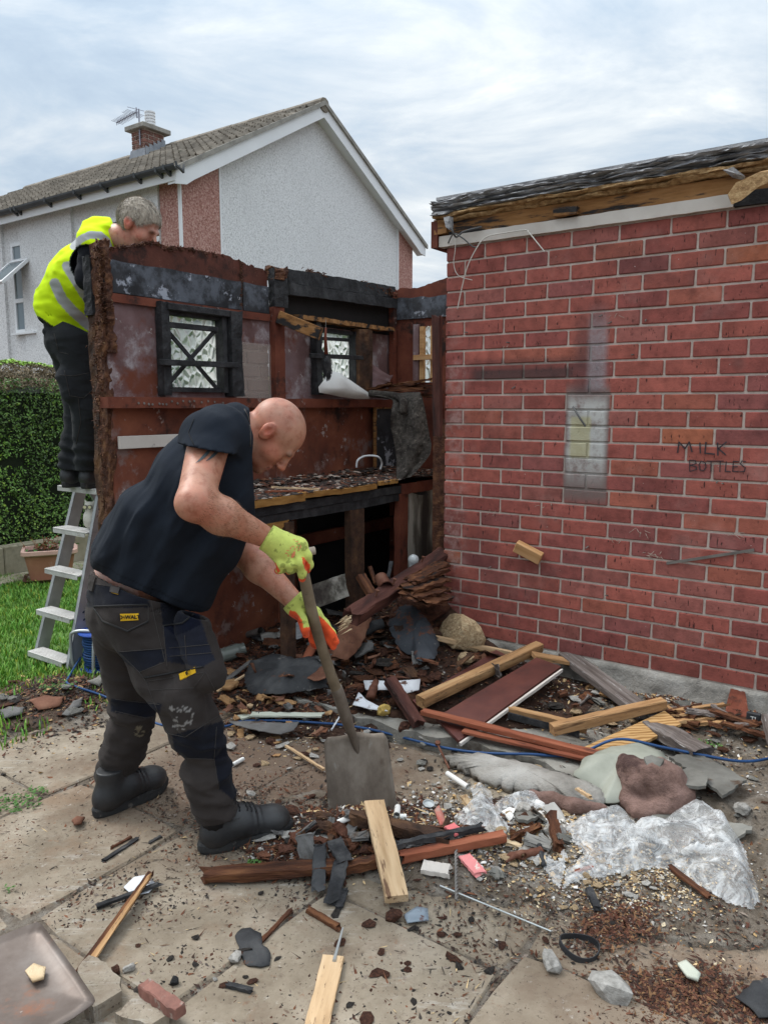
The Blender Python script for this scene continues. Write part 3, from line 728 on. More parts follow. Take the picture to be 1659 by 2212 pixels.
t = rs.normal(size=(n, 3))*np.array([1, 1, .8]); t /= np.linalg.norm(t, axis=1)[:, None]; w = np.cross(t, rs.normal(size=(n, 3))); w /= np.linalg.norm(w, axis=1)[:, None]
L = rs.uniform(.03, .09, n)[:, None]; wd = .0035
V = np.stack([P-t*L/2-w*wd, P-t*L/2+w*wd, P+t*L/2+w*wd, P+t*L/2-w*wd], 1)
tag(link('twigs', mesh(V[~gsel].reshape(-1, 3).tolist(), [(i, i+1, i+2, i+3) for i in range(0, 4*int((~gsel).sum()), 4)], M['twig'], cols=np.repeat(c[~gsel], 4, 0)), hedge), kind='stuff')
gp_ = P[gsel]; V, F, C_ = leafcloud(gp_+np.array([0, 0, .02]), np.tile([.3, 0, 1.], (len(gp_), 1)), rs.uniform(.012, .026, len(gp_)), rs, c[gsel]*np.array([2.2, 1.9, 1.5]))
tag(link('top_growth', mesh(V.tolist(), F, M['leaf'], cols=C_), hedge), kind='stuff')
# low stone edging under the hedge
M['edging'] = mat('buff stone edging', [(.17,.15,.10), (.27,.24,.17), (.34,.31,.24)], 6, world=True, bump=.6, var=.1, spots=[((.08,.08,.05), 5, .6, .72)])
kz = onA(0, 1183, HX+.16)[2]
kerb = thing('edging_wall', 'low wall of buff stone blocks at the foot of the hedge', 'wall', W(HX+.1, 4, 0), ANG); K = Rel(kerb, HX+.1, 4)
rg = random.Random(8); bb = 1.0
while bb < 8.5:
    L = .62
    mb = MB().bbox(HX+.04, HX+.16+rg.uniform(-.006, .006), bb, bb+L-.008, -.05, kz+rg.uniform(-.008, .008), .01); K.build(mb, 'stone_block', M['edging']); bb += L
bb = .8
while bb < 8.5:
    K.build(MB().bbox(HX+.17, HX+.44+rg.uniform(-.01, .01), bb, bb+.59, -.05, .02+rg.uniform(-.004, .006), .008), 'stone_block', M['edging']); bb += .6
# ================================================================ GARAGE
GB = 3.76; GA = -2.255; GZ0, GZ1 = .195, 2.355
garage = thing('brick_garage', 'red brick garage with stripped roof edge and writing on its wall', 'garage', W(GA, GB, 0), ANG)
Gr = Rel(garage, GA, GB)
wall = Gr.build(MB().box(GA+.008, .35, GB+.007, GB+.105, GZ0-.01, GZ1+.02), 'wall', M['mortar'])
rg = random.Random(5)
tex = []
for k in range(8):
    for hdr in (0, 1):
        L = (.229, .109)[hdr]; v, f = bevbox(L, .06, .0695, .0035)
        v = [(x+rg.uniform(-.0012, .0012), y, z+rg.uniform(-.0010, .0010)) for x, y, z in v]
        tex.append(mesh(v, f, M['brick']))
CH = (GZ1-GZ0)/27
palette = [(.31,.088,.068), (.285,.080,.064), (.33,.096,.072), (.26,.074,.063), (.295,.10,.082), (.335,.104,.07), (.255,.082,.073)]
accent = {}
def brick_tint(r, c):
    p = palette[rg.choice([0, 0, 1, 1, 2, 2, 3, 4, 5, 6])]; j = rg.uniform(.88, 1.14)
    return tuple(x*j for x in p)
oa = [(1110, 740), (1530, 760), (1540, 590), (1620, 1275), (1010, 905), (1090, 1105)]
for r_ in range(27):
    z = GZ0+CH*(r_+.5); a = GA
    first = True; c_ = 0
    while a < .3:
        half = first and r_ % 2 == 1
        L = .12 if half else .24
        ca = a+L/2
        o = link('brick', tex[rg.randrange(8)*2+(1 if half else 0)], wall, (ca-GA-.003, .030+rg.uniform(-.0015, .0015), z), (rg.uniform(-.006, .006), rg.uniform(-.004, .004), rg.uniform(-.005, .005)))
        t = brick_tint(r_, c_)
        if rg.random() < .035: t = (.37,.12,.065)
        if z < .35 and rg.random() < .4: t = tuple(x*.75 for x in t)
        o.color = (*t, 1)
        a += L; first = False; c_ += 1
# return wall down the side of the garage (thin view only)
Gr.build(MB().box(GA, GA+.10, GB+.11, GB+4.0, GZ0-.01, GZ1), 'side_wall', M['mortar'])
Gr.build(MB().box(GA, .35, GB+3.9, GB+4.0, 0, GZ1), 'rear_wall', M['mortar'])
# cement plinth, lumpy front
pl = MB(); na, nz = 110, 8
av = np.linspace(GA+.0, .4, na+1); zv = np.linspace(-.03, GZ0-.002, nz+1)
for i, a in enumerate(av):
    for j, z in enumerate(zv):
        bf = GB-.012-.05*(1-j/nz)**1.3*float(1+fbm(a*2.2, z*5, 3, 3)*1.2)-float(fbm(a*12, z*14, 1, 3))*.02*(1 if j < nz else .3)
        pl.v.append(Vector((a, bf, z)))
for i in range(na):
    for j in range(nz): q = i*(nz+1)+j; pl.f.append([q, q+nz+1, q+nz+2, q+1])
tp = len(pl.v)
for i, a in enumerate(av): pl.v.append(Vector((a, GB+.10, GZ0-.002)))
for i in range(na): pl.f.append([i*(nz+1)+nz, (i+1)*(nz+1)+nz, tp+i+1, tp+i])
Gr.build(pl, 'plinth', M['plinth'], smooth=True)
# roof edge
z0 = GZ1
def grain_box(name, a0, a1, b0, b1, z0, z1, m, n=24, jit=.003, seed=0):
    rg = random.Random(seed); mb = MB(); 
    for i in range(n+1):
        a = a0+(a1-a0)*i/n
        for (bb, zz) in ((b0, z0), (b1, z0), (b1, z1), (b0, z1)): mb.v.append(Vector((a, bb+rg.uniform(-jit, jit), zz+rg.uniform(-jit, jit))))
    for i in range(n):
        for j in range(4): mb.f.append([i*4+j, i*4+(j+1) % 4, (i+1)*4+(j+1) % 4, (i+1)*4+j])
    mb.f.append([0, 3, 2, 1]); mb.f.append([n*4+j for j in range(4)])
    return Gr.build(mb, name, m)
a_end = onB(1585, 440, GB)[0]
grain_box('white_batten', GA-.035, a_end, GB-.02, GB+.03, z0+.002, z0+.058, M['white_board'], 30, .0015, 1)
grain_box('charred_batten', a_end+.003, .5, GB-.016, GB+.03, z0+.002, z0+.06, M['char'], 14, .003, 2)
grain_box('timber_fascia', GA+.02, .5, GB-.008, GB+.05, z0+.062, z0+.135, M['old_timber'], 30, .002, 3)
grain_box('rafter_end', GA-.06, GA+.015, GB-.03, GB+.06, z0+.07, z0+.14, M['old_timber'], 2, .002, 4)
grain_box('fascia_stub', onB(1215, 470, GB)[0]-.03, onB(1240, 470, GB)[0]+.03, GB-.05, GB-.01, z0+.066, z0+.105, M['old_timber'], 2, .004, 5)
Gr.build(MB().box(GA-.08, GA-.04, GB-.03, GB+.3, z0+.0, z0+.14), 'corner_board', M['redpaint'])
def ragged(name, m, zc, th, proj, jb, jz, seed, n=220, rows=5, a0=GA-.065, a1=.6):
    mb = MB(); av = np.linspace(a0, a1, n+1)
    for a in av:
        sag = -.012*math.exp(-((a-GA)/.1)**2)
        for j in range(rows+1):
            t = j/rows
            bf = GB-proj-jb*float(fbm(a*9+seed*3, t*2, seed, 4))-.006*float(vnoise(a*60, t*5, seed*1.7))
            zz = zc+sag+th*(t-.5)+jz*float(fbm(a*12, t*1.5+seed, 2.2, 3))
            mb.v.append(Vector((a, bf+.012*(2*t-1)**2, zz)))
        mb.v.append(Vector((a, GB+.25, zc+th/2+sag))); mb.v.append(Vector((a, GB+.25, zc-th/2+sag)))
    k = rows+3
    for i in range(n):
        for j in range(k): mb.f.append([i*k+j, (i+1)*k+j, (i+1)*k+(j+1) % k, i*k+(j+1) % k])
    mb.f.append(list(range(k))); mb.f.append([n*k+j for j in reversed(range(k))])
    return Gr.build(mb, name, m)
ragged('chipboard_edge', M['chip'], z0+.148, .024, .03, .05, .010, 1.3, rows=3)
ragged('chipboard_edge', M['chip'], z0+.166, .016, .06, .035, .008, 6.3, rows=2)
for i, (zc, pr, tj) in enumerate([(.182, .055, .02), (.194, .045, .02), (.206, .062, .024), (.218, .05, .018), (.230, .065, .02), (.242, .055, .016)]):
    ragged('felt_layer', M['felt'], z0+zc, .013, pr, .05, .012, 11.1+2.7*i, rows=3)
Gr.build(MB().box(GA-.05, .6, GB-.03, GB+4.1, z0+.245, z0+.262), 'roof_deck', M['felt'])
Gr.build(MB().box(GA+.01, .4, GB+.12, GB+4.0, z0+.17, z0+.24), 'roof_void', M['char'])
# loose felt flaps and torn chipboard lump
def flap(name, px, m, seed, off=-.07, th=.004, parent=None):
    rg = random.Random(seed); pts = [onB(x, y, GB+off) for x, y in px]; c = sum((Vector(p) for p in pts), Vector())/len(pts)
    mb = MB(); n = len(pts)
    for s in (0, 1):
        for p in pts: mb.v.append(Vector(p)+Vector((0, rg.uniform(-.02, .02)+s*th, 0)))
        mb.v.append(c+Vector((0, -.015+s*th, 0)))
    for i in range(n): mb.f.append([i, (i+1) % n, n]); mb.f.append([n+1+(i+1) % n, n+1+i, 2*n+1]); mb.f.append([i, n+1+i, n+1+(i+1) % n, (i+1) % n])
    return Gr.build(mb, name, m)
flap('felt_flap', [(1432, 362), (1448, 350), (1449, 360), (1440, 366)], M['felt'], 3, -.02)
flap('felt_flap', [(960, 470), (974, 468), (976, 486), (974, 498), (966, 492)], M['felt'], 4)
flap('felt_flap', [(1560, 366), (1584, 362), (1608, 380), (1604, 388), (1580, 382)], M['felt'], 5, -.1)
lump = MB(); pts = [(1572, 418), (1590, 396), (1640, 372), (1668, 366), (1668, 392), (1640, 402), (1600, 432), (1580, 440)]
rgl = random.Random(9)
for s in (-.13, -.085):
    for x, y in pts: lump.v.append(Vector(onB(x, y, GB+s))+Vector((rgl.uniform(-.004, .004), 0, rgl.uniform(-.004, .004))))
n = len(pts); lump.f += [list(range(n)), list(range(2*n-1, n-1, -1))]+[[i, i+n, (i+1) % n+n, (i+1) % n] for i in range(n)]
Gr.build(lump, 'chipboard_lump', M['chip'])
# marker pen lettering
M['marker'] = mat('faded marker pen', [(.03,.025,.03), (.06,.045,.05)], 30, bump=0)
def strokes(mb, pl, w=.005, off=.0035):
    """flat strokes on the wall: px polylines"""
    for line in pl:
        P = [Vector(onB(x, y, GB-.002)) for x, y in line]
        for p, q in zip(P[:-1], P[1:]):
            d = (q-p); 
            if d.length < 1e-6: continue
            e = d.normalized()*w*.4; nrm = Vector((-d.z, 0, d.x)).normalized()*w/2; p2, q2 = p-e, q+e
            mb.add([p2-nrm, q2-nrm, q2+nrm, p2+nrm, *(x+Vector((0, -.0015, 0)) for x in (p2-nrm, q2-nrm, q2+nrm, p2+nrm))], [(4, 5, 6, 7), (0, 1, 5, 4), (1, 2, 6, 5), (2, 3, 7, 6), (3, 0, 4, 7)])
mk = MB()
strokes(mk, [[(1463, 977), (1466, 955), (1479, 969), (1488, 955), (1494, 976)], [(1511, 957), (1512, 978)], [(1524, 956), (1522, 979), (1542, 981)], [(1549, 957), (1550, 983)], [(1568, 955), (1551, 969), (1566, 982)]], .0062)
strokes(mk, [[(1489, 994), (1489, 1018)], [(1489, 994), (1501, 995), (1503, 1001), (1491, 1005), (1503, 1008), (1504, 1014), (1490, 1018)],
    [(1514, 996), (1509, 1004), (1511, 1015), (1519, 1017), (1524, 1010), (1523, 1000), (1514, 996)], [(1527, 996), (1544, 996)], [(1535, 996), (1535, 1018)], [(1547, 996), (1562, 996)], [(1555, 996), (1554, 1019)],
    [(1568, 997), (1566, 1018), (1577, 1019)], [(1595, 997), (1583, 997), (1582, 1018), (1594, 1019)], [(1583, 1008), (1592, 1008)], [(1610, 997), (1602, 996), (1598, 1002), (1609, 1010), (1607, 1018), (1597, 1019)]], .0042)
Gr.build(mk, 'marker_lettering', M['marker'])
# loose cables on the wall
M['cable_white'] = mat('white cable', [(.55,.53,.48)], rough=.5, bump=0)
M['cable_dark'] = mat('grey cable', [(.1,.1,.1)], rough=.5, bump=0)
def spline(P, n=8):
    P = [Vector(p) for p in P]; out = []
    for i in range(len(P)-1):
        p0, p1, p2, p3 = P[max(i-1, 0)], P[i], P[i+1], P[min(i+2, len(P)-1)]
        for k in range(n):
            t = k/n; out.append(.5*((2*p1)+(p2-p0)*t+(2*p0-5*p1+4*p2-p3)*t*t+(3*p1-p0-3*p2+p3)*t**3))
    return out+[P[-1]]
def cab(px, r, m, off=-.03, name='loose_cable'):
    P = [onB(x, y, GB+o) for x, y, o in px]; return Gr.build(MB().tube(spline(P), r, 6), name, m, smooth=True)
cab([(1176, 544, -.06), (1160, 524, -.06), (1142, 502, -.05), (1134, 497, -.04), (1090, 503, -.04), (1050, 512, -.04), (1030, 535, -.05), (1010, 575, -.05), (998, 620, -.03), (988, 668, -.02)], .0032, M['cable_white'])
cab([(984, 508, -.03), (983, 540, -.04), (980, 570, -.03), (990, 595, -.03), (1020, 605, -.02)], .002, M['cable_white'])
cab([(968, 525, -.03), (980, 505, -.08), (1000, 515, -.07), (1020, 532, -.05), (1032, 534, -.04)], .004, M['cable_dark'])
cab([(975, 480, -.08), (978, 500, -.09), (986, 512, -.06), (1002, 500, -.05), (1040, 490, -.03)], .005, M['cable_dark'])
# cut cable stub, nails, plugs
cab([(1237, 879, -.004), (1250, 900, -.03), (1264, 921, -.02)], .0055, M['cable_dark'], name='cable_stub')
nl = MB(); rg = random.Random(31)
for x, y in [(1320, 695), (1368, 766), (1300, 680), (1100, 740), (1010, 718), (1395, 690), (1549, 1040), (1562, 1045), (1112, 835), (1483, 890), (1060, 1224), (1312, 1286), (1270, 1180)]:
    p = Vector(onB(x, y, GB)); nl.tube([p, p+Vector((rg.uniform(-.01, .01), -.022, rg.uniform(-.012, .004)))], .0035, 5)
Gr.build(nl, 'nails', M['steelgrey'])
tag(garage.children[-1], kind='stuff')
# mortar holes / torn cobweb wisps
M['cobweb'] = mat('dusty cobweb', [(.25,.2,.16), (.4,.34,.28)], 20, bump=0)
cw = MB()
for (x, y, n_) in [(1410, 1195, 9), (1330, 1160, 4), (1385, 1145, 5), (1600, 1150, 4), (1075, 1100, 3), (1180, 1090, 3), (1330, 680, 3), (1104, 750, 3)]:
    for k in range(n_):
        p = Vector(onB(x+rg.uniform(-18, 18), y+rg.uniform(-6, 8), GB-.004)); d = Vector((rg.uniform(-.04, .04), -rg.uniform(.004, .012), rg.uniform(-.03, .012)))
        cw.tube([p, p+d*.5+Vector((0, -.004, rg.uniform(-.01, .005))), p+d], .0013, 4)
tag(Gr.build(cw, 'cobweb', M['cobweb']), kind='stuff')
# wood block nailed to the wall, metal strip: things held by the wall
M['pine'] = mat('orange pine', [(.33,.16,.06), (.48,.27,.12), (.58,.36,.18)], 3, stretch=(1, 9, 9), bump=.25, bscale=14, spots=[((.16,.075,.03), 5, .66, .74)])
pb = Vector(onB(1143, 1192, GB-.03)); blk = MB().bbox(-.075, .075, -.022, .022, -.03, .03, .003)
o = blk.build('wood_block', M['pine']); o.location = W(pb.x, pb.y-.012, pb.z); o.rotation_euler = (.25, .42, ANG+.2)
tag(o, 'short block of pale wood fixed crookedly to the brick wall', 'wood block')
p0, p1 = Vector(onB(1439, 1217, GB-.006)), Vector(onB(1628, 1188, GB-.006))
d = (p1-p0); o = MB().box(0, d.length, -.003, .003, -.0065, .0065).build('metal_strip', M['steelgrey']); o.location = W(p0.x, p0.y, p0.z); o.rotation_euler = (0, -math.atan2(d.z, math.hypot(d.x, d.y)), ANG)
tag(o, 'thin grey metal strip fixed at a slant across the brick wall', 'metal strip')

# ================================================================ BURNT SHED
SA_, SB0, SB1, SBK = -3.27, 2.285, 4.70, 4.70
shed = thing('burnt_shed', 'fire damaged timber shed wall with red boards and two barred windows', 'shed', W(SA_, SB0, 0), ANG)
S = Rel(shed, SA_, SB0)
SP = lambda x, y, off=0: onA(x, y, SA_+off)
topz = lambda b: 2.275+.035*(b-SB0)/(SB1-SB0)
def grid_panel(name, axis, plane, th, u0, u1, v0, topf, holes, st, m, seed=0, jag=.0, parent=None, warp=.0):
    """sheet standing on a grid line with holes and a ragged top; axis 'A': plane a=const, u=b ; axis 'B': plane b=const, u=a"""
    nu = max(2, int(round((u1-u0)/st))); us = np.linspace(u0, u1, nu+1)
    tmax = max(float(topf(u)) for u in us); nv = max(2, int(round((tmax-v0)/st))); vs = np.linspace(v0, tmax, nv+1)
    for h in holes:     # snap lines to the edges of the openings
        for e in (h[0], h[1]):
            if u0 < e < u1: us[np.argmin(abs(us-e))] = e
        for e in (h[2], h[3]): vs[np.argmin(abs(vs-e))] = e
    cell = np.zeros((nu, nv), bool)
    for i in range(nu):
        uc = (us[i]+us[i+1])/2; tp = float(topf(uc))
        for j in range(nv):
            vc = (vs[j]+vs[j+1])/2
            if vs[j] >= tp-.004: continue
            if any(h[0] < uc < h[1] and h[2] < vc < h[3] for h in holes): continue
            cell[i, j] = True
    mb = MB(); idx = {}
    def vert(i, j, s):
        k = (i, j, s)
        if k not in idx:
            u, v = us[i], vs[j]; tp = float(topf(u))
            vv = min(v, tp+jag*float(vnoise(u*40, seed, 0)))
            w = warp*float(fbm(u*1.7, v*1.7, seed, 3))
            d = plane+(w if s else w-th)
            if axis == 'B': d = plane-(w if s else w-th)
            idx[k] = len(mb.v); mb.v.append(Vector((d, u, vv) if axis == 'A' else (u, d, vv)))
        return idx[k]
    for i in range(nu):
        for j in range(nv):
            if not cell[i, j]: continue
            for s in (1, 0):
                q = [vert(i, j, s), vert(i+1, j, s), vert(i+1, j+1, s), vert(i, j+1, s)]; mb.f.append(q if s else q[::-1])
            for (di, dj, p, q) in ((-1, 0, (i, j), (i, j+1)), (1, 0, (i+1, j+1), (i+1, j)), (0, -1, (i+1, j), (i, j)), (0, 1, (i, j+1), (i+1, j+1))):
                ii, jj = i+di, j+dj
                if not (0 <= ii < nu and 0 <= jj < nv and cell[ii, jj]):
                    mb.f.append([vert(*p, 1), vert(*q, 1), vert(*q, 0), vert(*p, 0)])
    return S.build(mb, name, m, parent)
def zrect(px0, py0, px1, py1, off=0):
    """pixel rectangle on the shed wall -> b0, b1, z0, z1 (heights read on its left side)"""
    p, q = SP(px0, py0, off), SP(px0, py1, off); r = SP(px1, py0, off); return p[1], r[1], q[2], p[2]
w1 = zrect(344, 668, 476, 846); w2 = zrect(676, 707, 762, 846)
print('windows', w1, w2, SP(235, 857), SP(581, 700), SP(608, 700))
bpost = SP(590, 700)[1]
# board behind everything: lower panels and upper panels
seam1 = SP(830, 950)[1]
grid_panel('lower_panel', 'A', SA_, .012, SB0+.02, bpost, .03, lambda u: 1.53, [], .05, M['redpanel'], 1, warp=.012)
grid_panel('lower_panel', 'A', SA_+.001, .012, bpost+.004, seam1, .03, lambda u: 1.53, [], .05, M['redpanel'], 2, warp=.012)
grid_panel('lower_panel', 'A', SA_, .012, seam1+.004, SB1, .03, lambda u: 1.53, [], .05, M['rot'], 3, warp=.01)
grid_panel('charred_lining', 'A', SA_+.012, .004, SP(640, 1200)[1], SB1, .03, lambda u: .93, [], .08, M['char_brown'], 3)
pz = 1.535; rt1 = zrect(235, 640, 300, 652)[3]
zt_band = SP(400, 652)[2]
grid_panel('upper_panel', 'A', SA_, .012, SB0+.02, w1[1]+.08, pz, lambda u: 2.06, [w1], .045, M['mouldpanel'], 4, warp=.012)
blkp = zrect(511, 738, 586, 852)
grid_panel('upper_panel', 'A', SA_, .012, w1[1]+.084, bpost, pz, lambda u: 2.06, [(blkp[0]+.01, blkp[1]-.01, 1.5, blkp[3]-.01)], .045, M['mouldpanel'], 5, warp=.006)
grid_panel('upper_panel', 'A', SA_+.002, .012, bpost+.004, SB1, pz, lambda u: 2.02, [w2], .045, M['mouldpanel'], 6, warp=.012)
# breeze block patch seen behind a dusty clear sheet
bp_ = S.build(MB().box(SA_-.06, SA_-.05, blkp[0]-.02, blkp[1]+.02, 1.5, blkp[3]+.02), 'block_backing', M['mortar'])
zz = 1.5; k = 0
while zz < blkp[3]-.02:
    bb = blkp[0]-.11*(k % 2)
    while bb < blkp[1]:
        s, e = max(bb, blkp[0]-.015)+.005, min(bb+.215, blkp[1]+.015)-.005
        if e-s > .03: S.sub(MB().bbox(SA_-.05, SA_-.03, s, e, zz+.005, min(zz+.075, blkp[3])-.005, .004), 'block', M['block'], bp_)
        bb += .225
    zz += .08; k += 1
M['dustglass'] = None
m_, t_, b_ = newmat('dusty clear sheet'); b_.inputs['Base Color'].default_value = (.5,.42,.38,1); b_.inputs['Roughness'].default_value = .35; b_.inputs['Alpha'].default_value = .28; M['dustglass'] = m_
S.build(MB().box(SA_+.004, SA_+.007, blkp[0]-.02, blkp[1]+.02, 1.535, blkp[3]), 'clear_sheet', M['dustglass'])
# red rust board band above, ragged torn top
bgap = SP(521, 600)[1]
prof = [(200, 536), (235, 533), (262, 532), (290, 527), (310, 523), (322, 521), (345, 526), (365, 536), (372, 531), (390, 534), (420, 538), (470, 546), (500, 556), (515, 560), (521, 566), (524, 566), (545, 573), (574, 584), (580, 588)]
pb_ = [(SP(x, y)[1], SP(x, y)[2]) for x, y in prof]
def top_prof(u):
    z = np.interp(u, [p[0] for p in pb_], [p[1] for p in pb_]); return z+.012*float(vnoise(u*35, 1, 1))+.008*float(vnoise(u*90, 3, 1))
grid_panel('rust_board', 'A', SA_-.001, .014, SB0+.02, bgap-.006, 2.0, top_prof, [], .018, M['rustboard'], 7, jag=.01, warp=.01)
grid_panel('rust_board', 'A', SA_-.003, .014, bgap+.006, SP(578, 600)[1], 2.0, top_prof, [], .018, M['rustboard'], 8, jag=.01, warp=.008)
# smoke blackened band over it
zb0, zb1 = SP(250, 633)[2], SP(250, 563)[2]
grid_panel('soot_band', 'A', SA_+.012, .010, SP(222, 600)[1], bgap-.008, zb0, lambda u: zb1+.01*float(vnoise(u*20, 2, 2)), [], .03, M['sootband'], 9, warp=.006)
grid_panel('soot_band', 'A', SA_+.010, .010, bgap+.008, SP(578, 600)[1], zb0, lambda u: zb1+.01*float(vnoise(u*20, 2, 2)), [], .03, M['sootband'], 10, warp=.006)
S.build(MB().box(SA_+.0125, SA_+.018, SP(222, 600)[1], SP(578, 600)[1], zb0-.045, zb0-.004), 'red_rail', M['redpaint'])
# near end: charred post and crumbling edge
def lumpy_post(name, a0, a1, b0, b1, z0, z1, m, n=26, jit=.008, seed=0, rel=S, seg=3):
    rg = np.random.RandomState(seed); mb = MB(); ring = []
    per = [(a0+(a1-a0)*i/seg, b0) for i in range(seg)]+[(a1, b0+(b1-b0)*i/seg) for i in range(seg)]+[(a1-(a1-a0)*i/seg, b1) for i in range(seg)]+[(a0, b1-(b1-b0)*i/seg) for i in range(seg)]
    k = len(per); ca, cb = (a0+a1)/2, (b0+b1)/2
    for j in range(n+1):
        z = z0+(z1-z0)*j/n
        for i, (a, b) in enumerate(per):
            d = jit*2*float(fbm(a*30, b*30, z*14+seed, 3))+(rg.rand()-.5)*jit*.7; L = math.hypot(a-ca, b-cb)
            mb.v.append(Vector((a+(a-ca)/L*d, b+(b-cb)/L*d, z+(rg.rand()-.5)*jit*(2.5 if j == n else 0))))
    for j in range(n):
        for i in range(k): mb.f.append([j*k+i, j*k+(i+1) % k, (j+1)*k+(i+1) % k, (j+1)*k+i])
    mb.f.append(list(range(k-1, -1, -1))); mb.f.append([n*k+i for i in range(k)])
    return rel.build(mb, name, m)
b_e = SB0
lumpy_post('charred_post', SA_-.125, SA_-.065, b_e-.01, b_e+.06, 1.93, SP(190, 546)[2], M['char'], 14, .006, 1)
lumpy_post('end_post', SA_-.12, SA_-.065, b_e-.0, b_e+.05, .02, 1.93, M['char_brown'], 60, .009, 2)
lumpy_post('crumbling_edge', SA_-.066, SA_+.0, b_e+.0, b_e+.035, .3, 2.26, M['rot'], 70, .014, 3)
lumpy_post('crumbling_edge', SA_-.045, SA_+.022, b_e+.012, b_e+.05, 1.75, 2.27, M['rot'], 30, .016, 5)
rs = np.random.RandomState(4)
# fibrous tufts on the torn edge
def tufts(name, pts, n, L, r, m, rel=S, seed=0, dirn=(0, 0, 1), spread=1.):
    rg = np.random.RandomState(seed); mb = MB()
    for k in range(n):
        i = rg.rand()*(len(pts)-1); i0 = int(i); f = i-i0
        p = Vector(pts[i0]).lerp(Vector(pts[min(i0+1, len(pts)-1)]), f)+Vector(rg.normal(size=3)*r)
        d = (Vector(dirn)+Vector(rg.normal(size=3))*spread).normalized()*L*rg.uniform(.4, 1.4); w = d.orthogonal().normalized()*rg.uniform(.002, .006)
        c = p+d; mb.add([p-w, p+w, c+w*.3, c-w*.3, p+d*.5+w.cross(d.normalized())], [(0, 1, 4), (1, 2, 4), (2, 3, 4), (3, 0, 4), (0, 3, 2, 1)])
    return tag(rel.build(mb, name, m), kind='stuff')
tufts('torn_fibres', [SP(x, y+5, .0) for x, y in prof[:12]], 300, .016, .005, M['rot'], seed=1)
tufts('torn_fibres', [SP(x, y+5, .0) for x, y in prof[10:]], 30, .009, .003, M['rot'], seed=2)
tufts('torn_fibres', [SP(216, 540, .01), SP(224, 600, .01), SP(222, 650, .01), SP(236, 668, .01), SP(215, 700, 0), SP(210, 900, 0)], 300, .02, .012, M['rot'], seed=3, dirn=(.5, -1, 0))
tufts('torn_fibres', [(SA_-.04, SB0-.003, .4), (SA_-.04, SB0-.003, 1.9)], 320, .014, .018, M['rot'], seed=8, dirn=(0, -1, -.3))
tufts('crack_fibres', [SP(521, 566, .005), SP(522, 610, .012), SP(520, 665, .01)], 80, .014, .004, M['rot'], seed=5, spread=1.5)
# post and black beams over window two
zc = SP(590, 665)[2]
lumpy_post('red_post', SA_+.0, SA_+.045, SP(582, 700)[1], SP(603, 700)[1], 1.535, zc, M['redpaint'], 16, .002, 11)
lumpy_post('black_post', SA_+.0, SA_+.05, SP(580, 620)[1], SP(608, 620)[1], zc+.002, SP(590, 582)[2], M['char'], 12, .006, 12)
lumpy_post('burnt_knot', SA_-.03, SA_+.06, SP(580, 620)[1], SP(606, 620)[1], SP(590, 606)[2], SP(590, 580)[2], M['rot'], 8, .016, 13)
bb0, bb1 = SP(612, 600)[1], SB1-.02
def beam(name, a0, a1, b0, b1, z0, z1, m, dz=0., jit=.003, n=24, seed=0):
    rg = random.Random(seed); mb = MB()
    for i in range(n+1):
        b = b0+(b1-b0)*i/n; d = dz*i/n
        for aa, zz in ((a0, z0), (a1, z0), (a1, z1), (a0, z1)): mb.v.append(Vector((aa+rg.uniform(-jit, jit), b, zz+d+rg.uniform(-jit, jit))))
    for i in range(n):
        for j in range(4): mb.f.append([i*4+(j+1) % 4, i*4+j, (i+1)*4+j, (i+1)*4+(j+1) % 4])
    mb.f.append([0, 1, 2, 3]); mb.f.append([n*4+3-j for j in range(4)])
    return S.build(mb, name, m)
zt0, zt1, ztm = SP(612, 582)[2], SP(612, 645)[2], SP(612, 612)[2]
print('beams', zt0, zt1, ztm, SP(834, 631), SP(834, 655))
beam('top_beam', SA_-.02, SA_+.045, bb0, bb1, ztm+.002, zt0, M['char'], .03, seed=1)
beam('top_beam', SA_-.02, SA_+.06, bb0, bb1, zt1+.02, ztm-.002, M['char'], .03, seed=2)
S.build(MB().box(SA_-.02, SA_+.004, bb0, SB1, 2.0, ztm+.0), 'burnt_backing', M['dark'])
zl = SP(630, 683)[2]
beam('window_head', SA_+.0, SA_+.075, SP(627, 680)[1], SP(834, 700)[1], zl-.022, zl+.006, M['old_timber'], .0, seed=3)
tufts('torn_fibres', [SP(655, 585, .02), SP(700, 598, .03)], 130, .03, .008, M['rot'], seed=6, dirn=(.2, 1, .1), spread=.5)
tufts('torn_fibres', [SP(775, 612, .02), SP(830, 625, .03), SP(852, 640, .05)], 260, .03, .010, M['rot'], seed=7, dirn=(.3, .8, -.3), spread=.6)
# broken timber stub poking out
st_ = MB().bbox(0, .27, -.03, .03, -.04, .035, .003); st_.xf(Matrix.Translation(SP(603, 684, .05)) @ Matrix.Rotation(R(28), 4, 'Z') @ Matrix.Rotation(R(22), 4, 'Y')); S.build(st_, 'timber_stub', M['old_timber'])
# window frames, bars and glass
def shed_window(h, name, cross=True, bars=(), pxout=None, deep=.05):
    b0, b1, z0, z1 = h; w = .035
    fr = MB(); fr.box(SA_-.03, SA_+deep, b0-.0, b0+w*.7, z0, z1); fr.box(SA_-.03, SA_+deep, b1-w*.9, b1, z0, z1)
    fr.box(SA_-.03, SA_+deep*.6, b0+w*.7, b1-w*.9, z0, z0+w*.7); fr.box(SA_-.03, SA_+deep*.6, b0+w*.7, b1-w*.9, z1-w*.7, z1)
    f = S.build(fr, 'window_frame', M['char'])
    S.sub(MB().add([(SA_-.01, b0+.01, z0+.01), (SA_-.01, b1-.02, z0+.01), (SA_-.01, b1-.02, z1-.02), (SA_-.01, b0+.01, z1-.02)], [(0, 1, 2, 3)]), 'pane', M['obscure_glass'], f)
    return f
f1 = shed_window((w1[0], w1[1], w1[2], w1[3]), 'w1')
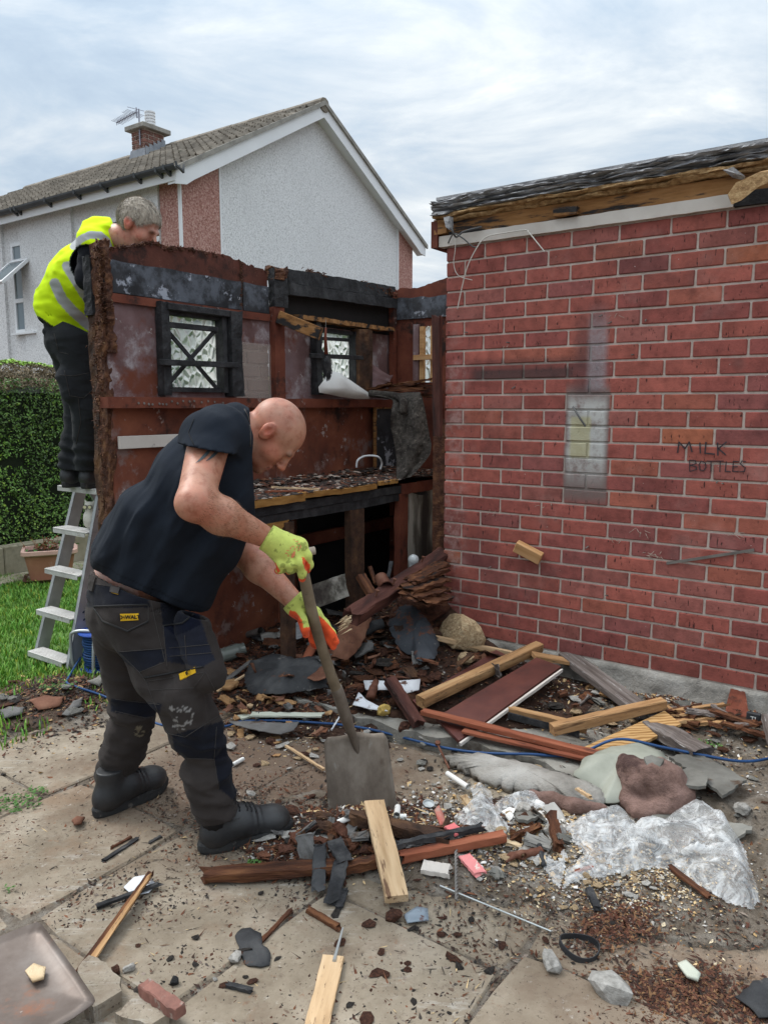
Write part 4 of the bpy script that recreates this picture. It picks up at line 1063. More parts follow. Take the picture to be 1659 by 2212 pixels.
lumpy_post('window_post', SA_+.01, SA_+.06, SP(334, 700)[1], SP(351, 700)[1], w1[2]-.02, w1[3]+.03, M['char'], 16, .005, 21)
lumpy_post('window_post', SA_+.01, SA_+.075, SP(480, 700)[1], SP(504, 700)[1], w1[2]-.02, w1[3]+.03, M['char'], 16, .006, 22)
def bar(P, Q, w, d, m, name='window_bar', parent=None):
    P, Q = Vector(P), Vector(Q); dr = (Q-P); L = dr.length; x = dr.normalized(); y = Vector((1, 0, 0)); z = x.cross(y).normalized(); y = z.cross(x)
    Mx = Matrix((x, y, z)).transposed().to_4x4(); Mx.translation = P
    return S.build(MB().bbox(0, L, -d/2, d/2, -w/2, w/2, .002).xf(Mx), name, m, parent)
bar(SP(343, 782, .07), SP(514, 789, .07), .030, .02, M['char'])
bar(SP(352, 700, .035), SP(470, 712, .035), .028, .018, M['char'])
bar(SP(354, 705, .02), SP(468, 838, .02), .022, .012, M['char']); bar(SP(357, 838, .03), SP(466, 713, .03), .022, .012, M['char'])
S.build(MB().bbox(SA_+.01, SA_+.07, SP(345, 660)[1], SP(500, 660)[1], w1[3]-.005, w1[3]+.03, .003), 'window_head', M['char'])
f2 = shed_window(w2, 'w2')
lumpy_post('window_post', SA_+.01, SA_+.06, SP(669, 720)[1], SP(681, 720)[1], w2[2]-.02, w2[3]+.03, M['char'], 14, .004, 23)
lumpy_post('window_post', SA_-.01, SA_+.075, SP(757, 720)[1], SP(786, 720)[1], w2[2]-.02, w2[3]+.02, M['char_brown'], 14, .005, 24)
bar(SP(670, 768, .07), SP(784, 773, .07), .028, .018, M['char']); bar(SP(678, 730, .03), SP(756, 735, .03), .022, .014, M['char'])
bar(SP(681, 738, .02), SP(712, 782, .02), .016, .01, M['char'])
# ledge
zl0, zl1 = SP(235, 882, .07)[2], SP(235, 857, .07)[2]
beam('ledge', SA_+.002, SA_+.07, SP(235, 870, .07)[1], SB1-.03, zl0, zl1, M['redpaint'], .0, .0015, seed=8)
ws = MB()
for x in [300, 312, 322, 330, 345, 352, 360, 372, 384, 396, 410, 420, 436, 450, 464, 478, 482, 500, 520]:
    p = Vector(SP(x, 870+random.Random(x).uniform(-4, 4), .0715)); ws.tube([p, p+Vector((.003, 0, 0))], .006, 8)
tag(S.build(ws, 'washers', M['steelgrey']), kind='stuff')
ldg = Rel(shed, SA_, SB0)
S.build(MB().bbox(SA_+.013, SA_+.03, SP(251, 950)[1], SP(520, 950)[1], SP(251, 971, .03)[2], SP(251, 943, .03)[2], .002), 'white_rail', M['white_board'])
# rear wall of the shed
BKP = lambda x, y, off=0: onB(x, y, SBK-off)
prof2 = [(840, 618), (855, 626), (880, 622), (905, 624), (920, 618), (928, 610), (945, 606), (970, 600)]
pr2 = [(BKP(x, y)[0], BKP(x, y)[2]) for x, y in prof2]
tp2 = lambda u: float(np.interp(u, [p[0] for p in pr2], [p[1] for p in pr2]))+.012*float(vnoise(u*30, 5, 5))
w3 = (BKP(912, 760)[0], BKP(942, 760)[0], BKP(912, 826)[2], BKP(912, 706)[2])
grid_panel('rear_panel', 'B', SBK, .014, SA_+.01, -2.0, .03, tp2, [w3], .03, M['redpaint'], 15, jag=.01, warp=.008)
grid_panel('soot_band', 'B', SBK-.013, .010, SA_+.02, -2.0, BKP(880, 690)[2], lambda u: BKP(880, 645)[2]+.02*float(vnoise(u*20, 2, 2)), [], .03, M['sootband'], 16, warp=.006)
S.build(MB().box(BKP(898, 760)[0], BKP(909, 760)[0], SBK-.035, SBK-.012, BKP(898, 830)[2], BKP(898, 702)[2]), 'grey_board', M['mouldpanel'])
wf3 = S.build(MB().box(w3[0]-.004, w3[0]+.03, SBK-.03, SBK+.0, w3[2], w3[3]).box(w3[1]-.03, w3[1], SBK-.03, SBK, w3[2], w3[3]), 'window_frame', M['pine'])
S.sub(MB().add([(w3[0], SBK-.006, w3[2]), (w3[1], SBK-.006, w3[2]), (w3[1], SBK-.006, w3[3]), (w3[0], SBK-.006, w3[3])], [(0, 1, 2, 3)]), 'pane', M['obscure_glass'], wf3)
S.build(MB().bbox(BKP(901, 770)[0], BKP(944, 770)[0], SBK-.055, SBK-.036, BKP(901, 779)[2], BKP(901, 768)[2], .002), 'window_bar', M['pine'])
lumpy_post('corner_post', SA_+.015, SA_+.055, SBK-.06, SBK-.02, .05, 2.3, M['redpaint'], 20, .002, 31)
# lower right: rotten board next to the brick corner
S.build(MB().box(-2.36, -2.26, GB+.05, GB+.07, .5, 1.42), 'rotten_board', M['rot'])
# ================================================================ FIGURES: signed distance modelling, polygonised by surface nets
f32 = np.float32
class RC:      # tapered capsule, optionally stretched sideways
    def __init__(s, a, b, r1, r2, lat=None, ls=1.): s.a, s.b, s.r1, s.r2, s.lat, s.ls = np.array(a, f32), np.array(b, f32), r1, r2, None if lat is None else np.array(Vector(lat).normalized(), f32), ls
    def __call__(s, P):
        q = P-s.a; ba = s.b-s.a
        if s.lat is not None:
            d = q@s.lat; q = q-np.outer(d*(1-1/s.ls), s.lat); bl = ba@s.lat; ba = ba-s.lat*bl*(1-1/s.ls)
        t = np.clip((q@ba)/max(float(ba@ba), 1e-9), 0, 1); d = np.linalg.norm(q-t[:, None]*ba, axis=1)
        return d-(s.r1+(s.r2-s.r1)*t)
class EL:      # ellipsoid with axes given by a 3x3 frame (rows)
    def __init__(s, c, r, fr=None): s.c, s.r, s.fr = np.array(c, f32), np.array(r, f32), None if fr is None else np.array(fr, f32)
    def __call__(s, P):
        q = P-s.c
        if s.fr is not None: q = q@s.fr.T
        k = np.linalg.norm(q/s.r, axis=1); k2 = np.linalg.norm(q/(s.r*s.r), axis=1)
        return k*(k-1)/np.maximum(k2, 1e-6)
def smin(a, b, k):
    h = np.clip(.5+.5*(b-a)/k, 0, 1); return b*(1-h)+a*h-k*h*(1-h)
def union(prims, k=.02):
    def f(P):
        d = prims[0](P)
        for p in prims[1:]:
            kk = k
            if isinstance(p, tuple): p, kk = p
            d = smin(d, p(P), kk)
        return d
    return f
def snet(f, lo, hi, h, blk=12, slack=1.5):
    lo = np.array(lo, f32); n = np.ceil((np.array(hi)-lo)/h/blk).astype(int)*blk
    nb = n//blk; D = np.ones(tuple(n), f32)
    I = np.stack(np.meshgrid(*[np.arange(k) for k in nb], indexing='ij'), -1).reshape(-1, 3)
    cen = lo+(I*blk+(blk-1)/2)*h; d = f(cen.astype(f32)); rad = blk*h*.87*slack
    near = np.abs(d) < rad; 
    for (i, j, k) in I[d < -rad]: D[i*blk:(i+1)*blk, j*blk:(j+1)*blk, k*blk:(k+1)*blk] = -1
    loc = np.stack(np.meshgrid(*[np.arange(blk)]*3, indexing='ij'), -1).reshape(-1, 3)
    nI = I[near]
    for s in range(0, len(nI), 200):
        c = nI[s:s+200]; idx = (c[:, None, :]*blk+loc[None]).reshape(-1, 3)
        D[idx[:, 0], idx[:, 1], idx[:, 2]] = f((lo+idx*h).astype(f32))
    S = D < 0
    nx, ny, nz = S.shape
    cs = np.zeros((nx-1, ny-1, nz-1), np.int8)
    for dx in (0, 1):
        for dy in (0, 1):
            for dz in (0, 1): cs += S[dx:nx-1+dx, dy:ny-1+dy, dz:nz-1+dz]
    act = (cs > 0) & (cs < 8); C = np.argwhere(act); vid = -np.ones(act.shape, np.int64); vid[act] = np.arange(len(C))
    acc = np.zeros((len(C), 3)); cnt = np.zeros(len(C))
    cor = [(x, y, z) for x in (0, 1) for y in (0, 1) for z in (0, 1)]
    for a in cor:
        for ax in range(3):
            if a[ax]: continue
            b = list(a); b[ax] = 1
            da = D[C[:, 0]+a[0], C[:, 1]+a[1], C[:, 2]+a[2]]; db = D[C[:, 0]+b[0], C[:, 1]+b[1], C[:, 2]+b[2]]
            m = (da < 0) != (db < 0); t = np.where(m, da/np.where(m, da-db, 1), 0)
            p = np.tile(np.array(a, float), (len(C), 1)); p[:, ax] = t
            acc[m] += p[m]; cnt[m] += 1
    V = lo+(C+acc/cnt[:, None])*h
    F = []
    for ax in range(3):
        o = [i for i in range(3) if i != ax]
        sl0 = [slice(None)]*3; sl1 = [slice(None)]*3; sl0[ax] = slice(0, -1); sl1[ax] = slice(1, None)
        E = np.argwhere(S[tuple(sl0)] != S[tuple(sl1)])
        E = E[(E[:, o[0]] > 0) & (E[:, o[1]] > 0) & (E[:, o[0]] < act.shape[o[0]]) & (E[:, o[1]] < act.shape[o[1]])]
        q = []
        for d0, d1 in ((-1, -1), (0, -1), (0, 0), (-1, 0)):
            c = E.copy(); c[:, o[0]] += d0; c[:, o[1]] += d1; q.append(vid[c[:, 0], c[:, 1], c[:, 2]])
        q = np.stack(q, 1); fl = S[E[:, 0], E[:, 1], E[:, 2]] ^ (ax == 1)
        q[~fl] = q[~fl][:, ::-1]; F.append(q)
    F = np.concatenate(F); F = F[(F >= 0).all(1)]
    return V, F
def topx(P):
    """picture position of points, used to lay out cloth panels on the garments"""
    P = np.asarray(P, float); c, s = math.cos(PITCH), math.sin(PITCH); q = P-np.array([0, 0, CAMH])
    dep = q[:, 1]*c-q[:, 2]*s; up = q[:, 1]*s+q[:, 2]*c
    return np.stack([CX+F_PX*q[:, 0]/dep, CY-F_PX*up/dep], 1)
def pdist(p, line):
    line = np.array(line, float); best = np.full(len(p), 1e9)
    for a, b in zip(line[:-1], line[1:]):
        ba = b-a; t = np.clip(((p-a)@ba)/(ba@ba), 0, 1); best = np.minimum(best, np.linalg.norm(p-a-t[:, None]*ba, axis=1))
    return best
def pin(p, poly): return inpoly(p[:, 0], p[:, 1], poly)
def sculpt(name, f, prims_pts, pad, h, m, colf, parent, origin):
    Pm = np.array(prims_pts); lo, hi = Pm.min(0)-pad, Pm.max(0)+pad
    V, F = snet(f, lo, hi, h); cols = colf(V, topx(V))
    o = link(name, mesh((V-np.array(origin)).tolist(), F.tolist(), m, True, cols=np.clip(cols, 0, 1.5)), parent)
    return o, V, F
from mathutils.bvhtree import BVHTree
class Skinner:       # finds the point of a garment seen at a picture position
    def __init__(s, V, F): s.t = BVHTree.FromPolygons([tuple(v) for v in V], [tuple(int(i) for i in q) for q in F])
    def __call__(s, x, y, lift=.002):
        h = s.t.ray_cast(Vector((0, 0, CAMH)), ray(x, y).normalized())
        if h[0] is None: return None
        n = h[1] if h[1].y < .3 else -h[1]
        return h[0]+n*lift, n
def seams(name, sk, lines, r, m, parent, origin, step=6, lift=.001):
    mb = MB()
    for ln in lines:
        pts = []
        for (x0, y0), (x1, y1) in zip(ln[:-1], ln[1:]):
            k = max(1, int(math.hypot(x1-x0, y1-y0)/step))
            for i in range(k+(1 if (x1, y1) == ln[-1] else 0)):
                q = sk(x0+(x1-x0)*i/k, y0+(y1-y0)*i/k, lift)
                if q: pts.append(q[0]-Vector(origin))
        run = []
        for q in pts+[None]:
            if q is None or (run and (q-run[-1]).length > .05):
                if len(run) > 1: mb.tube(run, r, 5)
                run = []
            if q is not None: run.append(q)
    return tag(mb.build(name, m, parent, smooth=True), kind='stuff')
def patch(name, sk, poly, m, parent, origin, th=.002, n=4):
    """small piece of cloth lying on a garment: px quad (tl, tr, br, bl)"""
    mb = MB(); first = next((q for q in (sk((poly[0][0]+poly[2][0])/2, (poly[0][1]+poly[2][1])/2, 0), sk(*poly[2], 0), sk(*poly[3], 0)) if q), None)
    if first is None: return None
    for s in (0, 1):
        for j in range(n+1):
            for i in range(n+1):
                u, v = i/n, j/n
                x = (poly[0][0]*(1-u)+poly[1][0]*u)*(1-v)+(poly[3][0]*(1-u)+poly[2][0]*u)*v
                y = (poly[0][1]*(1-u)+poly[1][1]*u)*(1-v)+(poly[3][1]*(1-u)+poly[2][1]*u)*v
                q = sk(x, y, th if s else -.003)
                p = q[0] if q else (mb.v[-1]+Vector(origin) if mb.v else first[0])
                mb.v.append(p-Vector(origin))
    N = (n+1)**2
    for j in range(n):
        for i in range(n):
            a = j*(n+1)+i; q = [a, a+1, a+n+2, a+n+1]; mb.f.append([k+N for k in q][::-1]); mb.f.append(q)
    per = [i for i in range(n)]+[n+(n+1)*j for j in range(n)]+[N-1-i for i in range(n)]+[(n+1)*(n-j) for j in range(n)]
    for i in range(len(per)): a, b = per[i], per[(i+1) % len(per)]; mb.f.append([a, b, b+N, a+N])
    return mb.build(name, m, parent, smooth=False)
def flat_text(txt, size, m, name, parent, loc, xdir, ndir, bold=0.0):
    cu = bpy.data.curves.new('t', 'FONT'); cu.body = txt; cu.size = size; cu.extrude = .0004; cu.offset = bold; cu.align_x = 'CENTER'; cu.align_y = 'CENTER'
    to = bpy.data.objects.new('t', cu); COL.objects.link(to); bpy.context.view_layer.update()
    me = bpy.data.meshes.new_from_object(to.evaluated_get(bpy.context.evaluated_depsgraph_get())); bpy.data.objects.remove(to)
    me.materials.clear(); me.materials.append(m)
    z = ndir.normalized(); x = (xdir-z*xdir.dot(z)).normalized(); y = z.cross(x)
    o = link(name, me, parent); Mx = Matrix((x, y, z)).transposed().to_4x4(); Mx.translation = loc; o.matrix_local = Mx; return o

def skinmat():
    m, t, b = newmat('skin'); at = t.n('ShaderNodeVertexColor', {'layer_name': 'Col'}).outputs[0]; v = basevec(t, rnd=False)
    n = t.noise(v, 28, 5, .65); n2 = t.noise(v, 8, 3, .6)
    c = t.mix(1, at, t.ramp(n, [(.32, (.72,.58,.52)), (.5, (1,1,1)), (.7, (1.1,1.14,1.14))]), 'MULTIPLY')
    c = t.mix(t.m('MULTIPLY', t.sm(n2, .42, .65), .6), c, t.mix(1, c, (1.08,.70,.64), 'MULTIPLY'))
    t.put(b.inputs['Base Color'], c); b.inputs['Roughness'].default_value = .48; b.inputs['Specular IOR Level'].default_value = .42
    b.inputs['Subsurface Weight'].default_value = .12; b.inputs['Subsurface Radius'].default_value = (.02, .007, .004); b.inputs['Subsurface Scale'].default_value = .5
    bp = t.n('ShaderNodeBump', Strength=.35, Distance=.002, Height=t.noise(v, 160, 4, .7)); t.put(b.inputs['Normal'], bp.outputs[0]); return m
M['skin'] = skinmat()
def clothmat(name, rough=.95, sheen=.15, bscale=350, bump=.25, lo=.85, hi=1.12, sc=9):
    m, t, b = newmat(name); at = t.n('ShaderNodeVertexColor', {'layer_name': 'Col'}).outputs[0]; v = basevec(t, rnd=False)
    n = t.noise(v, sc, 7, .7); c = t.mix(1, at, t.ramp(n, [(.3, (lo, lo, lo)), (.7, (hi, hi, hi))]), 'MULTIPLY')
    t.put(b.inputs['Base Color'], c); b.inputs['Roughness'].default_value = rough; b.inputs['Sheen Weight'].default_value = sheen; b.inputs['Specular IOR Level'].default_value = .15
    hh = t.m('ADD', t.noise(v, bscale, 3, .6), t.m('MULTIPLY', t.noise(v, 30, 4, .6), .8))
    bp = t.n('ShaderNodeBump', Strength=bump, Distance=.003, Height=hh); t.put(b.inputs['Normal'], bp.outputs[0]); return m
M['cotton'] = clothmat('navy cotton', sheen=.0, bump=.2); M['workcloth'] = clothmat('work trouser cloth', bump=.35, sheen=.04); M['vestcloth'] = clothmat('high visibility cloth', sheen=0, bump=.1, lo=.95, hi=1.04)
M['leather'] = clothmat('scuffed black leather', rough=.5, sheen=0, bscale=90, bump=.25, lo=.7, hi=1.4, sc=14); M['leather'].node_tree.nodes['Principled BSDF'].inputs['Specular IOR Level'].default_value = .5
M['knit'] = clothmat('knitted glove', bscale=500, bump=.5, sheen=.1, lo=.8, hi=1.08, sc=25)
M['thread'] = mat('grey thread', [(.05,.045,.042)], bump=0); M['ythread'] = mat('yellow thread', [(.5,.28,.02)], bump=0); M['lace'] = mat('black lace', [(.012,.012,.013)], rough=.7, bump=0)
M['yellow_patch'] = mat('yellow woven label', [(.62,.36,.012), (.7,.42,.02)], 20, bump=0); M['black_print'] = mat('black print', [(.01,.01,.01)], bump=0)
M['tattoo'] = mat('faded tattoo ink', [(.07,.085,.09)], bump=0, rough=.6); M['orange_print'] = mat('orange print', [(.75,.25,.12)], bump=0)
M['eye'] = mat('eye', [(.35,.33,.3)], rough=.2, bump=0); M['hairgrey'] = None

def head_prims(c, up, fw, s=1.):
    """face frame: fw forward, up, left"""
    u = Vector(up).normalized(); f = (Vector(fw)-u*Vector(fw).dot(u)).normalized(); l = u.cross(f); c = Vector(c)
    fr = [tuple(f), tuple(l), tuple(u)]
    P = lambda x, y, z: tuple(c+f*x*s+l*y*s+u*z*s)
    E = lambda x, y, z, rx, ry, rz: EL(P(x, y, z), (rx*s, ry*s, rz*s), fr)
    C = lambda a, b, r1, r2: RC(P(*a), P(*b), r1*s, r2*s)
    add = [E(-.012, 0, .030, .101, .079, .090), E(.030, 0, -.040, .064, .060, .080), (E(.045, 0, -.082, .046, .046, .034), .02), (E(.074, 0, -.102, .020, .022, .016), .02),
           (C((.088, -.028, .016), (.088, .028, .016), .011, .011), .015), (E(.055, .042, -.03, .03, .022, .03), .02), (E(.055, -.042, -.03, .03, .022, .03), .02),
           (C((.094, 0, .004), (.113, 0, -.030), .009, .013), .010), (E(.104, .011, -.036, .010, .008, .008), .006), (E(.104, -.011, -.036, .010, .008, .008), .006),
           (C((.094, -.018, -.062), (.094, .018, -.062), .007, .007), .007), (C((.090, -.016, -.073), (.090, .016, -.073), .008, .008), .007)]
    ears = []
    for sg in (1, -1):
        ears += [(E(-.004, sg*.080, -.006, .021, .009, .033), .008), (E(-.010, sg*.087, .004, .020, .007, .026), .008)]
    cut = [E(.101, .031, -.001, .014, .016, .011), E(.101, -.031, -.001, .014, .016, .011), C((.103, -.022, -.068), (.103, .022, -.068), .0025, .0025)]
    for sg in (1, -1): cut.append(E(-.003, sg*.097, -.001, .010, .009, .019))
    return add+ears, cut, P, (f, l, u)
def subtract(f, cuts, k=.006):
    def g(P):
        d = f(P)
        for c in cuts: d = -smin(-d, c(P), k)
        return d
    return g
def hand(chains, base_r=.0115):
    out = []
    for ch in chains:
        rs_ = np.linspace(base_r, base_r*.84, len(ch))
        for i in range(len(ch)-1): out.append((RC(ch[i], ch[i+1], rs_[i], rs_[i+1]), .004))
    return out

# ---------------------------------------------------------------- worker with the shovel
O1 = Vector((-.72, 2.55, 0))
man = thing('person', 'bald man in dark T-shirt and work trousers bending over with a shovel', 'person', O1)
FW = Vector((.93, .37, 0)).normalized(); LF = Vector((-FW.y, FW.x, 0))
sk_col = np.array([.43, .21, .135])
hc = PY(590, 938, 2.62)
hu = Vector((.87, .06, .49)); hf = Vector((.49, -.10, -.87))
hp, hcut, HP, hfr = head_prims(hc, hu, hf, 1.0)
shR = PY(455, 945, 2.42); elR = PY(421, 1086, 2.20); wrR = PY(574, 1160, 2.385)
shL = PY(500, 1000, 2.78); elL = PY(524, 1188, 2.68); wrL = PY(634, 1297, 2.56)
nb = PY(505, 925, 2.60)
nk = HP(-.035, 0, -.06)
# torso
T0, T1, T2, T3 = PY(318, 1232, 2.60), PY(366, 1128, 2.59), PY(425, 1035, 2.585), PY(480, 962, 2.585)
tf = PY(380, 1285, 2.6)
body_pr = [RC(T0, T2, .13, .125, LF, 1.15), RC(T2, T3, .125, .09, LF, 1.5), RC(PY(262, 1240, 2.6), T0, .088, .11, LF, 1.3), RC(T3, nb, .08, .06), RC(nb, nk, .064, .058),
           RC(nb, HP(.02, 0, -.075), .05, .035), RC(shR, elR, .066, .052), (RC(elR, elR.lerp(wrR, .35), .047, .053), .03), (RC(elR.lerp(wrR, .35), wrR, .053, .034), .03),
           (EL(elR+(elR-shR).normalized()*.012-(wrR-elR).normalized()*.012, (.036, .036, .036)), .02),
           RC(shL, elL, .06, .052), (RC(elL, elL.lerp(wrL, .35), .05, .052), .03), (RC(elL.lerp(wrL, .35), wrL, .051, .033), .03)]+hp
body_pr[0] = RC(T0, T2, .118, .12, LF, 1.15)
body_u = union(body_pr, .03)
def bodyf(P): return body_u(P)
bodyf = subtract(bodyf, hcut)
fA, lA, uA = [np.array(v) for v in hfr]
def head_cols(V, c, base, hair, hairf, s=1.):
    q = (V-np.array(c))/s; x, y, z = q@fA_, q@lA_, q@uA_
    col = np.tile(base, (len(V), 1)).astype(float)
    near = np.linalg.norm(q, axis=1) < .17
    def blend(mask, cc, a): mask = np.clip(mask, 0, 1)[:, None]*a*near[:, None]; col[:] = col*(1-mask)+np.array(cc)*mask
    g = lambda cx, cy, cz, r: np.exp(-(((x-cx)**2+(np.abs(y)-cy)**2+(z-cz)**2)/r**2))
    blend(g(.06, .045, -.03, .03), (base[0]*1.08, base[1]*.72, base[2]*.66), .6); blend(g(.115, 0, -.033, .022), (base[0]*1.08, base[1]*.68, base[2]*.62), .7)
    blend(g(-.006, .088, 0, .028), (base[0]*1.12, base[1]*.62, base[2]*.58), .8)
    blend(smooth(-z, .035, .07)*smooth(x, -.02, .03), (.22,.125,.09), .5)
    blend(g(.05, .07, .01, .03), (base[0]*.8, base[1]*.7, base[2]*.66), .5)
    blend(hairf(x, y, z), hair, .55)
    blend(g(.092, .031, .016, .012)*1.3, (.17,.10,.07), .8); blend(g(.105, .031, -.001, .009)*1.2, (.12,.06,.05), .8)
    blend(np.exp(-((z+.0675)/.004)**2)*smooth(x, .075, .085)*(np.abs(y) < .026), (.13,.05,.045), .9); blend(np.exp(-((z+.068)/.010)**2)*smooth(x, .078, .088)*(np.abs(y) < .024), (.42,.17,.14), .5)
    blend(g(.112, .008, -.045, .005), (.1,.04,.03), .9)
    return col
fA_, lA_, uA_ = fA, lA, uA
def bcol(V, px):
    c = head_cols(V, hc, sk_col, (.25,.16,.12), lambda x, y, z: smooth(z, -.02, .03)*smooth(-x, -.05, .0)*.6)
    arm = np.minimum(np.linalg.norm(V-np.array(elR), axis=1), np.linalg.norm(V-np.array(elL), axis=1))
    k = np.exp(-(arm/.05)**2)[:, None]; c = c*(1-k*.35)+np.array([.56,.22,.17])*k*.35
    low = (px[:, 0] < 300) & (px[:, 1] > 1150); c[low] = [.62,.40,.33]
    return c
bpts = [T0, T1, T2, T3, shR, shL, elR, elL, wrR, wrL, hc, PY(262, 1262, 2.6)]
bo, BV, BF = sculpt('body', bodyf, bpts, .17, .0042, M['skin'], bcol, man, O1)
skB = Skinner(BV, BF)
# tattoo: two curved blades on the upper arm
def tattoo(lines):
    mb = MB()
    for ln in lines:
        n = len(ln); L = []; Rr = []
        for i, (x, y, w) in enumerate(ln):
            dx, dy = ln[min(i+1, n-1)][0]-ln[max(i-1, 0)][0], ln[min(i+1, n-1)][1]-ln[max(i-1, 0)][1]; k = math.hypot(dx, dy); nx, ny = -dy/k*w, dx/k*w
            a, b = skB(x+nx, y+ny, .0025), skB(x-nx, y-ny, .0025)
            if a and b: L.append(a[0]-O1); Rr.append(b[0]-O1)
        k = len(mb.v)
        for a, b in zip(L, Rr): mb.v += [a, b]
        for i in range(len(L)-1): mb.f.append([k+2*i, k+2*i+1, k+2*i+3, k+2*i+2])
    return mb.build('tattoo', M['tattoo'], man)
tattoo([[(424, 1001, .3), (432, 995, 1.8), (441, 987, 3.2), (450, 977, 3.4), (455, 970, 1.5)], [(445, 997, .3), (452, 992, 1.8), (460, 985, 3), (468, 977, 3.2), (473, 971, 2)]])

# fine hair on the forearms
rsh = np.random.RandomState(6); hm = MB()
for (e_, w_, n_) in ((elR, wrR, 900), (elL, wrL, 600)):
    ax = np.array((w_-e_).normalized()); q = BV-np.array(e_); t_ = q@ax; rr_ = np.linalg.norm(q-np.outer(t_, ax), axis=1)
    cand = np.where((t_ > .0) & (t_ < (w_-e_).length-.03) & (rr_ < .075) & (BV[:, 1] < float(e_.y)+.12))[0]
    for i in cand[rsh.randint(0, len(cand), n_)] if len(cand) else []:
        p = Vector(BV[i]); out = p-(e_+Vector(ax)*float(t_[i])); out.normalize(); d = (Vector(ax)*.8+out*.35+Vector(rsh.normal(size=3)*.25)).normalized()*rsh.uniform(.006, .013); s = d.cross(out).normalized()*.0004
        hm.add([p-O1-s, p-O1+s, p-O1+d], [(0, 1, 2)])
M['armhair'] = mat('arm hair', [(.16,.09,.05)], bump=0); tag(hm.build('arm_hair', M['armhair'], bo), kind='stuff')
# t-shirt
shirt_pr = [RC(PY(322, 1236, 2.60), PY(376, 1128, 2.59), .158, .150, LF, 1.15), RC(PY(376, 1128, 2.59), PY(428, 1036, 2.585), .150, .142, LF, 1.28), RC(PY(428, 1036, 2.585), PY(478, 968, 2.585), .142, .115, LF, 1.55),
    RC(PY(492, 1010, 2.58), PY(492, 1100, 2.58), .078, .078, LF, 1.8), (RC(PY(492, 1100, 2.58), PY(455, 1180, 2.58), .078, .08, LF, 1.8), .05), (RC(PY(455, 1180, 2.58), PY(395, 1275, 2.58), .08, .10, LF, 1.5), .06),
    (RC(PY(236, 1193, 2.58), PY(300, 1100, 2.58), .060, .07, LF, 2.4), .05), (RC(PY(492, 935, 2.60), PY(508, 920, 2.60), .088, .078), .03)]
su = union(shirt_pr, .05)
sleeve = union([RC(PY(474, 940, 2.47), PY(452, 948, 2.40), .10, .088), RC(PY(452, 948, 2.40), PY(440, 1040, 2.28), .086, .088)], .02)
sleeveL = union([RC(PY(485, 975, 2.68), shL, .07, .066), RC(shL, shL.lerp(elL, .5), .066, .062)], .02)
def plane(p, q, r, sgn):       # plane through three points; positive side removed
    n = (q-p).cross(r-p).normalized()*sgn; return np.array(n, f32), float(n.dot(p))
hem = plane(PY(188, 1208, 2.55), PY(420, 1310, 2.55), PY(188, 1208, 2.55)+LF, 1)
if (Vector(hem[0]).dot(PY(250, 1400, 2.6))-hem[1]) < 0: hem = (-hem[0], -hem[1])
slv = plane(PY(398, 962, 2.3), PY(512, 984, 2.3), PY(398, 960, 2.42), 1)
if (Vector(slv[0]).dot(PY(440, 1100, 2.3))-slv[1]) < 0: slv = (-slv[0], -slv[1])
colr = plane(PY(540, 895, 2.6), PY(545, 985, 2.6), PY(540, 895, 2.75), 1)
if (Vector(colr[0]).dot(PY(620, 940, 2.6))-colr[1]) < 0: colr = (-colr[0], -colr[1])
def folds(P, seed=0):
    x, y, z = P[:, 0], P[:, 1], P[:, 2]
    a = x*.55+z*.83; b = -x*.83+z*.55
    n = fbm(a*4+seed, b*15+y*3, y*5, 3); long_ = np.sin(b*62+6*fbm(a*3, b*4, y*3+seed, 2)+y*9)*.16*smooth(-z, -1.35, -.95)
    return np.abs(n)*.5+fbm(x*9, y*9, z*9+seed, 2)*.3+long_
def shirtf(P):
    d0 = su(P); fo = folds(P); px = None
    d0 = d0+.036*(fo-.12)
    # hollow near the hem, so cloth hangs away from the waist
    inner = d0+.010
    hp_ = P@hem[0]-hem[1]+.010*np.sin(P[:, 1]*30)+.008*fbm(P[:, 0]*9, P[:, 1]*9, 0, 2)
    cp = P@colr[0]-colr[1]
    t = np.maximum(np.maximum(d0, hp_), cp)
    t = np.maximum(t, -np.where(hp_ > -.06, inner, 1.))
    s = sleeve(P)+.012*(folds(P*1.4, 5)-.1); sp = P@slv[0]-slv[1]
    ins = s+.016
    s = np.maximum(np.maximum(s, sp), -np.where(sp > -.028, ins, 1.))
    sl = sleeveL(P); sl = np.maximum(sl, (P@np.array((0, 0, -1), f32))+float(shL.z)-.17)
    d = smin(smin(t, s, .03), sl, .03)
    return np.maximum(d, -(P[:, 1]*0+1))
navy = np.array([.0125, .0165, .024])
def scol(V, px):
    c = np.tile(navy, (len(V), 1)); c *= (1+.25*fbm(V[:, 0]*6, V[:, 1]*6, V[:, 2]*6, 3))[:, None]
    hm = np.abs(V@hem[0]-hem[1]+.018) < .0025; c[hm] *= .55
    dust = smooth(-px[:, 0], -300, -190)*smooth(px[:, 1], 1050, 1180)*.35; c = c*(1-dust[:, None]*.4)+np.array([.05,.05,.05])*dust[:, None]*.4
    return c
so_, SV, SF = sculpt('t_shirt', shirtf, [PY(188, 1210, 2.6), PY(430, 1310, 2.6), T3, PY(540, 900, 2.6), PY(401, 975, 2.2), PY(545, 1100, 2.85), PY(300, 1090, 2.4)], .12, .0055, M['cotton'], scol, man, O1)
skS = Skinner(SV, SF)
seams('seam', skS, [[(528, 884), (536, 900), (541, 930), (541, 965)]], .0022, M['thread'], so_, O1)
seams('seam', skS, [[(420, 905), (408, 935), (420, 962), (400, 978)]], .0012, M['black_print'], so_, O1)

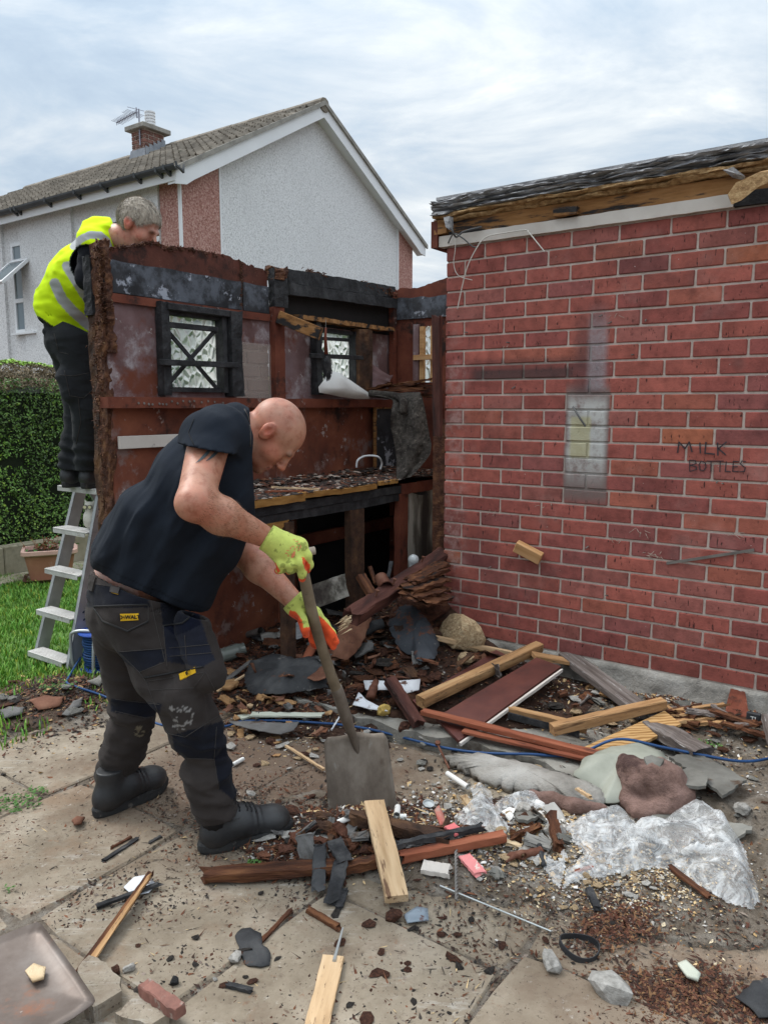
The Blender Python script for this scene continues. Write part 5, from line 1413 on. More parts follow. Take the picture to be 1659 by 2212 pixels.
# trousers
hipR, hipL = PY(300, 1320, 2.50), PY(262, 1325, 2.70)
knR, anR = PY(428, 1578, 2.42), PY(464, 1748, 2.44)
knL, anL = PY(290, 1535, 2.74), PY(248, 1682, 2.75)
mR = hipR.lerp(knR, .5)
tr_pr = [RC(PY(278, 1262, 2.59), PY(276, 1325, 2.60), .130, .134, LF, 1.12), (RC(PY(330, 1290, 2.58), PY(330, 1340, 2.57), .112, .115, LF, 1.25), .06), RC(hipR, mR, .122, .105), RC(mR, knR, .102, .078), RC(hipL, knL, .115, .080), (RC(knR, knR.lerp(anR, .55), .079, .074), .04), (RC(knR.lerp(anR, .55), anR, .074, .072), .03),
         (RC(knL, knL.lerp(anL, .55), .078, .077), .04), (RC(knL.lerp(anL, .55), anL, .077, .075), .03),
         (RC(PY(415, 1345, 2.42), PY(448, 1455, 2.37), .055, .062), .03), (RC(PY(395, 1500, 2.36), PY(415, 1560, 2.355), .06, .055), .025), (RC(PY(360, 1520, 2.38), PY(380, 1560, 2.38), .045, .04), .03)]
tu = union(tr_pr, .045)
wb = plane(PY(176, 1232, 2.5), PY(340, 1290, 2.5), PY(176, 1232, 2.5)+LF, 1)
if (Vector(wb[0]).dot(PY(300, 1000, 2.6))-wb[1]) < 0: wb = (-wb[0], -wb[1])
def trf(P):
    d = tu(P)
    x, y, z = P[:, 0], P[:, 1], P[:, 2]
    zz = float(anR.z)
    low = np.exp(-((z-zz-.06)/.09)**2)
    rings = (.022*np.abs(fbm(x*6+z*3, y*6, z*17+x*5, 3))-.004)*low*1.3+np.sin(z*70+9*fbm(x*5, y*5, z*3, 2)+x*20)*.003*low
    kn = np.exp(-((z-float(knR.z)+.08)/.10)**2)
    d = d+rings+.036*(np.abs(fbm(x*5+z*3, y*5, z*12, 3))-.15)*(.6+kn)+.006*fbm(x*22, y*22, z*22, 2)
    hp_ = P@wb[0]-wb[1]
    d = np.maximum(d, hp_); d = np.maximum(d, -np.where(hp_ > -.05, tu(P)+.012, 1.))
    for an, kn_ in ((anR, knR), (anL, knL)):
        ax = np.array((Vector(an)-Vector(kn_)).normalized(), f32); h = (P-np.array(an, f32))@ax
        nearleg = np.linalg.norm((P-np.array(an, f32))-np.outer(h, ax), axis=1) < .13
        d = np.where(nearleg, np.maximum(d, h-.022+.01*fbm(x*9, y*9, z, 2)), d)
    return d
ch = np.array([.034, .0285, .0265]); bl = np.array([.0075, .0085, .0135])
def tcol(V, px):
    c = np.tile(ch, (len(V), 1)); c *= (1+.25*fbm(V[:, 0]*5, V[:, 1]*5, V[:, 2]*5, 3))[:, None]
    def z(poly, cc):
        m = pin(px, poly); c[m] = np.array(cc)*(c[m]/ch)
    z([(170, 1258), (300, 1276), (320, 1284), (325, 1312), (190, 1312), (170, 1290)], bl)
    z([(170, 1195), (270, 1222), (352, 1262), (356, 1292), (300, 1277), (170, 1259)], ch*1.7)
    z([(345, 1285), (430, 1310), (434, 1350), (380, 1375), (352, 1350)], bl)
    z([(255, 1408), (355, 1401), (357, 1428), (302, 1452), (270, 1430)], bl*1.2)
    z([(353, 1352), (395, 1345), (429, 1320), (448, 1384), (465, 1425), (440, 1440), (362, 1430)], bl*1.9); z([(353, 1352), (395, 1345), (429, 1316), (434, 1332), (398, 1364), (355, 1372)], ch*1.15)
    z([(352, 1470), (440, 1440), (460, 1500), (380, 1512)], ch*1.05)
    z([(372, 1588), (495, 1553), (500, 1630), (463, 1640), (380, 1637)], bl); z([(463, 1640), (500, 1600), (520, 1740), (475, 1705)], bl)
    z([(240, 1508), (350, 1521), (345, 1546), (316, 1551), (240, 1536)], bl*1.3)
    # chalky scuff on the knee pocket
    q = (np.abs(pdist(px, [(372, 1530), (386, 1534), (402, 1530), (414, 1542), (410, 1560), (396, 1572), (378, 1570), (380, 1552)])) < 5.5) & (fbm(px[:, 0]*.25, px[:, 1]*.25, 1, 3) > .02)
    c[q] = c[q]*.3+np.array([.30,.29,.28])*.7
    q = (np.linalg.norm(px-np.array([302, 1580]), axis=1) < 12) & (fbm(px[:, 0]*.2, px[:, 1]*.2, 4, 3) > .0); c[q] = [.16,.14,.10]
    return c
to_, TV, TF = sculpt('trousers', trf, [PY(182, 1215, 2.6), PY(430, 1300, 2.6), hipR, hipL, knR, knL, anR, anL, PY(460, 1500, 2.33)], .11, .0055, M['workcloth'], tcol, man, O1)
skT = Skinner(TV, TF)
seams('stitching', skT, [[(204, 1312), (321, 1308), (321, 1340), (277, 1362), (223, 1340), (204, 1312)], [(325, 1290), (335, 1340), (350, 1400), (357, 1430), (302, 1452), (258, 1408), (355, 1401)], [(302, 1452), (316, 1472), (360, 1584), (400, 1592), (473, 1545)],
    [(353, 1352), (360, 1428), (362, 1445)], [(366, 1400), (452, 1392)], [(366, 1418), (458, 1410)], [(400, 1372), (404, 1430)], [(316, 1472), (380, 1462), (444, 1452), (419, 1486), (326, 1491)], [(445, 1452), (470, 1500), (473, 1545)], [(385, 1637), (463, 1640), (472, 1702)], [(463, 1640), (468, 1570)], [(250, 1510), (346, 1522)], [(250, 1536), (316, 1551), (345, 1546)], [(184, 1258), (300, 1277), (350, 1290)]], .0011, M['thread'], to_, O1)
seams('pocket_edge', skT, [[(353, 1352), (395, 1346), (429, 1318)], [(314, 1464), (380, 1452), (440, 1440)], [(204, 1310), (321, 1306)], [(204, 1313), (223, 1342), (277, 1364), (321, 1342)]], .0032, M['lace'], to_, O1)
M['loopcloth'] = mat('dark webbing', [(.035,.03,.028), (.06,.052,.048)], 40, bump=.3)
patch('belt_loop', skT, [(194, 1232), (212, 1237), (202, 1278), (190, 1270)], M['loopcloth'], to_, O1, .006)
patch('belt_loop', skT, [(246, 1234), (264, 1238), (258, 1284), (240, 1280)], M['loopcloth'], to_, O1, .007)
seams('yellow_bartack', skT, [[(247, 1236), (262, 1239)], [(242, 1280), (257, 1284)]], .0018, M['ythread'], to_, O1)
for (quad, ctr, xd, w) in (([(261, 1326), (300, 1325), (300, 1339), (262, 1341)], (281, 1333), (1, 0), .052), ([(387, 1457), (422, 1441), (424, 1453), (390, 1470)], (406, 1455), (.9, -.42), .05)):
    patch('logo_label', skT, quad, M['yellow_patch'], to_, O1, .003)
    q = skT(*ctr, .0046); q2 = skT(ctr[0]+10*xd[0], ctr[1]-10*xd[1]*-1, .0046)
    if q and q2:
        flat_text('DeWALT', .0165, M['black_print'], 'logo_lettering', to_, q[0]-O1, (q2[0]-q[0]), q[1], .0006)
# boots
def boot(parent, heel, toe, O, s=1., scuff=True, name='boot', h_shaft=.20):
    """heel and toe: ground points"""
    heel, toe = Vector(heel), Vector(toe); f = (toe-heel); L = f.length; f.normalize(); l = Vector((-f.y, f.x, 0)).normalized(); u = f.cross(l)
    if u.z < 0: u = -u
    P = lambda x, y, z: heel+f*x*L+l*y+u*z
    fr = [tuple(f), tuple(l), tuple(u)]
    up = [RC(P(.22, 0, .075), P(.24, 0, h_shaft), .052, .054, l, .9), RC(P(.20, 0, .065), P(.45, 0, .085), .052, .052, l, .95), (RC(P(.45, 0, .078), P(.76, .004, .060), .052, .047, l, 1.1), .03), (EL(P(.80, .003, .060), (.062, .056, .046), fr), .015), (EL(P(.15, 0, .055), (.046, .040, .05), fr), .02)]
    uf = union(up, .03); n = np.array(u, f32); ob = float(u.dot(heel))
    def ff(Q):
        d = uf(Q); z = Q@n-ob
        d = np.maximum(d, .022-z); d = np.maximum(d, z-h_shaft)
        q = (Q-np.array(heel, f32)); x = q@np.array(f, f32)/L
        return d+.0012*np.sin(z*260)*0+.005*np.exp(-((x-.60)/.05)**2)*np.sin(x*95)*.5
    def cf(V, px):
        c = np.tile([.017, .0175, .019], (len(V), 1)); q = V-np.array(heel); x = q@np.array(f)/L; z = q@np.array(u)
        d = smooth(x, .7, .95)*.5+smooth(-z, -.06, -.02)*.4; d = np.clip(d*(1+1.2*fbm(V[:, 0]*25, V[:, 1]*25, V[:, 2]*25, 3)), 0, 1)[:, None]
        c = c*(1-d*.5)+np.array([.085,.08,.075])*d*.5
        return c
    o, V, F = sculpt(name, ff, [heel, toe, P(.2, 0, h_shaft)], .07, .0045, M['leather'], cf, parent, O)
    # sole with tread lugs
    mb = MB(); N = 26; out = []
    for i in range(N):
        t = 2*math.pi*i/N; x = .5+.52*math.cos(t); w = .046+.006*math.cos(t) if math.cos(t) > 0 else .040
        w *= (1-.12*math.exp(-((x-.42)/.12)**2)); y = w*math.copysign(abs(math.sin(t))**.7, math.sin(t))*1.05
        out.append((x, y))
    for z, k in ((0, .96), (.010, 1.0), (.032, 1.01), (.040, .98)):
        for x, y in out: mb.v.append(P(.5+(x-.5)*k, y*k, z+(.012*max(0, x-.82)/.2))-O)
    for j in range(3):
        for i in range(N): mb.f.append([j*N+i, j*N+(i+1) % N, (j+1)*N+(i+1) % N, (j+1)*N+i])
    mb.f.append(list(range(N-1, -1, -1))); mb.f.append([3*N+i for i in range(N)])
    so2 = mb.build('sole', M['rubber'], o)
    lc = MB(); sk = BVHTree.FromPolygons([tuple(v) for v in V], [tuple(int(i) for i in q) for q in F])
    for i in range(6):
        x = .36+.045*i; row = []
        for k in range(7):
            y = -.032+.064*k/6; start = P(x-(.04 if i < 3 else 0)+(.012 if k % 2 else 0), y, .30 if i < 3 else .2)
            h = sk.ray_cast(start, -u)
            if h[0]: row.append(h[0]+h[1]*.002-O)
        if len(row) > 2: lc.tube(row, .0024, 5)
    lc.build('laces', M['lace'], o, smooth=True)
    return o, V, F
M['rubber'] = mat('dusty rubber sole', [(.018,.018,.019), (.04,.04,.04)], 14, bump=.6, rough=.8, spots=[((.11,.10,.09), 20, .6, .7)])
b1, B1V, B1F = boot(man, G(432, 1842), G(628, 1794), O1)
b2, _, _ = boot(man, G(206, 1768), G(358, 1700), O1, h_shaft=.165)
skb = Skinner(B1V, B1F)
q, q2 = skb(508, 1772, .002), skb(514, 1770, .002)
if q and q2: flat_text('SAFETY', .011, M['thread'], 'boot_lettering', b1, q[0]-O1, q2[0]-q[0], q[1])
# sock / cuff inside the boot top
for an, kn_ in ((anR, knR), (anL, knL)):
    d = (an-kn_).normalized(); mb = MB().tube([an-O1-d*.02, an-O1+d*.05], [.056, .052], 14); mb.build('boot_cuff', M['lace'], man, smooth=True)

# gloves
yl = np.array([.60, .68, .16]); orr = np.array([.80, .10, .03])
handleA, handleB = PY(604, 1203, 2.43), PY(680, 1189, 2.475)
shaft_top = PY(648, 1208, 2.455)
pR = PY(622, 1186, 2.405)
chR = [[PY(650, 1180, 2.40), PY(664, 1200, 2.395), PY(668, 1220, 2.41), PY(664, 1231, 2.43)],
       [PY(640, 1196, 2.385), PY(648, 1217, 2.375), PY(653, 1238, 2.395), PY(653, 1250, 2.41)],
       [PY(620, 1203, 2.385), PY(627, 1219, 2.375), PY(629, 1230, 2.39), PY(624, 1234, 2.42)],
       [PY(601, 1203, 2.39), PY(607, 1218, 2.38), PY(607, 1229, 2.395), PY(601, 1233, 2.42)],
       [PY(598, 1180, 2.43), PY(622, 1205, 2.46), PY(642, 1215, 2.475)]]
gR = union([RC(PY(568, 1157, 2.378), PY(580, 1163, 2.385), .041, .039), RC(PY(580, 1163, 2.385), PY(612, 1176, 2.40), .037, .040, (.35, -.1, -.9), 1.1), (RC(PY(604, 1192, 2.40), PY(646, 1180, 2.405), .032, .030), .03)]+[(a, .012) for a, _ in hand(chR, .0142)], .02)
cpl = plane(PY(588, 1139, 2.38), PY(563, 1180, 2.38), PY(575, 1160, 2.6), 1)
if (Vector(cpl[0]).dot(PY(540, 1150, 2.38))-cpl[1]) < 0: cpl = (-cpl[0], -cpl[1])
def gRf(P): return np.maximum(gR(P)+.0012*np.sin((P@cpl[0])*900)*(P@cpl[0]-cpl[1] > -.02), P@cpl[0]-cpl[1])
def gRc(V, px):
    c = np.tile(yl, (len(V), 1)); tips = np.array([list(ch[-1]) for ch in chR[:4]])
    d = np.min(np.linalg.norm(V[:, None]-tips[None], axis=2), axis=1)
    back = (V[:, 1] > 2.415) | (d < .0175)
    back |= pin(px, [(652, 1202), (657, 1204), (671, 1222), (668, 1236), (660, 1232), (655, 1218)])|pin(px, [(590, 1216), (596, 1216), (606, 1234), (600, 1238)])
    c[back] = orr; cf_ = (V@cpl[0]-cpl[1]) > -.006; c[cf_] = yl*.8
    dirt = fbm(V[:, 0]*60, V[:, 1]*60, V[:, 2]*60, 3) > .22; c[dirt] *= .55
    return c
gr, GRV, GRF = sculpt('glove', gRf, [p for ch_ in chR for p in ch_]+[pR, PY(565, 1155, 2.38)], .06, .003, M['knit'], gRc, man, O1)
tag(gr, 'yellow knitted glove with orange palm on the upper hand')
skG = Skinner(GRV, GRF); pm = MB(); rg = random.Random(77)
def blob(x, y, w, h):
    quad = [(x-w, y-h), (x+w, y-h), (x+w, y+h), (x-w, y+h)]; pts = [skG(a_, b_, .0009) for a_, b_ in quad]
    if all(pts): pm.add([p[0]-O1 for p in pts], [(3, 2, 1, 0)])
for (x, y, w, h) in [(634, 1198, 3.5, 3), (632, 1202, 3, 2.5), (636, 1193, 2, 2), (619, 1195, 2.4, 1), (623, 1200, 1, 2.4), (622, 1189, 3, .8), (628, 1184, 1, 2.4), (633, 1180, 3, .8), (637, 1186, .8, 2.6), (642, 1182, 1, 2.4), (645, 1188, 2, .9), (648, 1183, .9, 2.2), (641, 1170, 3, .7), (646, 1175, 2.6, .7), (636, 1166, 2.4, .7), (650, 1180, .8, 2.6)]: blob(x, y, w, h)
pm.build('glove_print', M['orange_print'], gr)
# lower hand, open round the back of the shaft
chL = [[PY(648, 1318, 2.535), PY(654, 1340, 2.505), PY(659, 1358, 2.50), PY(661, 1371, 2.51)],
       [PY(684, 1322, 2.60), PY(702, 1348, 2.59), PY(716, 1368, 2.585), PY(726, 1386, 2.58)],
       [PY(682, 1335, 2.60), PY(698, 1360, 2.60), PY(710, 1380, 2.595), PY(720, 1397, 2.59)],
       [PY(676, 1345, 2.60), PY(682, 1365, 2.60), PY(684, 1382, 2.595), PY(684, 1394, 2.585)],
       [PY(668, 1340, 2.59), PY(672, 1360, 2.59), PY(677, 1380, 2.58), PY(679, 1390, 2.58)]]
gL = union([RC(PY(630, 1294, 2.557), PY(642, 1307, 2.56), .040, .038), RC(PY(642, 1307, 2.56), PY(668, 1330, 2.585), .037, .040)]+[(a, .016) for a, _ in hand(chL, .0145)], .025)
cpl2 = plane(PY(647, 1280, 2.55), PY(618, 1308, 2.55), PY(632, 1294, 2.75), 1)
if (Vector(cpl2[0]).dot(PY(600, 1260, 2.56))-cpl2[1]) < 0: cpl2 = (-cpl2[0], -cpl2[1])
def gLf(P): return np.maximum(gL(P), P@cpl2[0]-cpl2[1])
def gLc(V, px):
    c = np.tile(yl*.92, (len(V), 1))
    c[pin(px, [(626, 1318), (640, 1322), (652, 1338), (656, 1356), (680, 1352), (680, 1410), (640, 1400), (622, 1340)])] = orr
    c[pin(px, [(690, 1330), (700, 1338), (722, 1362), (735, 1380), (740, 1410), (670, 1420), (676, 1340)])] = orr
    cf_ = (V@cpl2[0]-cpl2[1]) > -.006; c[cf_] = yl*.75
    dirt = fbm(V[:, 0]*60, V[:, 1]*60, V[:, 2]*60, 3) > .24; c[dirt] *= .6
    return c
gl, _, _ = sculpt('glove', gLf, [p for ch_ in chL for p in ch_]+[PY(625, 1290, 2.56)], .06, .003, M['knit'], gLc, man, O1)
tag(gl, 'yellow knitted glove with orange palm on the lower hand')

# ---------------------------------------------------------------- shovel in his hands
shv = thing('shovel', 'muddy square-mouth shovel with worn wooden shaft held upright by the bald man', 'shovel', G(785, 1771))
SO = Vector(shv.location)
M['shaftwood'] = mat('worn muddy shaft', [(.09,.065,.04), (.17,.13,.085), (.26,.205,.14)], 5, stretch=(1, 1, 1), bump=.3, spots=[((.05,.035,.025), 9, .55, .66)])
M['handleend'] = mat('bare handle wood', [(.3,.24,.18), (.42,.35,.27)], 12, bump=.2)
M['mudsteel'] = mat('rusty muddy shovel steel', [(.06,.044,.033), (.14,.112,.088), (.235,.20,.165)], 7, stretch=(1, 1, .5), rough=.62, metal=.15, bump=.4, bscale=60, spots=[((.22,.2,.17), 14, .56, .68), ((.045,.022,.012), 4, .56, .66)])
sp_ = [PY(*q)-SO for q in ((649, 1206, 2.46), (676, 1330, 2.535), (704, 1425, 2.60), (728, 1493, 2.65))]
MB().tube(spline(sp_, 6), .0195, 16).build('shaft', M['shaftwood'], shv, smooth=True)
MB().tube([handleA-SO, handleB-SO], .0135, 14).build('handle', M['handleend'], shv, smooth=True)
sk_ = [PY(*q)-SO for q in ((726, 1486, 2.648), (732, 1500, 2.655), (746, 1545, 2.69), (762, 1590, 2.725), (778, 1640, 2.73))]
MB().tube(spline(sk_, 5), [.0225]*6+[.0225]*5+list(np.linspace(.022, .016, 5))+list(np.linspace(.015, .004, 5)), 14).build('socket', M['mudsteel'], shv, smooth=True)
bl_ = MB(); NU, NV = 16, 16
TLp, TRp, BLp, BRp = PY(700, 1592, 2.735), PY(836, 1581, 2.735), G(712, 1768), G(862, 1768)
for s in (0, 1):
    for j in range(NV+1):
        for i in range(NU+1):
            u, v = i/NU, j/NV; p = TLp.lerp(TRp, u).lerp(BLp.lerp(BRp, u), v)
            cu = abs(2*u-1); p = p+Vector((0, -.022*cu**3*(1-.4*v)+.012*(1-cu)+s*.003, -.0*v))
            if v == 0: p.z += .004*math.cos(4*math.pi*u); 
            if v < .12: p.y -= .01*(1-v/.12)*0
            if j in (0,) and i in (0, NU): p.x += .008*(1 if i == 0 else -1); p.z -= .006
            bl_.v.append(p-SO)
N = (NU+1)*(NV+1)
for j in range(NV):
    for i in range(NU):
        a = j*(NU+1)+i; q = [a, a+1, a+NU+2, a+NU+1]; bl_.f.append(q[::-1]); bl_.f.append([k+N for k in q])
for j in range(NV):
    for i in (0, NU): a = j*(NU+1)+i; b = a+NU+1; bl_.f.append([a, b, b+N, a+N])
for i in range(NU):
    for j in (0, NV): a = j*(NU+1)+i; b = a+1; bl_.f.append([a, b, b+N, a+N])
bl_.build('blade', M['mudsteel'], shv, smooth=True)
# ================================================================ STEPLADDER behind the shed wall, and the man on it
LT = {'tl': onA(164, 1049, -4.27), 'tr': onA(213, 1056, -3.90)}
lad = thing('stepladder', 'paint spattered aluminium stepladder standing on the lawn behind the burnt wall', 'stepladder', W(-4.08, 2.38, 0), ANG)
L = Rel(lad, -4.08, 2.38)
def chan(mb, p, q, w, d, nrm=(0, 1, 0)):
    """open channel section between two points: w across, d deep"""
    p, q = Vector(p), Vector(q); x = (q-p).normalized(); y = Vector(nrm); y = (y-x*y.dot(x)).normalized(); z = x.cross(y); t = .0025
    for (y0, y1, z0, z1) in ((0, t, -w/2, w/2), (0, d, -w/2, -w/2+t), (0, d, w/2-t, w/2)):
        c = [p+y*a_+z*b_ for a_, b_ in ((y0, z0), (y1, z0), (y1, z1), (y0, z1))]; e = [k+(q-p) for k in c]
        mb.add(c+e, [(3, 2, 1, 0), (4, 5, 6, 7), (0, 1, 5, 4), (1, 2, 6, 5), (2, 3, 7, 6), (3, 0, 4, 7)])
fl0, fr0 = Vector((-4.29, 2.41, .0)), Vector((-3.88, 2.36, 0))
fl1, fr1 = Vector(LT['tl']), Vector(LT['tr'])
print('ladder top', fl1, fr1)
topz_l = (fl1.z+fr1.z)/2
for p, q in ((fl0, fl1), (fr0, fr1)):
    mb = MB(); chan(mb, p, q, .028, .075); L.build(mb, 'stile', M['alu'])
for k, t in enumerate([.055, .29, .525, .76, 1.0]):
    p, q = fl0.lerp(fl1, t), fr0.lerp(fr1, t); z = (p.z+q.z)/2; by = min(p.y, q.y)-.02; e = .012 if k == 4 else -.03
    mb = MB(); mb.bbox(p.x-e-.0, q.x+e*.4, by, by+.095, z-.004, z+.004, .001); mb.box(p.x-e, q.x+e, by, by+.004, z-.026, z-.005); mb.box(p.x-e, q.x+e, by+.085, by+.089, z-.03, z-.005)
    for r_ in range(7): mb.box(p.x-e+.002, q.x+e-.002, by+.012+r_*.013, by+.016+r_*.013, z+.0041, z+.006)
    L.build(mb, 'tread', M['alutread'])
for p, q, s in ((fl0, fl1, 1), (fr0, fr1, -1)):
    mb = MB(); chan(mb, Vector((p.x+.03*s, fl1.y+.62, 0)), Vector((q.x, q.y+.08, topz_l-.04)), .022, .035); L.build(mb, 'rear_leg', M['alu'])
mb = MB().box(fl0.x+.05, fr0.x-.05, fl1.y+.50, fl1.y+.51, .28, .31); L.build(mb, 'rear_brace', M['alu'])

# owl ornament on the second step
oz = fl0.lerp(fl1, .76).z+.007; op = PY(205, 1122, W(-3.98, 2.68).y)
ox = Vector(onA(204, 1122, -3.99)); opos = W(-3.985, 2.64, oz)
owl = thing('owl_ornament', 'small white owl ornament with round eyes standing on the fourth ladder step', 'garden ornament', opos)
def owlf(P): return union([EL((0, 0, .062), (.036, .034, .062)), (EL((0, 0, .135), (.033, .03, .032)), .02), (RC((-.02, 0, .155), (-.028, 0, .175), .01, .003), .008), (RC((.02, 0, .155), (.028, 0, .175), .01, .003), .008), (EL((-.03, .0, .06), (.012, .022, .042)), .01), (EL((.03, 0, .06), (.012, .022, .042)), .01)], .01)(P)-.0015*np.abs(np.sin(P[:, 2]*260)*np.sin(P[:, 0]*230))
V, F = snet(owlf, (-.06, -.06, -.01), (.06, .06, .19), .004)
M['owlwhite'] = mat('cream resin', [(.42,.4,.34), (.6,.58,.52)], 30, bump=.3)
link('owl_body', mesh(V.tolist(), F.tolist(), M['owlwhite'], True), owl)
for s in (-1, 1):
    MB().tube([(s*.014-.004, -.026, .138), (s*.014-.005, -.034, .138)], .0135, 14).build('eye_ring', M['steelgrey'], owl)
    MB().tube([(s*.014-.005, -.034, .138), (s*.014-.005, -.036, .138)], .009, 14).build('eye', M['yellow_eye'] if 'yellow_eye' in M else mat('pale yellow eye', [(.6,.58,.35)], bump=0), owl)

# man on the ladder
O2 = W(-3.98, 2.68, topz_l+.006)
man2 = thing('person', 'grey-haired man in yellow high-visibility vest leaning over the burnt wall from a ladder', 'person', O2)
LF2 = Vector((-.40, .92, 0)).normalized()
hc2 = PY(300, 490, 4.12); hu2 = Vector((.50, -.08, .84)); hf2 = Vector((.80, -.18, -.46)); HS = 1.06
hp2, hcut2, HP2, hfr2 = head_prims(hc2, hu2, hf2, HS)
ft1, ft2 = PY(152, 1040, O2.y+.02), PY(193, 1044, O2.y-.04)
Yh = 4.42
P0, P1_, P2_ = PY(150, 700, Yh), PY(178, 600, 4.34), PY(222, 520, 4.24)
sR2, sL2 = PY(205, 532, 4.12), PY(262, 520, 4.42)
eR2, eL2 = PY(192, 600, 4.10), PY(330, 575, 4.36)
wR2, wL2 = PY(300, 560, 4.20), PY(350, 560, 4.2)
hL2, hR2 = PY(148, 725, Yh+.08), PY(165, 730, Yh-.08)
kL2, kR2 = PY(176, 885, 4.52), PY(192, 885, 4.38)
aL2, aR2 = PY(156, 1000, ft1.y), PY(193, 1003, ft2.y)
nb2, nk2 = PY(238, 510, 4.2), HP2(-.04, 0, -.07)
u2 = union([RC(P0, P1_, .11, .11, LF2, 1.2), RC(P1_, P2_, .10, .08, LF2, 1.5), RC(nb2, nk2, .062, .06), RC(sR2, eR2, .052, .045), RC(eR2, wR2, .045, .035), RC(sL2, eL2, .052, .045), RC(eL2, wL2, .045, .035), RC(nb2, HP2(.01, 0, -.09), .05, .04)]+
    [(RC(wR2, wR2+(wR2-eR2).normalized()*.07, .036, .034), .02), (RC(wL2, wL2+Vector((0, 0, -.07)), .036, .03), .02)]+hp2, .03)
u2s = subtract(u2, hcut2)
fA_, lA_, uA_ = [np.array(v) for v in hfr2]
def b2c(V, px): return head_cols(V, hc2, np.array([.50, .26, .185]), (.28,.24,.20), lambda x, y, z: smooth(z, -.0, .03)*smooth(-x, -.06, -.03), HS)
bo2, BV2, BF2 = sculpt('body', u2s, [P0, P1_, P2_, sR2, sL2, eR2, eL2, wR2, wL2, hc2], .18, .005, M['skin'], b2c, man2, O2)
for c_, HPx, sc in ((hc2, HP2, HS),): pass
# grey hair
def hairf(P):
    q = (P-np.array(hc2, f32))/HS; x, y, z = q@fA_, q@lA_, q@uA_
    d = EL((0, 0, 0), (.112, .089, .100))(np.stack([x+.014, y, z-.032], 1))
    hairline = np.maximum(x*.75-z*1.0-.035+.0*y, 0)
    cut = np.maximum(smooth(x, -.02, .03)*.0+(x*1.0-z*.95-.030)*.75, (-.055-z)+.0)
    ear = .034-np.sqrt((x-.004)**2+(z+.012)**2); cut = np.maximum(cut, np.where(np.abs(y) > .06, ear, -1))
    st = np.sin((y*1.+.3*z)*420+8*fbm(x*14, y*20, z*14, 3)*3)*.0016
    d = d-.008*fbm(x*30, y*90, z*30+2, 3)-st*.6
    return np.maximum(d, cut)*HS
hb = np.array([.36, .31, .25])
def hcol(V, px):
    q = (V-np.array(hc2)); y = q@lA_; x = q@fA_; z = q@uA_
    n = fbm(y*130, x*16, z*16, 3); n = n+fbm(y*260, x*30, z*30, 2)*.9; c = hb*(1+.9*n)[:, None]; c *= (1-.35*smooth(-x, .02, .08))[:, None]; return c
ho, HV, HF = sculpt('hair', hairf, [hc2], .15, .0032, clothmat('grey hair', rough=.55, sheen=.0, bscale=260, bump=.4), hcol, bo2, O2)
rsh = np.random.RandomState(9); hs = []; hc_ = []; crown = np.array(HP2(-.06, 0, .11))
cq = (HV-np.array(hc2)); nrm_ = cq/np.linalg.norm(cq, axis=1)[:, None]
for i in rsh.randint(0, len(HV), 7000):
    n_ = nrm_[i]; d = HV[i]-crown; d = d-n_*(d@n_); L_ = np.linalg.norm(d); d = d/max(L_, 1e-4)+rsh.normal(size=3)*.22; d = d+n_*.22; d /= np.linalg.norm(d); s = np.cross(d, n_)*.0009; L_ = rsh.uniform(.012, .028)
    p = HV[i]-np.array(O2)-d*L_*.4; hs += [p-s, p+s, p+d*L_+s*.2, p+d*L_-s*.2]; v_ = rsh.uniform(.55, 1.5); hc_ += [hb*v_]*4
M['hairstrand'] = mat('grey hair strand', [(1., 1., 1.)], attr=True, bump=0, rough=.5)
tag(link('hair_strands', mesh([tuple(v) for v in hs], [(i, i+1, i+2, i+3) for i in range(0, len(hs), 4)], M['hairstrand'], cols=np.array(hc_)), ho), kind='stuff')
# dark long-sleeved top
def topf(P): return union([RC(P0, P1_, .120, .122, LF2, 1.15), RC(P1_, P2_, .118, .085, LF2, 1.5), RC(P2_, sR2, .085, .074), RC(sR2, eR2, .078, .062), RC(eR2, wR2, .062, .045), RC(P2_, sL2, .1, .078), RC(sL2, eL2, .076, .062), RC(eL2, wL2, .06, .045)], .03)(P)+.01*(np.abs(fbm(P[:, 0]*8, P[:, 1]*8, P[:, 2]*14, 3))-.12)
sculpt('dark_top', topf, [P0, P2_, sR2, sL2, eR2, eL2, wR2, wL2], .16, .007, M['cotton'], lambda V, px: np.tile([.012, .013, .017], (len(V), 1)), man2, O2)
# vest
vest_u = union([RC(PY(148, 668, Yh), P1_, .170, .160, LF2, 1.12), RC(P1_, PY(222, 528, 4.24), .158, .115, LF2, 1.5), (RC(PY(140, 650, Yh), PY(160, 715, Yh), .14, .13), .05), (RC(PY(222, 522, 4.18), PY(246, 518, 4.2), .085, .075), .03), (RC(P2_, sR2, .118, .092), .03), (RC(P2_, sL2, .118, .092), .03), (RC(sR2, sR2.lerp(eR2, .25), .092, .088), .02)], .05)
vb = plane(PY(95, 700, Yh), PY(170, 752, Yh-.05), PY(95, 700, Yh)+LF2, 1)
if (Vector(vb[0]).dot(PY(120, 760, Yh))-vb[1]) < 0: vb = (-vb[0], -vb[1])
vn = plane(PY(242, 478, 4.2), PY(254, 545, 4.2), PY(242, 478, 4.2)+LF2, 1)
if (Vector(vn[0]).dot(PY(300, 500, 4.2))-vn[1]) < 0: vn = (-vn[0], -vn[1])
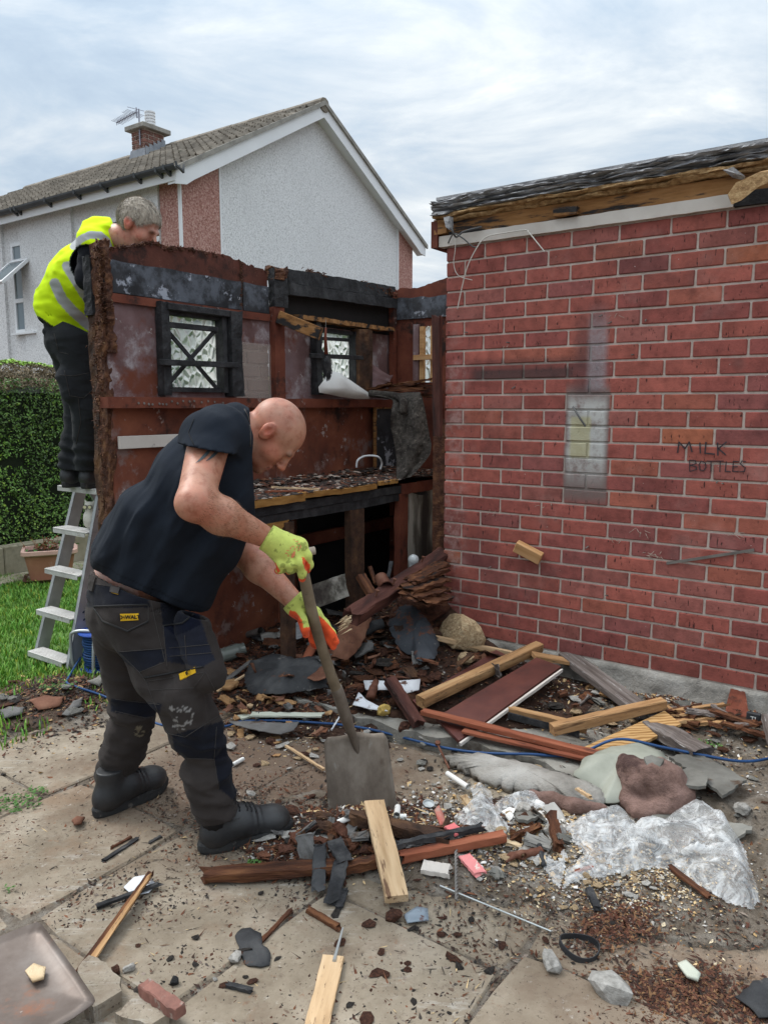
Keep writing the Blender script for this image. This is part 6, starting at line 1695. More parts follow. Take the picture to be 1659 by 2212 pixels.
def vestf(P):
    d = vest_u(P)+.034*(np.abs(fbm(P[:, 0]*5+P[:, 2]*3, P[:, 1]*5, P[:, 2]*9, 3))-.14)
    hole = RC(PY(190, 572, 3.85), PY(196, 572, 4.22), .098, .09)(P); hole2 = RC(PY(262, 520, 4.45), PY(270, 520, 4.7), .085, .085)(P)
    d = np.maximum(d, -hole); d = np.maximum(d, -hole2)
    v = P@vb[0]-vb[1]; d = np.maximum(d, v); d = np.maximum(d, P@vn[0]-vn[1])
    return np.maximum(d, -np.where(v > -.05, vest_u(P)+.014, 1.))
def vcol(V, px):
    c = np.tile([.60, .84, .012], (len(V), 1)).astype(float); c *= (1+.12*fbm(V[:, 0]*4, V[:, 1]*4, V[:, 2]*4, 3))[:, None]
    band = (pdist(px, [(146, 575), (160, 598), (182, 632), (200, 660)]) < 11) | (pdist(px, [(119, 612), (134, 645), (158, 672), (192, 702)]) < 11)
    band |= (pdist(px, [(160, 532), (176, 516), (196, 507), (217, 508), (231, 520), (237, 540)]) < 8)
    c[band] = [.40, .41, .42]
    hole = RC(PY(190, 572, 3.85), PY(196, 572, 4.22), .098, .09)(V.astype(f32)); c[np.abs(hole) < .008] = [.02, .025, .02]
    v = V@vb[0]-vb[1]; c[v > -.009] = [.03, .03, .02]
    return c
vo, _, _ = sculpt('high_visibility_vest', vestf, [PY(97, 672, Yh), P1_, P2_, PY(168, 715, Yh), sR2, sL2], .17, .0055, M['vestcloth'], vcol, man2, O2)
# trousers
t2 = union([RC(PY(148, 705, Yh), PY(152, 735, Yh), .125, .135, LF2, 1.12), RC(hL2, kL2, .115, .088), RC(hR2, kR2, .115, .09), RC(kL2, aL2, .088, .078), RC(kR2, aR2, .09, .08), (RC(PY(150, 815, Yh-.1), PY(160, 850, Yh-.1), .07, .065), .02), (RC(PY(100, 716, Yh-.08), PY(106, 716, Yh-.08), .02, .02), .01)], .035)
wb2 = plane(PY(90, 680, Yh), PY(170, 715, Yh), PY(90, 680, Yh)+LF2, 1)
if (Vector(wb2[0]).dot(PY(150, 560, Yh))-wb2[1]) < 0: wb2 = (-wb2[0], -wb2[1])
def t2f(P):
    z = P[:, 2]; d = t2(P)+.018*(np.abs(fbm(P[:, 0]*6+z*3, P[:, 1]*6, z*13, 3))-.14)
    low = np.exp(-((z-float(aL2.z)-.05)/.09)**2); d = d+np.sin(z*100+P[:, 0]*15+6*fbm(P[:, 0]*5, P[:, 1]*5, z*4, 2))*.007*low
    d = np.maximum(d, P@wb2[0]-wb2[1]); return np.maximum(d, float(aL2.z)-.035-z+.01*fbm(P[:, 0]*12, P[:, 1]*12, 0, 2))
def t2c(V, px):
    c = np.tile([.021, .023, .026], (len(V), 1))*(1+.3*fbm(V[:, 0]*6, V[:, 1]*6, V[:, 2]*6, 3))[:, None]
    c[px[:, 1] < 690] *= 3.0; return c
t2o, T2V, T2F = sculpt('trousers', t2f, [PY(90, 690, Yh), hL2, hR2, kL2, kR2, aL2, aR2], .14, .006, M['workcloth'], t2c, man2, O2)
sk2 = Skinner(T2V, T2F)
seams('stitching', sk2, [[(118, 720), (128, 760), (150, 765)], [(140, 800), (152, 855), (182, 860), (200, 842)], [(130, 810), (160, 812), (195, 805)], [(170, 860), (176, 910), (165, 960)]], .0016, M['thread'], t2o, O2)
dr = Vector((.35, .9, 0)).normalized()
for fp in (ft1, ft2):
    base = Vector((fp.x, fp.y, O2.z)); boot(man2, base-dr*.05, base+dr*.22, O2, name='boot', h_shaft=.15)

# ================================================================ PLANT POT, CABLE REEL, CABLE
M['terracotta'] = mat('terracotta', [(.34,.15,.09), (.44,.21,.13)], 6, rough=.85, bump=.2, spots=[((.5,.32,.25), 6, .6, .7)])
M['potrim'] = mat('pale terracotta rim', [(.5,.3,.24), (.58,.38,.31)], 6, bump=.2)
pp = G(112, 1246, .02); pot = thing('plant_pot', 'rectangular terracotta plant pot on a saucer by the hedge edging', 'plant pot', Vector((pp.x+.0, pp.y, 0)), ANG+R(22)+R(35))
def frus(mb, z0, x0, y0, z1, x1, y1, r=.05, n=5, flip=False):
    k = len(mb.v)
    for z, X, Y in ((z0, x0, y0), (z1, x1, y1)):
        for q, (sx_, sy_) in enumerate(((1, 1), (-1, 1), (-1, -1), (1, -1))):
            for i in range(n):
                t = math.pi/2*(q+i/(n-1)); mb.v.append(Vector((sx_*(X-r)+r*math.cos(t), sy_*(Y-r)+r*math.sin(t), z)))
    N = 4*n
    for i in range(N): f = [k+i, k+(i+1) % N, k+N+(i+1) % N, k+N+i]; mb.f.append(f[::-1] if flip else f)
    return mb
sz = .21
mb = MB(); frus(mb, .02, .16, .12, .24, .20, .15); frus(mb, .24, .185, .135, .10, .17, .12, flip=False); mb.build('pot_body', M['terracotta'], pot, smooth=False)
mb = MB(); frus(mb, .235, .215, .165, .245, .225, .175); frus(mb, .245, .225, .175, .275, .222, .172); frus(mb, .275, .222, .172, .277, .195, .145); frus(mb, .277, .195, .145, .23, .19, .14); frus(mb, .235, .215, .165, .236, .19, .14, flip=True); mb.build('rim', M['potrim'], pot)
mb = MB(); frus(mb, .0, .19, .15, .03, .22, .18); frus(mb, .03, .22, .18, .028, .21, .17); frus(mb, .028, .21, .17, .008, .18, .14); mb.f.append([len(mb.v)-20+i for i in range(20)]); mb.build('saucer', mat('dark brown saucer', [(.08,.04,.025), (.13,.07,.045)], 6), pot)
mb = MB(); N_ = 18
mb.v.append(Vector((0, 0, .262))); 
for i in range(N_): t = 2*math.pi*i/N_; mb.v.append(Vector((.19*math.copysign(abs(math.cos(t))**.5, math.cos(t)), .14*math.copysign(abs(math.sin(t))**.5, math.sin(t)), .248)))
for i in range(N_): mb.f.append([0, 1+i, 1+(i+1) % N_])
mb.build('potting_soil', M['soil'], pot)
rg = random.Random(12); mb = MB(); mb2 = MB()
for i in range(150):
    x, y = rg.gauss(0, .08), rg.gauss(0, .05); h = rg.uniform(.01, .07)+(.07 if abs(x-.02) < .05 and rg.random() < .4 else 0); c = Vector((x, y, .25+h)); s = rg.uniform(.01, .024)
    n_ = Vector((rg.gauss(0, 1), rg.gauss(0, 1), 1)).normalized(); t_ = n_.orthogonal().normalized()*s; w_ = n_.cross(t_)*.6
    (mb if i % 3 else mb2).add([c-t_, c-w_, c+t_, c+w_], [(0, 1, 2, 3)])
for i in range(14):
    x, y = rg.gauss(0, .08), rg.gauss(0, .04); mb.tube([(x, y, .245), (x+rg.uniform(-.03, .03), y, .30), (x+rg.uniform(-.07, .07), y+rg.uniform(-.04, .04), .33+rg.uniform(0, .06))], .002, 4)
tag(mb.build('dead_leaves', mat('dead brown leaves', [(.12,.045,.02), (.25,.10,.04)], 30, bump=0), pot), kind='stuff')
tag(mb2.build('green_leaves', mat('fresh leaves', [(.06,.16,.04), (.11,.24,.07)], 30, bump=0), pot), kind='stuff')

M['reelblue'] = mat('blue plastic', [(.02,.06,.30), (.03,.09,.38)], 5, rough=.45, bump=0)
M['cableblue'] = mat('blue cable', [(.012,.045,.13), (.02,.07,.19)], 8, rough=.5, bump=.1)
M['tubegrey'] = mat('galvanised tube', [(.35,.38,.38), (.48,.5,.5)], 8, rough=.4, metal=.5, bump=0)
rp = G(222, 1447, 0); reel = thing('cable_reel', 'blue cable reel on a grey tube stand standing on the lawn edge', 'cable reel', rp)
mb = MB()
for z, r_ in ((.015, .10), (.018, .105), (.028, .105), (.031, .10)): pass
def lathe(mb, prof, n=28, c=(0, 0)):
    k = len(mb.v)
    for r_, z in prof:
        for i in range(n): t = 2*math.pi*i/n; mb.v.append(Vector((c[0]+r_*math.cos(t), c[1]+r_*math.sin(t), z)))
    for j in range(len(prof)-1):
        for i in range(n): mb.f.append([k+j*n+i, k+j*n+(i+1) % n, k+(j+1)*n+(i+1) % n, k+(j+1)*n+i])
    return mb
lathe(MB(), [(0, .018), (.118, .018), (.122, .024), (.118, .030), (.06, .032), (.06, .03)]).build('lower_flange', M['reelblue'], reel, smooth=False)
lathe(MB(), [(.06, .222), (.118, .224), (.122, .230), (.118, .236), (.05, .238), (.03, .25), (0, .25)]).build('upper_flange', M['reelblue'], reel, smooth=False)
mb = MB(); lathe(mb, [(.045, .03), (.045, .225)]); mb.build('drum', M['reelblue'], reel)
mb = MB(); pts = []
for k in range(13*24): t = 2*math.pi*k/24; lay = (k//24); pts.append(((.092+.004*math.sin(k*.31))*math.cos(t), (.092+.004*math.sin(k*.31))*math.sin(t), .042+.014*k/24))
mb.tube(pts, .0065, 6); lathe(mb, [(.086, .036), (.086, .215)]); mb.build('cable_coil', M['cableblue'], reel, smooth=True)
mb = MB(); mb.tube(spline([(-.135, -.03, .004), (-.15, -.04, .05), (-.152, -.045, .20), (-.13, -.05, .238), (-.06, -.06, .248), (-.01, -.065, .235), (.0, -.11, .18), (.0, -.13, .05), (.0, -.135, .004)], 6), .0095, 8)
mb.tube([(-.135, -.03, .006), (0, -.135, .006)], .0085, 8); mb.build('stand', M['tubegrey'], reel, smooth=True)
# blue cable: coils at the reel, then off across the paving
def cable(name, label, cat, P, r, m, n=8, grp=None):
    P = [Vector(p) for p in P]; o = P[0].copy(); mb = MB().tube([q-o for q in spline(P, n)], r, 8)
    ob = mb.build(name, m, None, smooth=True); ob.location = o; tag(ob, label, cat, grp); return ob
cp = [PY(236, 1330, 4.30), PY(205, 1350, 4.28), PY(193, 1395, 4.26), PY(175, 1420, 4.24)]
cp += [GH(*q, .008) for q in [(152, 1462), (146, 1478), (170, 1488), (215, 1503), (245, 1516), (300, 1545), (345, 1568), (420, 1580), (490, 1572)]]
cp += [GH(*q, .010) for q in [(520, 1563), (600, 1561), (700, 1567), (735, 1570), (800, 1580), (880, 1600), (960, 1620), (1040, 1631), (1140, 1634), (1240, 1636)]]
lift = [(1330, 1642, .09), (1430, 1650, .07), (1520, 1658, .05), (1600, 1660, .03), (1660, 1648, .02), (1740, 1620, .02)]
cp += [GH(x, y, l) for x, y, l in lift]
cable('extension_cable', 'long blue cable running from the reel across the paving and timber to the right edge', 'cable', cp, .0058, M['cableblue'])
lc = [PY(x, y, 4.27) for x, y in ((205, 1340), (170, 1375), (162, 1350), (185, 1320), (232, 1316), (238, 1335), (210, 1362), (178, 1390), (165, 1372), (178, 1342), (215, 1325), (240, 1330))]
cable('cable_loops', 'dark loops of spare cable hanging over the reel stand', 'cable', lc, .005, mat('dark blue cable', [(.008,.015,.03)], rough=.5, bump=0))
# ================================================================ WORKBENCH inside the shed
BF = SA_+.62                                   # front of the bench
zb_ = onA(700, 1062, BF)[2]; print('bench', onA(543, 1095, BF), onA(939, 1029, BF), zb_)
BT = 1.035
bench = thing('workbench', 'burnt workbench with debris-covered top against the red shed wall', 'workbench', W(SA_+.3, 3.6, 0), ANG)
B = Rel(bench, SA_+.3, 3.6)
bb0_, bb1_ = onA(500, 1062, BF)[1], SBK-.03
grid = MB(); n = 30; m_ = 10
for i in range(n+1):
    for j in range(m_+1):
        b = bb0_+(bb1_-bb0_)*i/n; a = SA_+.03+(BF-SA_-.03)*j/m_
        grid.v.append(Vector((a, b, BT+.012*float(fbm(a*5, b*4, 1, 3))+(.012*math.sin(b*5) if j == m_ else 0))))
for i in range(n):
    for j in range(m_): q = i*(m_+1)+j; grid.f.append([q, q+1, q+m_+2, q+m_+1][::-1])
B.build(grid, 'bench_top', M['rubble'])
M['ply_edge'] = mat('yellowed plywood edge', [(.20,.09,.02), (.36,.19,.055)], 4, stretch=(2, 2, 12), bump=.3, spots=[((.05,.03,.02), 6, .62, .7)])
def bbeam(name, a0, a1, b0, b1, z0, z1, m, jit=.003, n=16, seed=0, wav=0):
    rg = random.Random(seed); mb = MB()
    for i in range(n+1):
        b = b0+(b1-b0)*i/n; w = wav*math.sin(b*5)
        for aa, zz in ((a0, z0), (a1, z0), (a1, z1), (a0, z1)): mb.v.append(Vector((aa+rg.uniform(-jit, jit), b, zz+w+rg.uniform(-jit, jit))))
    for i in range(n):
        for j in range(4): mb.f.append([i*4+(j+1) % 4, i*4+j, (i+1)*4+j, (i+1)*4+(j+1) % 4])
    mb.f.append([0, 1, 2, 3]); mb.f.append([n*4+3-j for j in range(4)])
    return B.build(mb, name, m)
xb = lambda x: onA(x, 1060, BF)[1]
bbeam('edge_strip', BF+.002, BF+.016, bb0_, xb(655), BT-.028, BT+.008, M['ply_edge'], .002, seed=1)
bbeam('edge_strip', BF-.004, BF+.014, xb(640), xb(810), BT-.018, BT+.012, M['ply_edge'], .002, seed=2, wav=.006)
bbeam('edge_strip', BF+.0, BF+.014, xb(816), xb(856), BT-.006, BT+.018, M['ply_edge'], .002, seed=3)
bbeam('top_rail', BF-.05, BF-.006, bb0_, bb1_, BT-.075, BT-.03, M['char'], .003, seed=4)
bbeam('lower_rail', BF-.045, BF-.012, bb0_, bb1_, BT-.125, BT-.078, M['char'], .003, seed=5)
def bpost(name, x0, x1, z0, z1, m, a0=BF-.05, a1=BF-.005, seed=1):
    return lumpy_post(name, a0, a1, xb(x0), xb(x1), z0, z1, m, 14, .003, seed, rel=B)
bpost('bench_leg', 759, 788, .12, BT-.128, M['char_brown'], seed=41)
bpost('bench_leg', 866, 883, .25, BT-.08, M['redpaint'], seed=42)
bpost('bench_leg', 616, 636, .05, BT-.128, M['char_brown'], seed=43)
M['peelpaint'] = mat('peeling white paint', [(.05,.04,.035), (.13,.12,.10), (.42,.40,.35)], 5, stretch=(1, 1, .25), bump=1, bscale=30, bdist=.01, lo=.4, hi=.6, spots=[((.06,.02,.015), 5, .6, .68)])
B.build(MB().box(BF-.03, BF-.012, xb(884), xb(942), .2, BT-.085), 'cupboard_panel', M['peelpaint'])
bbeam('cupboard_rail', BF-.02, BF+.004, xb(868), xb(945), BT-.085, BT-.02, M['redpaint'], .003, seed=6)
B.build(MB().prism([(xb(540), BT-.12), (xb(628), BT-.12), (xb(560), BT-.27), (xb(540), BT-.27)], BF-.03, BF-.01, 'yz'), 'corner_bracket', M['ply_edge'])
B.build(MB().box(SA_+.10, SA_+.13, xb(640), bb1_, .62, .70), 'rear_rail', M['redpaint'])
B.build(MB().box(SA_+.017, SA_+.022, SP(640, 1200)[1], bb1_, .05, BT-.05), 'soot_shade_lining', M['dark'])  # near-black sheet: sooted wall, with the shade under the bench put into its colour
B.build(MB().box(SA_+.05, BF-.05, bb1_-.01, bb1_, .05, BT-.05), 'soot_shade_lining', M['dark'])  # same soot and painted shade closing the far end under the bench

# ================================================================ LOOSE THINGS: builders
def frame_between(p, q, roll=0.):
    x = (q-p).normalized(); z = Vector((0, 0, 1)); z = (z-x*z.dot(x)).normalized(); y = z.cross(x)
    Mx = Matrix((x, y, z)).transposed() @ Matrix.Rotation(roll, 3, 'X'); return Mx
def plank_mesh(L, w, t, m, seed=0, j0=0., j1=0., rough=.0015, taper=1., n=10, bow=0.):
    rg = random.Random(seed); mb = MB(); r = min(w, t)*.09
    sec = [(-w/2+r, -t/2), (w/2-r, -t/2), (w/2, -t/2+r), (w/2, t/2-r), (w/2-r, t/2), (0, t/2), (-w/2+r, t/2), (-w/2, t/2-r), (-w/2, -t/2+r)]
    K = len(sec); o0 = [rg.uniform(0, j0) for _ in sec]; o1 = [rg.uniform(0, j1) for _ in sec]
    for i in range(n+1):
        u = i/n; k = 1+(taper-1)*u; rr = rough*(1.5 if i in (0, n) else 1)
        for s, (y, z) in enumerate(sec):
            x = L*u+(o0[s] if i == 0 else 0)-(o1[s] if i == n else 0)
            mb.v.append(Vector((x, y*k+rg.uniform(-rr, rr), z+bow*4*u*(1-u)+rg.uniform(-rr, rr))))
    for i in range(n):
        for s in range(K): mb.f.append([i*K+s, i*K+(s+1) % K, (i+1)*K+(s+1) % K, (i+1)*K+s])
    for e, o in ((0, 0), (n*K, 1)):
        c = len(mb.v); mb.v.append(sum((mb.v[e+s] for s in range(K)), Vector())/K+Vector(((rg.uniform(.0, j0) if o == 0 else -rg.uniform(0, j1)), 0, 0)))
        for s in range(K): q = [c, e+(s+1) % K, e+s]; mb.f.append(q if o == 0 else q[::-1])
    me = mb.me(m); return me
LOOSE = 0
def plank(name, label, cat, a, b, w, t, m, l0=None, l1=None, roll=0., j0=0., j1=0., rough=.0015, grp=None, taper=1., bow=0., parts=()):
    global LOOSE; LOOSE += 1
    l0 = t/2+.004 if l0 is None else l0; l1 = l0 if l1 is None else l1
    p, q = (GH(*a, l0) if len(a) == 2 else Vector(a)), (GH(*b, l1) if len(b) == 2 else Vector(b))
    o = link(name, plank_mesh((q-p).length, w, t, m, LOOSE*7+1, j0, j1, rough, taper, bow=bow)); Mx = frame_between(p, q, roll).to_4x4(); Mx.translation = p; o.matrix_world = Mx
    tag(o, label, cat, grp); return o
def sheet_poly(name, label, cat, px, m, lift=.012, th=.004, bulge=0., warp=.006, lifts=None, grp=None, rings=3, jag=0.):
    """irregular sheet lying on the rubble; outline given where it is seen"""
    global LOOSE; LOOSE += 1; rg = random.Random(LOOSE)
    P = [GH(x, y, (lifts[i] if lifts else lift)) for i, (x, y) in enumerate(px)]
    Q = []; JG = []
    for i, p in enumerate(P):
        q = P[(i+1) % len(P)]; k = max(1, int((q-p).length/.016))
        for j in range(k):
            v = p.lerp(q, j/k)
            JG.append(Vector((rg.uniform(-jag, jag), rg.uniform(-jag, jag), 0)) if jag else Vector()); Q.append(v)
    c = sum(Q, Vector())/len(Q); n = len(Q); mb = MB()
    for s in (0, 1):
        for r_ in range(rings):
            k = 1-r_/rings
            for v, jg in zip(Q, JG):
                w = c+(v-c)*k+jg*(1 if r_ == 0 else .15); w = Vector(w)-c; w.z += bulge*(1-k*k)+warp*float(fbm((w.x+c.x)*9, (w.y+c.y)*9, LOOSE, 3))*2-(th if s == 0 else 0); mb.v.append(w)
        mb.v.append(Vector((0, 0, bulge-(th if s == 0 else 0))))
    N = n*rings+1
    for s in (0, 1):
        for r_ in range(rings-1):
            for i in range(n): q = [s*N+r_*n+i, s*N+r_*n+(i+1) % n, s*N+(r_+1)*n+(i+1) % n, s*N+(r_+1)*n+i]; mb.f.append(q if s else q[::-1])
        for i in range(n): q = [s*N+(rings-1)*n+i, s*N+(rings-1)*n+(i+1) % n, s*N+N-1]; mb.f.append(q if s else q[::-1])
    for i in range(n): mb.f.append([i, (i+1) % n, N+(i+1) % n, N+i])
    o = mb.build(name, m, None, smooth=(rings > 2)); o.location = c; tag(o, label, cat, grp); return o
_rk = {}
def rock_mesh(m, seed, sub=2, amp=.25):
    key = (m.name, seed, sub, amp)
    if key in _rk: return _rk[key]
    import bmesh
    bm = bmesh.new(); bmesh.ops.create_icosphere(bm, subdivisions=sub, radius=1.)
    P = np.array([v.co for v in bm.verts]); d = 1+amp*2*fbm(P[:, 0]*1.3+seed, P[:, 1]*1.3, P[:, 2]*1.3, 3)
    rs_ = np.random.RandomState(seed); 
    for _ in range(5):
        nrm = rs_.normal(size=3); nrm /= np.linalg.norm(nrm); h = rs_.uniform(.45, .8); pr = (P*d[:, None])@nrm; k = pr > h
        d[k] *= (h/pr[k])
    for v, k in zip(bm.verts, d): v.co *= float(k)
    me = bpy.data.meshes.new('rock'); bm.to_mesh(me); bm.free(); me.materials.append(m); _rk[key] = me; return me
def rock(name, label, cat, px, size, m, seed=None, grp=None, sink=.35, amp=.25, rz=None, sub=2, lift=0.):
    global LOOSE; LOOSE += 1; rg = random.Random(LOOSE)
    o = link(name, rock_mesh(m, (LOOSE % 9) if seed is None else seed, sub, amp)); p = GH(*px); o.location = p+Vector((0, 0, size[2]*(1-sink)+lift))
    o.scale = size; o.rotation_euler = (rg.uniform(-.2, .2), rg.uniform(-.2, .2), rg.uniform(0, 6.28) if rz is None else rz); tag(o, label, cat, grp); return o

M['pinebeam'] = mat('sawn orange pine', [(.19,.095,.038), (.34,.19,.085), (.46,.285,.14)], 3, stretch=(.8, 9, 9), bump=.3, bscale=14, spots=[((.10,.05,.024), 3, .54, .68), ((.05,.04,.03), 20, .60, .66)])
M['palepine'] = mat('pale clean pine', [(.36,.23,.12), (.52,.36,.21), (.60,.45,.29)], 3, stretch=(.8, 8, 8), bump=.25, bscale=14, spots=[((.10,.055,.03), 16, .60, .68), ((.13,.07,.04), 5, .60, .66)])
M['redmould'] = mat('orange red moulding', [(.11,.03,.016), (.24,.072,.036), (.33,.12,.065)], 3, stretch=(.8, 6, 6), bump=.3, spots=[((.42,.35,.3), 12, .66, .72), ((.05,.02,.015), 4, .6, .7)])
M['maroon'] = mat('maroon stained board', [(.045,.012,.009), (.085,.021,.015), (.13,.038,.025)], 3, bump=.2, rough=.5, spots=[((.3,.24,.22), 14, .68, .74), ((.03,.012,.01), 3, .55, .68)], spec=.5)
M['greywood'] = mat('weathered grey plank', [(.05,.038,.032), (.12,.098,.088), (.22,.195,.18)], 4, stretch=(.7, 9, 9), bump=.7, bscale=16, spots=[((.42,.41,.40), 11, .60, .68)])
M['rottenwood'] = mat('rotten brown timber', [(.025,.010,.006), (.09,.032,.014), (.20,.085,.035)], 5, stretch=(.8, 7, 7), bump=1., bscale=16, bdist=.01, spots=[((.32,.2,.09), 12, .66, .72), ((.014,.01,.009), 4, .56, .64)])
M['darktimber'] = mat('dark red charred timber', [(.018,.009,.008), (.065,.022,.016), (.13,.05,.035)], 4, stretch=(.8, 5, 5), bump=.7, bscale=20, spots=[((.24,.16,.13), 8, .62, .7)])
M['charstick'] = mat('charcoal', [(.01,.01,.011), (.03,.03,.032), (.075,.073,.072)], 14, bump=1, bscale=40, bdist=.008)
M['feltsheet'] = mat('black roofing felt scrap', [(.018,.018,.02), (.035,.036,.038), (.07,.07,.07)], 7, bump=.7, bscale=80, rough=.75, spots=[((.15,.14,.13), 9, .6, .7), ((.10,.045,.025), 16, .62, .68)])
M['bluefelt'] = mat('blue black felt', [(.03,.035,.042), (.055,.06,.07)], 8, bump=.6, rough=.7, spots=[((.14,.055,.03), 9, .52, .6), ((.2,.18,.16), 26, .66, .7)])
M['greyfelt'] = mat('grey mineral felt', [(.09,.085,.08), (.16,.155,.15)], 8, bump=.9, bscale=120, spots=[((.07,.045,.03), 7, .56, .66)])
M['rustsheet'] = mat('rust brown board', [(.09,.035,.02), (.17,.075,.045), (.23,.12,.075)], 7, bump=.6, spots=[((.03,.015,.01), 6, .6, .68)])
M['stone'] = mat('grey stone', [(.16,.15,.135), (.30,.285,.26), (.42,.40,.37)], 2, bump=.8, bscale=9, var=.2)
M['tanstone'] = mat('crumbled chipboard', [(.30,.19,.10), (.50,.36,.21), (.62,.49,.32)], 6, bump=.8, bscale=9, bdist=.02, spots=[((.20,.11,.05), 12, .56, .64)])
M['rustchunk'] = mat('rotten fibre chunk', [(.04,.015,.008), (.10,.038,.022), (.20,.085,.045)], 3, bump=1, bscale=8, bdist=.03)
M['coalchunk'] = mat('dark clod', [(.02,.015,.012), (.05,.042,.036), (.10,.088,.078)], 3, bump=1, bscale=8, bdist=.03)
M['whitepaint'] = mat('peeling white sheet', [(.55,.56,.58), (.66,.67,.69)], 4, bump=.2, spots=[((.10,.05,.035), 10, .55, .62)])
M['paletrim'] = mat('pale green white trim', [(.42,.44,.36), (.52,.53,.45)], 4, bump=.2, spots=[((.10,.06,.04), 16, .66, .7)])
M['sponge'] = mat('yellow foam', [(.48,.32,.08), (.62,.44,.14)], 20, bump=.8, bscale=90)
M['rustmetal'] = mat('rusty iron', [(.06,.022,.013), (.13,.05,.03), (.20,.10,.065)], 14, bump=.7, metal=.2, rough=.7)
M['whitetube'] = mat('white wall plug plastic', [(.66,.65,.62), (.74,.73,.7)], 5, rough=.5, bump=.1, spots=[((.2,.13,.09), 20, .62, .68)])
M['rubberblack'] = mat('black rubber', [(.02,.021,.023), (.045,.046,.05)], 8, rough=.6, bump=.2)
M['carpet'] = mat('grimy grey carpet', [(.02,.017,.014), (.065,.056,.048), (.12,.105,.09)], 38, world=False, bump=1, bscale=110, bdist=.02, spots=[((.02,.014,.011), 3, .48, .64), ((.22,.19,.16), 70, .60, .66)], rough=1)
M['brownfelt'] = mat('brown underlay', [(.12,.07,.055), (.26,.165,.14)], 14, bump=1., bscale=60, bdist=.01, rough=1, spots=[((.07,.04,.035), 4, .55, .66)])
M['sagesheet'] = mat('grey green lino', [(.20,.21,.17), (.29,.30,.25), (.35,.36,.31)], 4, world=True, bump=.2, rough=.6, spots=[((.10,.09,.06), 7, .6, .7)])
M['slate'] = mat('dusty slate', [(.075,.072,.062), (.14,.135,.12), (.20,.195,.175)], 6, bump=.6, var=.2, spots=[((.07,.045,.03), 8, .58, .68)])
M['plywood'] = mat('grained plywood', [(.24,.13,.045), (.42,.25,.10), (.55,.36,.16)], 3, bump=.2, lo=.38, hi=.62)
t_ = NT(M['plywood'].node_tree); bs_ = M['plywood'].node_tree.nodes['Principled BSDF']
wv = t_.n('ShaderNodeTexWave', {'wave_type': 'RINGS'}, Vector=basevec(t_, (.5, 2.2, 1), rnd=False)); wv.inputs['Scale'].default_value = 9; wv.inputs['Distortion'].default_value = 9; wv.inputs['Detail'].default_value = 3; wv.inputs['Detail Scale'].default_value = 1.2
t_.put(bs_.inputs['Base Color'], t_.ramp(wv.outputs[0], [(.1, (.26,.135,.045)), (.4, (.38,.215,.08)), (.9, (.46,.28,.12))]))

# ================================================================ THINGS ON THE BENCH, THE LEDGE AND THE SHED WALL
def bp(x, y, z=BT+.02):
    p = G(x, y, z); return p
def bstick(label, a, b, w, t, m, cat='stick', j=.02, z=BT+.03):
    return plank(cat.replace(' ', '_'), label, cat, tuple(bp(*a, z)), tuple(bp(*b, z)), w, t, m, j0=j, j1=j)
bstick('thin reddish splinter lying on the left end of the workbench, upper of two', (585, 1052), (692, 1057), .011, .008, M['palepine'], 'splinter')
bstick('thin reddish splinter lying on the left end of the workbench, lower of two', (570, 1062), (660, 1060), .010, .008, M['redmould'], 'splinter', z=BT+.02)
def on_bench(x, y, s, m, name, label, cat, z=BT, seed=None, amp=.3):
    global LOOSE; LOOSE += 1; o = link(name, rock_mesh(m, LOOSE % 9, 2, amp)); o.location = bp(x, y, z)+Vector((0, 0, s[2]*.5)); o.scale = s; o.rotation_euler = (0, 0, (LOOSE*1.3) % 6); return tag(o, label, cat)
on_bench(785, 1022, (.19, .07, .022), M['char_brown'], 'flaky_board', 'flaky burnt board with grey scales lying on the middle of the workbench', 'board')
on_bench(752, 1012, (.11, .05, .03), M['rot'], 'rotten_lump', 'dark rotten lump on the workbench under the white bracket', 'rotten lump')
on_bench(735, 1000, (.05, .04, .06), M['rot'], 'rotten_lump', 'upright dark rotten lump against the wall behind the workbench', 'rotten lump')
on_bench(760, 1030, (.10, .03, .012), M['greyfelt'], 'grey_scrap', 'flat grey scrap on the workbench top in front of the flaky board', 'scrap')
on_bench(700, 1032, (.07, .03, .01), M['greyfelt'], 'grey_scrap', 'small grey scrap on the workbench top near the bald man\'s face', 'scrap')
p = bp(770, 1010, BT+.05); q = bp(823, 1014, BT+.03); tp_ = [p, p+Vector((.01, 0, .05)), (p+q)/2+Vector((-.02, 0, .085)), (p+q)/2+Vector((.06, 0, .08)), q+Vector((.005, 0, .045)), q+Vector((-.005, 0, 0))]
o = MB().tube([v-p for v in spline(tp_, 6)], .007, 8).build('white_hook', M['upvc'], None, smooth=True); o.location = p; tag(o, 'curved white plastic handle lying on the workbench by the carpet', 'handle')
p = bp(745, 1000, BT+.05); o = MB().bbox(-.04, .04, -.012, .012, 0, .035, .004).build('white_box', M['upvc'], None); o.location = p+Vector((0, 0, .02)); o.rotation_euler = (.2, .1, .1); tag(o, 'small white plastic box on the back of the workbench', 'plastic box')
# dark framed board leaning behind the carpet
fb = thing('framed_board', 'dark blackboard-like panel in a thin frame standing on the workbench', 'panel', W(SA_+.1, 4.5, BT), ANG); FB = Rel(fb, SA_+.1, 4.5, BT)
b0_, b1_ = onA(810, 950, SA_+.06)[1], onA(868, 950, SA_+.06)[1]; zt_, zb2 = onA(810, 879, SA_+.06)[2], BT+.02
FB.build(MB().box(SA_+.05, SA_+.056, b0_+.012, b1_, zb2, zt_-.012), 'board', M['sootband'])
FB.build(MB().box(SA_+.045, SA_+.066, b0_, b0_+.013, zb2, zt_).box(SA_+.045, SA_+.066, b0_+.0132, b1_, zt_-.012, zt_), 'frame', M['old_timber'])
